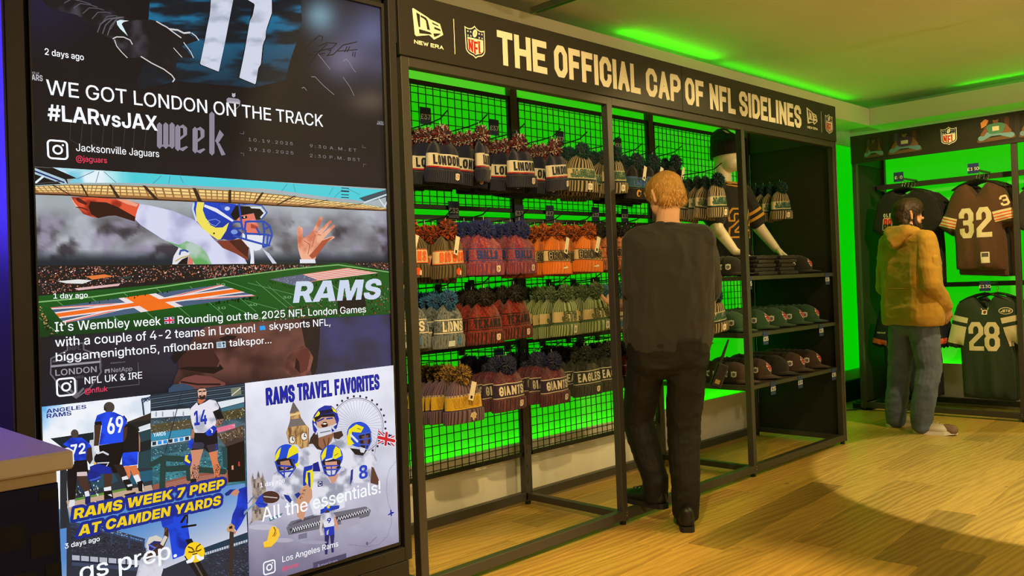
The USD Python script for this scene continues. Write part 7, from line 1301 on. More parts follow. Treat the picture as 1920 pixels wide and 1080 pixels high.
a.poly(G_, [(650, 820), (892, 786), (895, 880), (860, 1000), (850, 1090), (700, 1100), (660, 920)], BK); a.text('69', (198.2, 813.6), (228.4, 811), (198.2, 783.6), (244, 245, 250), 800)
a.poly(I_, [(420, 60), (500, 60), (498, 150), (490, 230), (500, 300), (430, 310), (418, 200)], SKN); a.poly(I_, [(418, 222), (488, 208), (490, 252), (422, 262)], (232, 232, 240)); a.poly(I_, [(420, 256), (496, 246), (512, 330), (470, 350), (422, 342)], (18, 18, 22)); a.poly(I_, [(455, 290), (490, 282), (500, 310)], (224, 226, 232)); a.poly(I_, [(510, 0), (600, 0), (640, 90), (640, 160), (600, 150), (560, 80)], (44, 32, 30)); a.poly(I_, [(590, 122), (640, 106), (660, 150), (600, 160)], (226, 228, 236)); a.poly(I_, [(600, 150), (662, 138), (700, 200), (690, 248), (640, 250), (625, 200)], (22, 22, 26)); a.poly(I_, [(640, 196), (690, 185), (694, 205), (650, 215)], (230, 232, 238)); a.poly(I_, [(610, 290), (720, 262), (730, 280), (640, 310)], (24, 22, 26))
a.disc(G_, (680, 955), 78, 70, (16, 18, 26)); a.poly(G_, [(630, 990), (755, 985), (730, 1030), (650, 1040)], (206, 210, 220)); a.poly(G_, [(648, 1000), (740, 998), (722, 1022), (660, 1028)], (14, 16, 24)); a.line(G_, [(640, 900), (690, 884), (740, 910)], 2, (210, 214, 222)); a.line(G_, [(610, 1000), (640, 1040)], 3, (226, 180, 80)); a.poly(G_, [(560, 1030), (640, 1000), (770, 1040), (780, 1100), (560, 1110)], (20, 40, 150)); a.disc(I_, (322, 112), 64, 52, (20, 36, 130)); a.line(I_, [(290, 150), (340, 140), (380, 120)], 2, (60, 90, 200))
# number fourteen
a.poly(H_, [(425, 425), (450, 465), (452, 510), (424, 512)], (18, 18, 24)); a.poly(H_, [(422, 510), (448, 508), (442, 592), (414, 594)], (170, 116, 92)); a.shaded(H_, [(392, 620), (430, 598), (437, 662), (412, 692), (390, 680)], blu, 3); a.disc(H_, (392, 790), 46, 56, (24, 50, 170)); a.poly(H_, [(356, 800), (362, 750), (390, 745), (380, 780), (412, 812), (400, 826)], (240, 222, 40))
lw = lambda x, y: mixc((228, 226, 236), (176, 178, 194), np.clip((nz(x, y, .07, 84)-.5)*5, 0, 1))
a.poly(H_, [(412, 700), (530, 690), (500, 790), (486, 860), (482, 965), (412, 972), (406, 870), (424, 800)], (206, 140, 112)); a.poly(H_, [(578, 724), (658, 710), (658, 800), (684, 850), (672, 962), (636, 962), (614, 860), (600, 800)], (216, 126, 84)); a.specks(O_, cv(H_, [(410, 830), (486, 840), (482, 965), (412, 970)]), [(72, 56, 58), (110, 80, 74)], 70, 1.8, 1.6, 85); a.specks(O_, cv(H_, [(616, 830), (684, 830), (670, 962), (636, 962)]), [(90, 52, 44), (130, 76, 56)], 55, 1.8, 1.6, 86); a.poly(H_, [(412, 968), (462, 962), (464, 1000), (408, 1002)], (22, 22, 28))
a.poly(H_, [(448, 545), (560, 535), (655, 520), (662, 700), (576, 726), (540, 690), (530, 692), (416, 704), (440, 620)], (20, 20, 30)); a.poly(H_, [(420, 690), (440, 630), (520, 632), (538, 650), (528, 690)], (54, 54, 74)); a.poly(H_, [(556, 660), (655, 640), (660, 702), (580, 722)], (58, 48, 60)); a.text('2', (400, 842), (404, 841), (400, 832), (36, 60, 190), 700)
a.shaded(H_, [(402, 340), (412, 318), (470, 262), (520, 262), (560, 235), (640, 248), (672, 300), (670, 328), (615, 350), (646, 430), (640, 490), (532, 545), (448, 545), (420, 450)], lw, 3); a.poly(H_, [(470, 262), (480, 292), (545, 262), (600, 226), (570, 228), (510, 272)], (26, 28, 48)); a.poly(H_, [(474, 236), (545, 222), (540, 250), (500, 282), (478, 270)], (204, 110, 74)); a.disc(H_, (514, 182), 50, 58, (66, 52, 48)); a.poly(H_, [(474, 160), (490, 140), (545, 138), (558, 165), (552, 215), (515, 232), (482, 218)], (222, 178, 154)); a.poly(H_, [(486, 205), (500, 198), (540, 196), (552, 206), (536, 232), (500, 236)], (40, 30, 30)); a.poly(H_, [(504, 202), (530, 199), (526, 208), (508, 210)], (214, 140, 126)); a.line(H_, [(488, 166), (508, 162)], 1.6, (40, 30, 30)); a.line(H_, [(524, 162), (546, 160)], 1.6, (40, 30, 30)); a.line(H_, [(517, 170), (513, 188)], 1.2, (176, 126, 106))
a.text('14', (360.6, 797.4), (384.6, 793.2), (360.6, 770.4), (24, 52, 176), 800); a.poly(H_, [(614, 350), (672, 325), (716, 405), (712, 418), (656, 422)], (18, 18, 24)); a.poly(H_, [(656, 420), (714, 416), (700, 462), (660, 492), (634, 480)], (156, 112, 96)); a.specks(O_, cv(H_, [(658, 422), (712, 420), (696, 462), (650, 486)]), [(70, 56, 60)], 22, 1.6, 1.6, 87); a.shaded(H_, [(545, 552), (560, 525), (622, 474), (652, 498), (640, 530), (606, 568), (570, 576)], blu, 3); a.line(H_, [(595, 510), (610, 522), (608, 540)], 1.6, (236, 238, 246)); a.build()
a = Art('lower_picture', p3_)
a.poly(I_, [(60, 560), (370, 625), (800, 755), (830, 840), (1000, 1000), (1240, 900), (1300, 830), (1800, 655), (1830, 1100), (60, 1100)], (44, 48, 62)); a.poly(I_, [(1240, 850), (1800, 650), (1806, 760), (1230, 930)], (30, 54, 76)); a.specks(O_, cv(I_, [(100, 610), (380, 660), (810, 800), (820, 860), (100, 860)]), [(86, 88, 102), (30, 32, 44), (64, 66, 80)], 420, 3, 1.3, 88); a.specks(O_, cv(I_, [(1240, 900), (1800, 740), (1810, 1080), (1300, 1080)]), [(64, 78, 104), (28, 36, 56), (96, 110, 132)], 330, 3, 1.3, 89)
for i in range(8): a.poly(I_, [(112+i*88, 868+i*7), (186+i*88, 874+i*7), (186+i*88, 928+i*7), (112+i*88, 920+i*7)], (176, 180, 194))
for i in range(18): a.poly(I_, [(1390+i*23, 846-i*7.2), (1408+i*23, 841-i*7.2), (1408+i*23, 866-i*7.2), (1390+i*23, 872-i*7.2)], (186, 194, 206))
a.poly(I_, [(110, 932), (820, 985), (820, 1030), (110, 968)], (60, 70, 96)); a.line(I_, [(110, 925), (820, 980)], 2, (30, 36, 56))
for pl, w in (([(100, 560), (375, 600), (805, 720)], 2.4), ([(105, 590), (375, 632), (805, 750)], 2), ([(375, 600), (378, 640)], 2), ([(490, 630), (492, 760)], 2.4), ([(660, 680), (662, 800)], 2.4), ([(800, 718), (802, 810)], 2), ([(280, 585), (280, 620)], 2)): a.line(I_, pl, w, (46, 62, 92))
for i in range(9): a.line(I_, [(390+i*45, 610+i*12), (412+i*45, 650+i*12), (435+i*45, 622+i*12)], .9, (56, 74, 104))
a.specks(O_, cv(I_, [(365, 600), (640, 655), (680, 690), (500, 660), (370, 630)]), [(206, 214, 220), (60, 66, 80)], 50, 2.4, 1.4, 90)
a.shaded(I_, [(955, 500), (1100, 395), (1190, 450), (1222, 560), (1245, 720), (1185, 870), (1080, 912), (1042, 640), (980, 598)], lambda x, y: mixc((24, 70, 216), (12, 36, 150), np.clip((nz(x, y, .05, 91)-.46)*4, 0, 1)), 3); a.poly(I_, [(960, 500), (1060, 430), (1090, 560), (985, 600)], (22, 58, 190)); a.line(I_, [(1210, 480), (1165, 550)], 3, (14, 14, 20)); a.line(I_, [(1170, 600), (1300, 580)], 2.4, (14, 14, 20)); a.line(I_, [(1220, 490), (1220, 560)], 2, (14, 14, 20)); a.poly(I_, [(1200, 720), (1260, 710), (1310, 800), (1250, 830)], (20, 20, 28))
a.shaded(I_, [(720, 1100), (770, 900), (830, 862), (930, 880), (1010, 800), (1045, 850), (1000, 960), (960, 1100)], lambda x, y: mixc((214, 214, 226), (164, 166, 182), np.clip((nz(x, y, .06, 92)-.5)*4, 0, 1)), 4); a.poly(I_, [(822, 770), (850, 700), (920, 678), (975, 705), (985, 740), (970, 800), (880, 836), (835, 820)], (212, 206, 194)); a.poly(I_, [(850, 768), (900, 732), (968, 740), (960, 800), (880, 832), (850, 815)], (34, 40, 110)); a.poly(I_, [(872, 775), (930, 752), (945, 785), (890, 810)], (70, 46, 40)); a.line(I_, [(850, 770), (935, 812)], 1.8, (90, 110, 200)); a.line(I_, [(880, 832), (960, 770)], 1.8, (90, 110, 200))
a.poly(I_, [(800, 905), (860, 850), (945, 775), (990, 700), (1000, 650), (1002, 610), (1020, 596), (1040, 625), (1040, 690), (1000, 780), (940, 870), (860, 905), (815, 930)], (66, 42, 36)); a.poly(I_, [(958, 762), (1002, 680), (1030, 695), (988, 782)], (214, 206, 190)); a.line(I_, [(1010, 640), (1020, 608)], 1, (130, 90, 76)); a.poly(I_, [(1190, 880), (1290, 840), (1440, 1100), (1330, 1100)], (26, 24, 26)); a.line(I_, [(1290, 940), (1380, 1100)], 2, (90, 80, 70))
a.shaded(I_, [(1716, 235), (1800, 205), (1806, 430), (1745, 560), (1692, 640), (1640, 560), (1655, 480), (1692, 400)], lambda x, y: mixc((24, 62, 206), (14, 36, 140), np.clip((nz(x, y, .05, 93)-.46)*4, 0, 1)), 3); a.poly(I_, [(1630, 262), (1700, 236), (1722, 262), (1690, 305), (1645, 290)], (200, 136, 112)); a.poly(I_, [(1578, 280), (1630, 240), (1690, 236), (1660, 252), (1620, 296), (1590, 302)], (24, 44, 130)); a.poly(I_, [(1595, 620), (1640, 560), (1676, 590), (1672, 640), (1610, 650)], (196, 150, 104)); a.poly(I_, [(1620, 600), (1650, 585), (1655, 612), (1625, 620)], (40, 26, 22)); a.poly(I_, [(1660, 640), (1690, 640), (1680, 668), (1655, 668)], (200, 120, 100)); a.poly(I_, [(1626, 640), (1666, 648), (1655, 1100), (1616, 1100)], (58, 46, 40)); a.build()
a = Art('headline', p3_); YEL, NV = (238, 204, 30), (24, 42, 138)
a.text('RAMS WEEK 7 PREP', (134, 972.4), (418.5, 914.6), (134, 953), YEL, 900, slant=.16, edge=(NV, .009)); a.text('AT CAMDEN YARDS', (143, 1003.4), (411.6, 945.4), (143, 984.2), YEL, 900, slant=.16, edge=(NV, .009)); a.text('RAMS', (84, 783.4), (130.4, 777.4), (84, 775.6), (36, 54, 130), 700); a.text('ANGELES', (83.6, 774.2), (158, 765.6), (83.6, 767), (36, 54, 130), 700); a.build()
a = Art('caption', p3_); a.text('3 days ago', (118, 1027), (183.6, 1014), (118, 1017.6), WHT, 600); a.text('gs prep.', (146, 1088), (328.4, 1058.6), (146, 1054), WHT, 500)
t = np.linspace(0, 2*np.pi, 30)[:-1]; a.poly(O_, [(360.8+18.6*math.cos(q), 1033.5+19*math.sin(q)) for q in t], (250, 208, 34)); a.line(I_, [(1228, 790), (1262, 800), (1278, 822)], 1.6, (90, 56, 20)); a.line(I_, [(1342, 766), (1312, 788), (1304, 812)], 1.6, (90, 56, 20)); a.line(I_, [(1234, 838), (1262, 842), (1288, 834)], 1.6, (90, 56, 20)); a.line(I_, [(1300, 828), (1322, 830), (1348, 816)], 1.6, (90, 56, 20)); a.poly(I_, [(1268, 872), (1290, 866), (1285, 910), (1262, 940), (1215, 950), (1205, 925), (1245, 905)], (236, 240, 248)); a.poly(I_, [(1300, 862), (1320, 862), (1350, 885), (1380, 880), (1378, 905), (1340, 925), (1310, 905)], (236, 240, 248)); a.line(I_, [(1270, 862), (1310, 852)], 1.4, (90, 56, 20)); a.build()
# ---- fourth post: travel poster
def f4(x, y): return mixc(mixc((228, 229, 242), (196, 196, 214), (y-740)/150), mixc(np.tile([186., 184, 204], (len(x), 1)), (112, 106, 134), (y-960)/120), np.clip((y-890)/60, 0, 1))+((nz(x, y, .025, 95)-.5)*34)[:, None]
a = Art('social_post', SP); a.field(O_, [(454.6, 717.8), (737, 684), (750, 1018), (463, 1100)], f4, 60, 80); p4_ = a.build()
a = Art('poster_scenery', p4_); GR = (128, 126, 146)
ec = np.array([1105, 575.]); tt = np.linspace(0, 2*np.pi, 60)
a.line(J_, [(ec[0]+238*math.cos(q), ec[1]+252*math.sin(q)) for q in tt], 1.2, GR); a.line(J_, [(ec[0]+225*math.cos(q), ec[1]+238*math.sin(q)) for q in tt], .7, (160, 158, 176))
for q in np.linspace(0, 2*np.pi, 44)[:-1]: a.line(J_, [tuple(ec+np.array([40*math.cos(q), 40*math.sin(q)])), tuple(ec+np.array([225*math.cos(q), 238*math.sin(q)]))], .5, (164, 162, 180))
for q in np.linspace(-2.6, 1.0, 17): a.disc(J_, (ec[0]+258*math.cos(q), ec[1]+270*math.sin(q)), 10, 11, (46, 48, 62))
for q in (-.5, -.28, -.06): a.line(J_, [tuple(ec), (ec[0]+(q+.1)*420, 860)], 1.2, (180, 178, 194))
bb = lambda x, y: mixc((206, 164, 104), (120, 84, 56), np.clip((nz(x, y, .16, 96, 2, .5)-.45)*4, 0, 1))
a.shaded(J_, [(510, 362), (520, 362), (572, 445), (582, 500), (592, 512), (630, 568), (656, 592), (662, 765), (580, 790), (545, 745), (500, 748), (470, 728), (450, 640), (462, 598), (474, 570), (488, 512), (484, 462)], bb, 2.2); a.poly(J_, [(510, 362), (518, 362), (570, 442), (482, 462)], (104, 96, 92)); a.poly(J_, [(488, 516), (590, 508), (632, 570), (468, 590)], (116, 108, 104)); a.poly(J_, [(486, 470), (578, 450), (580, 470), (486, 490)], (230, 196, 130))
for c_, rx, ry in (((505, 706), 30, 40), ((615, 674), 33, 40)): a.disc(J_, c_, rx, ry, (110, 78, 46)); a.disc(J_, c_, rx*.82, ry*.82, (232, 230, 224)); a.line(J_, [c_, (c_[0]+4, c_[1]-ry*.6)], 1.2, (30, 30, 40)); a.line(J_, [c_, (c_[0]+rx*.4, c_[1]+4)], 1.2, (30, 30, 40))
for x in (478, 540, 575, 655): a.line(J_, [(x, 600), (x+2, 745)], .9, (110, 76, 48))
br = lambda x, y: mixc((176, 160, 146), (110, 98, 96), np.clip((nz(x, y, .15, 97, 2, 1)-.45)*4, 0, 1))
a.shaded(K_, [(100, 610), (132, 560), (140, 300), (126, 190), (142, 118), (152, 185), (178, 178), (192, 90), (212, 175), (222, 170), (230, 112), (248, 185), (262, 200), (262, 330), (300, 500), (235, 560), (160, 560)], br, 2.2)
for x, y in ((150, 220), (185, 215), (225, 210), (160, 460), (200, 460)): a.poly(K_, [(x, y), (x+14, y), (x+14, y+40), (x, y+40)], (84, 74, 76))
a.poly(K_, [(60, 480), (240, 330), (240, 345), (60, 510)], (130, 150, 176)); a.poly(K_, [(290, 540), (420, 490), (400, 520), (300, 570)], (70, 120, 140))
for i in range(4): a.line(K_, [(85+i*12, 420-i*20), (165, 330)], .6, (80, 110, 150))
a.poly(K_, [(450, 625), (560, 560), (720, 520), (1180, 432), (1228, 468), (1210, 520), (980, 590), (700, 650), (470, 695)], (108, 106, 118)); a.poly(K_, [(480, 640), (760, 560), (770, 600), (500, 680)], (44, 44, 56)); a.poly(K_, [(900, 530), (1200, 462), (1220, 478), (930, 572)], (52, 52, 64))
for i in range(12): a.line(K_, [(500+i*22, 668-i*6), (512+i*22, 630-i*6), (530+i*22, 660-i*6)], .9, (222, 222, 232))
for i in range(12): a.line(K_, [(920+i*24, 562-i*7), (932+i*24, 530-i*7), (946+i*24, 556-i*7)], .9, (222, 222, 232))
for i in range(4): a.line(K_, [(460+i*10, 610-i*12), (740+i*10, 520-i*10)], .9, (70, 70, 84))
a.poly(K_, [(950, 560), (1120, 530), (1130, 590), (960, 640)], (168, 162, 180)); a.poly(K_, [(560, 690), (640, 670), (640, 720), (560, 735)], (120, 116, 138))
a.poly(J_, [(1298, 618), (1345, 640), (1442, 668), (1438, 765), (1380, 748), (1290, 740)], (38, 44, 86)); a.line(J_, [(1298, 625), (1438, 760)], 4.2, (226, 224, 232)); a.line(J_, [(1292, 738), (1440, 672)], 4.2, (226, 224, 232)); a.line(J_, [(1298, 625), (1438, 760)], 1.8, (206, 40, 50)); a.line(J_, [(1292, 738), (1440, 672)], 1.8, (206, 40, 50)); a.line(J_, [(1370, 645), (1362, 748)], 7, (230, 228, 236)); a.line(J_, [(1295, 682), (1440, 716)], 7, (230, 228, 236)); a.line(J_, [(1370, 645), (1362, 748)], 4.4, (206, 34, 44)); a.line(J_, [(1295, 682), (1440, 716)], 4.4, (206, 34, 44)); a.line(J_, [(1298, 610), (1262, 830)], .9, (140, 138, 150))
for pl in ([(1455, 20), (1400, 90), (1372, 180), (1370, 300), (1385, 400), (1410, 470)], [(1415, 520), (1412, 600), (1380, 700), (1300, 780), (1200, 800), (1020, 782)]):
    L = LineString(cv(K_, pl))
    for s_ in np.arange(0, L.length, 3.1): p_ = L.interpolate(s_); a.disc(O_, (p_.x, p_.y), .6, .6, (74, 72, 100))
a.poly(K_, [(1404, 458), (1412, 462), (1416, 482), (1438, 484), (1438, 490), (1418, 500), (1418, 516), (1408, 522), (1406, 506), (1382, 514), (1380, 508), (1402, 492)], (24, 40, 150)); a.line(K_, [(1182, 768), (1190, 758), (1198, 768), (1190, 786), (1182, 768)], 1, (60, 58, 86)); a.line(K_, [(1206, 776), (1278, 712)], .9, (112, 108, 132)); a.build()
a = Art('poster_players', p4_); LB_, YL = (26, 74, 206), (236, 222, 36)
ws = lambda x, y: mixc((222, 222, 234), (150, 152, 172), np.clip((nz(x, y, .06, 98)-.48)*5, 0, 1))
a.shaded(J_, [(560, 830), (585, 790), (700, 762), (790, 800), (870, 730), (960, 700), (1010, 770), (1020, 960), (560, 960)], ws, 3); a.poly(J_, [(730, 690), (890, 640), (860, 720), (790, 805), (745, 760)], (150, 100, 72)); a.poly(J_, [(668, 690), (700, 640), (740, 660), (745, 760), (790, 805), (730, 790), (690, 740), (655, 745)], (60, 42, 34)); a.poly(J_, [(880, 640), (955, 622), (972, 665), (930, 700), (885, 692)], (64, 46, 38)); a.line(J_, [(790, 700), (815, 790)], 2, (96, 60, 44)); a.line(J_, [(840, 690), (825, 780)], 2, (96, 60, 44))
a.poly(J_, [(684, 540), (700, 480), (745, 420), (800, 390), (862, 392), (910, 440), (932, 520), (910, 600), (880, 628), (720, 660), (695, 620)], (28, 46, 158)); a.poly(J_, [(742, 440), (690, 520), (706, 545), (760, 460)], YL); a.poly(J_, [(862, 404), (900, 432), (915, 462), (870, 440)], YL); a.poly(J_, [(750, 440), (870, 420), (880, 452), (760, 476)], (18, 20, 60)); a.poly(J_, [(722, 520), (770, 490), (880, 482), (905, 540), (880, 600), (760, 620), (730, 590)], (206, 158, 130)); a.poly(J_, [(700, 500), (760, 478), (880, 462), (900, 490), (770, 498), (716, 540)], (22, 22, 34)); a.poly(J_, [(765, 570), (790, 540), (815, 540), (832, 568), (815, 592), (780, 594)], (60, 24, 26)); a.poly(J_, [(775, 560), (800, 548), (822, 558), (800, 566)], (236, 232, 230)); a.line(J_, [(735, 535), (790, 510)], 2, (34, 50, 150)); a.line(J_, [(820, 512), (870, 505)], 2, (34, 50, 150))
for pl in ([(706, 560), (740, 610), (860, 585), (905, 560)], [(720, 650), (745, 600)], [(890, 610), (855, 580)]): a.line(J_, pl, 2.4, (206, 210, 222))
a.poly(J_, [(735, 615), (858, 590), (866, 632), (800, 668), (736, 662)], (214, 216, 226)); a.line(J_, [(760, 640), (850, 622)], 1.6, (120, 124, 140))
a.shaded(J_, [(985, 800), (1060, 770), (1140, 825), (1200, 800), (1262, 850), (1282, 900), (1240, 960), (1250, 1100), (980, 1100)], ws, 3); a.poly(J_, [(1230, 950), (1250, 960), (1300, 1080), (1290, 1120), (1220, 1100)], (92, 60, 48)); a.poly(J_, [(1030, 780), (1100, 790), (1190, 800), (1150, 850), (1080, 840)], (28, 24, 28))
a.disc(J_, (1115, 655), 112, 116, LB_); a.poly(J_, [(1003, 690), (1022, 610), (1090, 562), (1160, 590), (1132, 640), (1050, 632), (1040, 700), (1072, 742), (1010, 760)], YL); a.line(J_, [(1100, 600), (1130, 610)], 1, (120, 110, 20)); a.poly(J_, [(1110, 660), (1220, 632), (1226, 720), (1190, 790), (1130, 770)], (30, 26, 34)); a.poly(J_, [(1140, 670), (1200, 660), (1200, 740), (1160, 752)], (112, 70, 54)); a.poly(J_, [(1120, 790), (1180, 780), (1160, 825), (1130, 820)], (218, 220, 228)); a.line(J_, [(1040, 660), (1100, 720)], 3, (220, 224, 236))
for pl in ([(1105, 660), (1225, 634)], [(1112, 705), (1226, 690)], [(1110, 745), (1212, 752)], [(1170, 650), (1178, 790)], [(1220, 640), (1226, 720), (1190, 790)]): a.line(J_, pl, 2, (60, 86, 190))
a.text('8', (667.4, 897.6), (683.5, 893.6), (667.4, 873), (30, 64, 190), 800)
a.shaded(K_, [(312, 200), (330, 130), (400, 80), (560, 60), (680, 60), (690, 200), (640, 330), (540, 420), (480, 400), (350, 330)], ws, 3); a.poly(K_, [(610, 70), (690, 50), (680, 130), (640, 260), (600, 240), (600, 130)], (26, 54, 170)); a.poly(K_, [(630, 110), (690, 90), (685, 130), (650, 180), (640, 240), (620, 200)], YL); a.poly(K_, [(690, 40), (740, 20), (760, 110), (690, 110)], (20, 30, 130))
a.disc(J_, (450, 862), 108, 118, LB_); a.poly(J_, [(448, 880), (470, 790), (505, 750), (545, 775), (560, 820), (500, 850)], YL); a.poly(J_, [(345, 850), (370, 800), (400, 770), (380, 860), (346, 910)], YL); a.poly(J_, [(352, 890), (440, 870), (520, 885), (520, 960), (440, 1025), (372, 990)], (26, 24, 34)); a.poly(J_, [(390, 905), (470, 890), (490, 940), (430, 980), (395, 960)], (186, 132, 104)); a.poly(J_, [(370, 990), (470, 980), (505, 960), (500, 1030), (420, 1045)], (206, 210, 222)); a.poly(J_, [(520, 930), (560, 905), (555, 940), (530, 970)], YL)
for pl in ([(346, 905), (370, 985), (430, 1045)], [(360, 940), (500, 950)], [(380, 1000), (500, 990)], [(430, 960), (425, 1040)], [(500, 890), (530, 960), (470, 1040)]): a.line(J_, pl, 2.2, (40, 66, 180))
a.shaded(K_, [(640, 240), (655, 150), (800, 110), (850, 215), (890, 215), (945, 110), (1056, 84), (1062, 160), (1040, 260), (1010, 330), (985, 440), (800, 500), (700, 520), (660, 400), (680, 280)], ws, 3); a.poly(K_, [(650, 140), (690, 115), (700, 140), (680, 280), (650, 260)], YL); a.poly(K_, [(640, 120), (665, 120), (670, 260), (650, 250)], (24, 50, 160)); a.poly(K_, [(1040, 100), (1060, 88), (1056, 180), (1030, 240)], (30, 50, 130)); a.poly(K_, [(820, 140), (930, 130), (900, 200), (866, 225)], (206, 150, 122)); a.poly(K_, [(735, 206), (778, 200), (778, 244), (735, 252)], (24, 34, 90)); a.text('C', (591, 910), (597, 909), (591, 903), (226, 228, 236), 700)
a.disc(J_, (862, 860), 104, 112, LB_); a.poly(J_, [(868, 876), (880, 800), (900, 762), (940, 790), (955, 850), (900, 880)], YL); a.poly(J_, [(766, 850), (790, 800), (820, 766), (806, 860), (772, 900)], YL); a.line(J_, [(890, 850), (920, 830)], 1, (120, 110, 20)); a.poly(J_, [(770, 900), (860, 880), (945, 890), (940, 960), (880, 1030), (800, 1010)], (30, 26, 34)); a.poly(J_, [(800, 910), (910, 900), (915, 950), (870, 985), (815, 975)], (212, 152, 126)); a.poly(J_, [(805, 885), (870, 868), (870, 882), (805, 900)], (224, 226, 234)); a.poly(J_, [(810, 985), (910, 965), (890, 1020), (830, 1030)], (206, 210, 222))
for pl in ([(768, 905), (800, 1010), (840, 1035), (890, 1028), (945, 955)], [(790, 945), (930, 940)], [(800, 980), (920, 975)], [(860, 950), (860, 1030)]): a.line(J_, pl, 2, (44, 70, 184))
a.poly(K_, [(560, 300), (600, 250), (640, 225), (682, 282), (685, 350), (640, 420), (600, 560), (545, 525), (530, 420)], (204, 150, 118)); a.specks(O_, cv(K_, [(565, 310), (640, 240), (600, 340), (560, 380)]), [(130, 90, 74)], 26, 1.5, 1.5, 99); a.disc(K_, (300, 345), 84, 56, (74, 46, 40)); a.line(K_, [(240, 340), (360, 352)], 1.4, (190, 180, 176)); a.poly(K_, [(160, 400), (190, 345), (235, 310), (225, 350), (240, 370), (235, 390), (275, 410), (250, 440), (190, 440)], (34, 66, 196)); a.line(K_, [(190, 400), (262, 418)], 1, (20, 36, 120)); a.poly(K_, [(420, 320), (470, 330), (500, 380), (480, 400), (440, 360)], (26, 50, 140)); a.poly(K_, [(520, 320), (560, 300), (580, 320), (545, 360)], (26, 50, 140))
a.poly(K_, [(760, 460), (840, 430), (935, 420), (930, 450), (860, 470), (760, 500)], (30, 60, 170))
a.disc(K_, (822, 455), 30, 34, LB_); a.poly(K_, [(815, 430), (840, 420), (845, 445), (825, 450)], YL); a.disc(K_, (822, 482), 20, 20, (70, 56, 60)); a.shaded(K_, [(760, 520), (790, 495), (870, 480), (900, 520), (885, 610), (795, 625), (780, 560)], ws, 2.4); a.text('9', (607.2, 979.6), (614.8, 977.8), (607.2, 970.4), (26, 48, 170), 800); a.poly(K_, [(760, 525), (785, 560), (770, 640), (790, 690), (760, 700), (750, 640)], (206, 196, 196)); a.poly(K_, [(890, 510), (915, 580), (925, 640), (905, 650), (880, 560)], (206, 150, 122)); a.poly(K_, [(790, 625), (885, 610), (888, 690), (800, 705)], (32, 54, 176)); a.poly(K_, [(798, 700), (840, 695), (832, 780), (822, 870), (800, 870)], (40, 40, 96)); a.poly(K_, [(845, 695), (888, 690), (880, 780), (882, 850), (860, 855), (855, 770)], (40, 40, 96)); a.poly(K_, [(815, 660), (835, 640), (830, 690), (815, 690)], (190, 190, 204)); a.build()
a = Art('mist', p4_)
for c_, rx, ry, cc in (((230, 620), 130, 26, (190, 186, 202)), ((420, 740), 90, 20, (176, 172, 190)), ((700, 760), 120, 16, (160, 156, 178))): a.disc(K_, c_, rx, ry, cc)
a.build()
a = Art('headline', p4_)
for s_, st_, en, tp in (('RAMS', (493.6, 759), (546.4, 751.4), (493.6, 727.4)), ('TRAVEL', (552.6, 750.2), (616, 741), (552.6, 719.6)), ('FAVORITES', (622, 740), (704.8, 727.9), (622, 711.4))):
    g, adv = block(s_, .5, 1.0, .165, .085); a.text(s_, st_, en, tp, (20, 34, 168), shape=g.simplify(.002), edge=((22, 22, 50), .0015))
a.build()
a = Art('caption', p4_); a.text('All the essentials!', (485, 976.2), (707, 920), (485, 950.4), WHT, 500); a.text('1 day ago', (481.8, 912.4), (527.6, 902.6), (481.8, 904), WHT, 600); a.text('Los Angeles Rams', (523, 1051.6), (627.8, 1023), (523, 1040.6), WHT, 500); a.text('@rams', (523, 1068), (553, 1059.8), (523, 1059.6), (240, 70, 110), 500)
a.poly(K_, [(310, 612), (330, 612), (372, 636), (386, 690), (352, 752), (302, 800), (240, 806), (232, 758), (268, 742), (288, 650), (300, 630)], (248, 200, 60), .0025); a.line(K_, [(330, 690), (345, 650), (330, 622)], 1.6, (150, 100, 30)); a.line(K_, [(318, 700), (340, 700), (352, 672)], 1.4, (200, 140, 40)); a.line(K_, [(236, 806), (302, 800)], 1, (200, 150, 40))
a.poly(K_, [(690, 946), (995, 858), (995, 915), (690, 1004)], (78, 72, 104)); a.text('American', (588, 1063.4), (626, 1052), (588, 1056), (150, 146, 168), 500); a.build(); camera_icon(p4_, (498.6, 1061), 26)

# ------------------------------------------------------------------ counter in the left foreground
ct = thing('counter', 'navy fronted counter with a pale overhanging top in front of the screen', 'counter', (0, 0, 0))
obj('counter_top', bx(-1.2, .577, -.850, -.255, .912, .950, .004), plain('pale_laminate', (196, 188, 180), .5), ct)
obj('sub_top', bx(-1.2, .548, -.838, -.265, .888, .912, .002), plain('beige_batten', (170, 156, 132), .6), ct)
obj('body', bx(-1.2, .552, -.832, -.270, 0.0, .888, .003), plain('navy_laminate', (6, 14, 62), .5, spec=.2), ct)
crn = np.random.default_rng(8)
for u0, z0, s_, h_ in ((.412, .770, .075, .048), (.497, .745, .045, .046), (.440, .660, .065, .06), (.522, .655, .030, .07), (.30, .70, .08, .06), (.515, .855, .035, .020), (.36, .55, .09, .08), (.47, .56, .06, .06), (.505, .46, .045, .07), (.2, .62, .09, .08), (.1, .74, .08, .07)):
    obj('dark_square', bx(u0, min(u0+s_, .551), -.8332, -.8315, z0, z0+h_), pm((3, 6, 24)), ct)
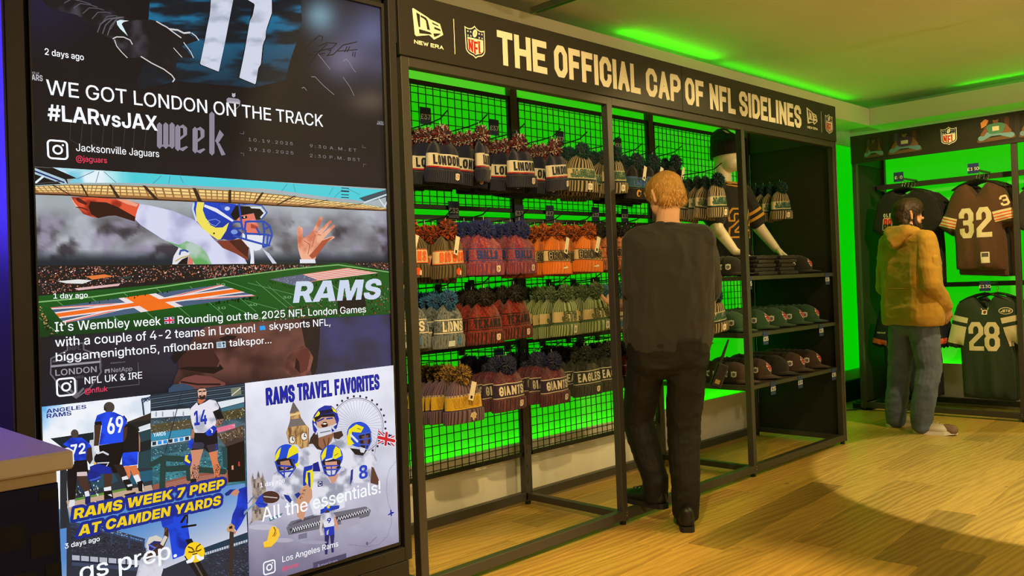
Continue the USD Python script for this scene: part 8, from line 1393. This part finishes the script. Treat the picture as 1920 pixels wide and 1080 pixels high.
# track with lamp heads
tk = thing('ceiling_track', 'slim grey lighting track hung below the ceiling', 'lighting track', (3.36, 0, 2.70))
obj('track', bx(-.018, .018, -4.6, .43, 0, .034, .002), plain('grey_track', (120, 116, 108), .45), tk); obj('end_cap', bx(-.020, .020, .425, .437, -.002, .036, .002), M['alu'], tk); obj('slot', bx(-.008, .008, -4.55, .40, -.0015, .001), M['black'], tk)
for y in (-4.2, -2.2, -.2): obj('drop_rod', bx(-.004, .004, y-.004, y+.004, .034, .128), M['alu'], tk)
for i, (n, p, t, w, c, s_) in enumerate(SPOTS):
    d = np.array(t)-np.array(p); d = d/np.linalg.norm(d); p = np.array(p)
    h = thing('spot_lamp', f'black spot lamp {("aimed at the first bay", "on the grey track", "aimed at the shelves", "making the bright floor circle", "aimed at the jerseys", "over the aisle")[i]}', 'lamp', (0, 0, 0))
    x = np.cross(d, [0, 0, 1.]); x = x/np.linalg.norm(x) if np.linalg.norm(x) > 1e-3 else np.array([1., 0, 0]); y = np.cross(d, x)
    sh = trimesh.creation.annulus(.050, .054, .12, sections=28); bk = trimesh.creation.cylinder(.054, .004, sections=28); bk.apply_translation((0, 0, -.062))
    obj('housing', xf(cat([sh, bk]), p-d*.005, X=x, Y=y, Z=d), M['black'], h); obj('stem', tube([p-d*.06, p-d*.06+np.array([0, 0, .06]), [p[0]-d[0]*.06, p[1]-d[1]*.06, ZC]], .007, 8), M['black'], h)
for i, (x, y) in enumerate(REAR):
    h = thing('spot_lamp', f'added black spot lamp over the rear floor, {("beside the left wall", "in the middle", "by the end wall")[i]}', 'lamp', (0, 0, 0)); sh = trimesh.creation.annulus(.050, .054, .12, sections=28); sh.apply_translation((x, y, 2.67)); obj('housing', sh, M['black'], h); obj('stem', tube([(x, y, 2.72), (x, y, ZC)], .007, 8), M['black'], h)
for i, (x, y) in enumerate(OMNI):
    h = thing('added_globe_lamp', f'added hanging globe lamp over the rear floor, {("nearer the counter", "nearer the end wall")[i]}', 'lamp', (x, y, 2.25)); obj('cord', tube([(0, 0, .10), (0, 0, ZC-2.25)], .004, 6), M['black'], h); obj('collar', xf(trimesh.creation.cylinder(.03, .03, sections=20), (0, 0, .108)), M['alu'], h)
kb = thing('cable_box', 'small dark cable box on the floor by the corner', 'cable box', (7.75, .55, 0)); obj('body', bx(-.14, .14, -.09, .09, .0, .055, .006), M['black'], kb); obj('lid', bx(-.11, .11, -.07, .07, .055, .066, .003), pm((40, 60, 40)), kb); obj('cable', tube([(-.14, 0, .02), (-.22, .02, .008), (-.3, .1, .008), (-.36, .22, .008)], .006, 8), M['black'], kb)
obj('added_blue_channel', bx(.29, .33, .84, .858, .55, 2.45), M['alu'], None, kind='structure')  # channel made up to carry the added blue strip
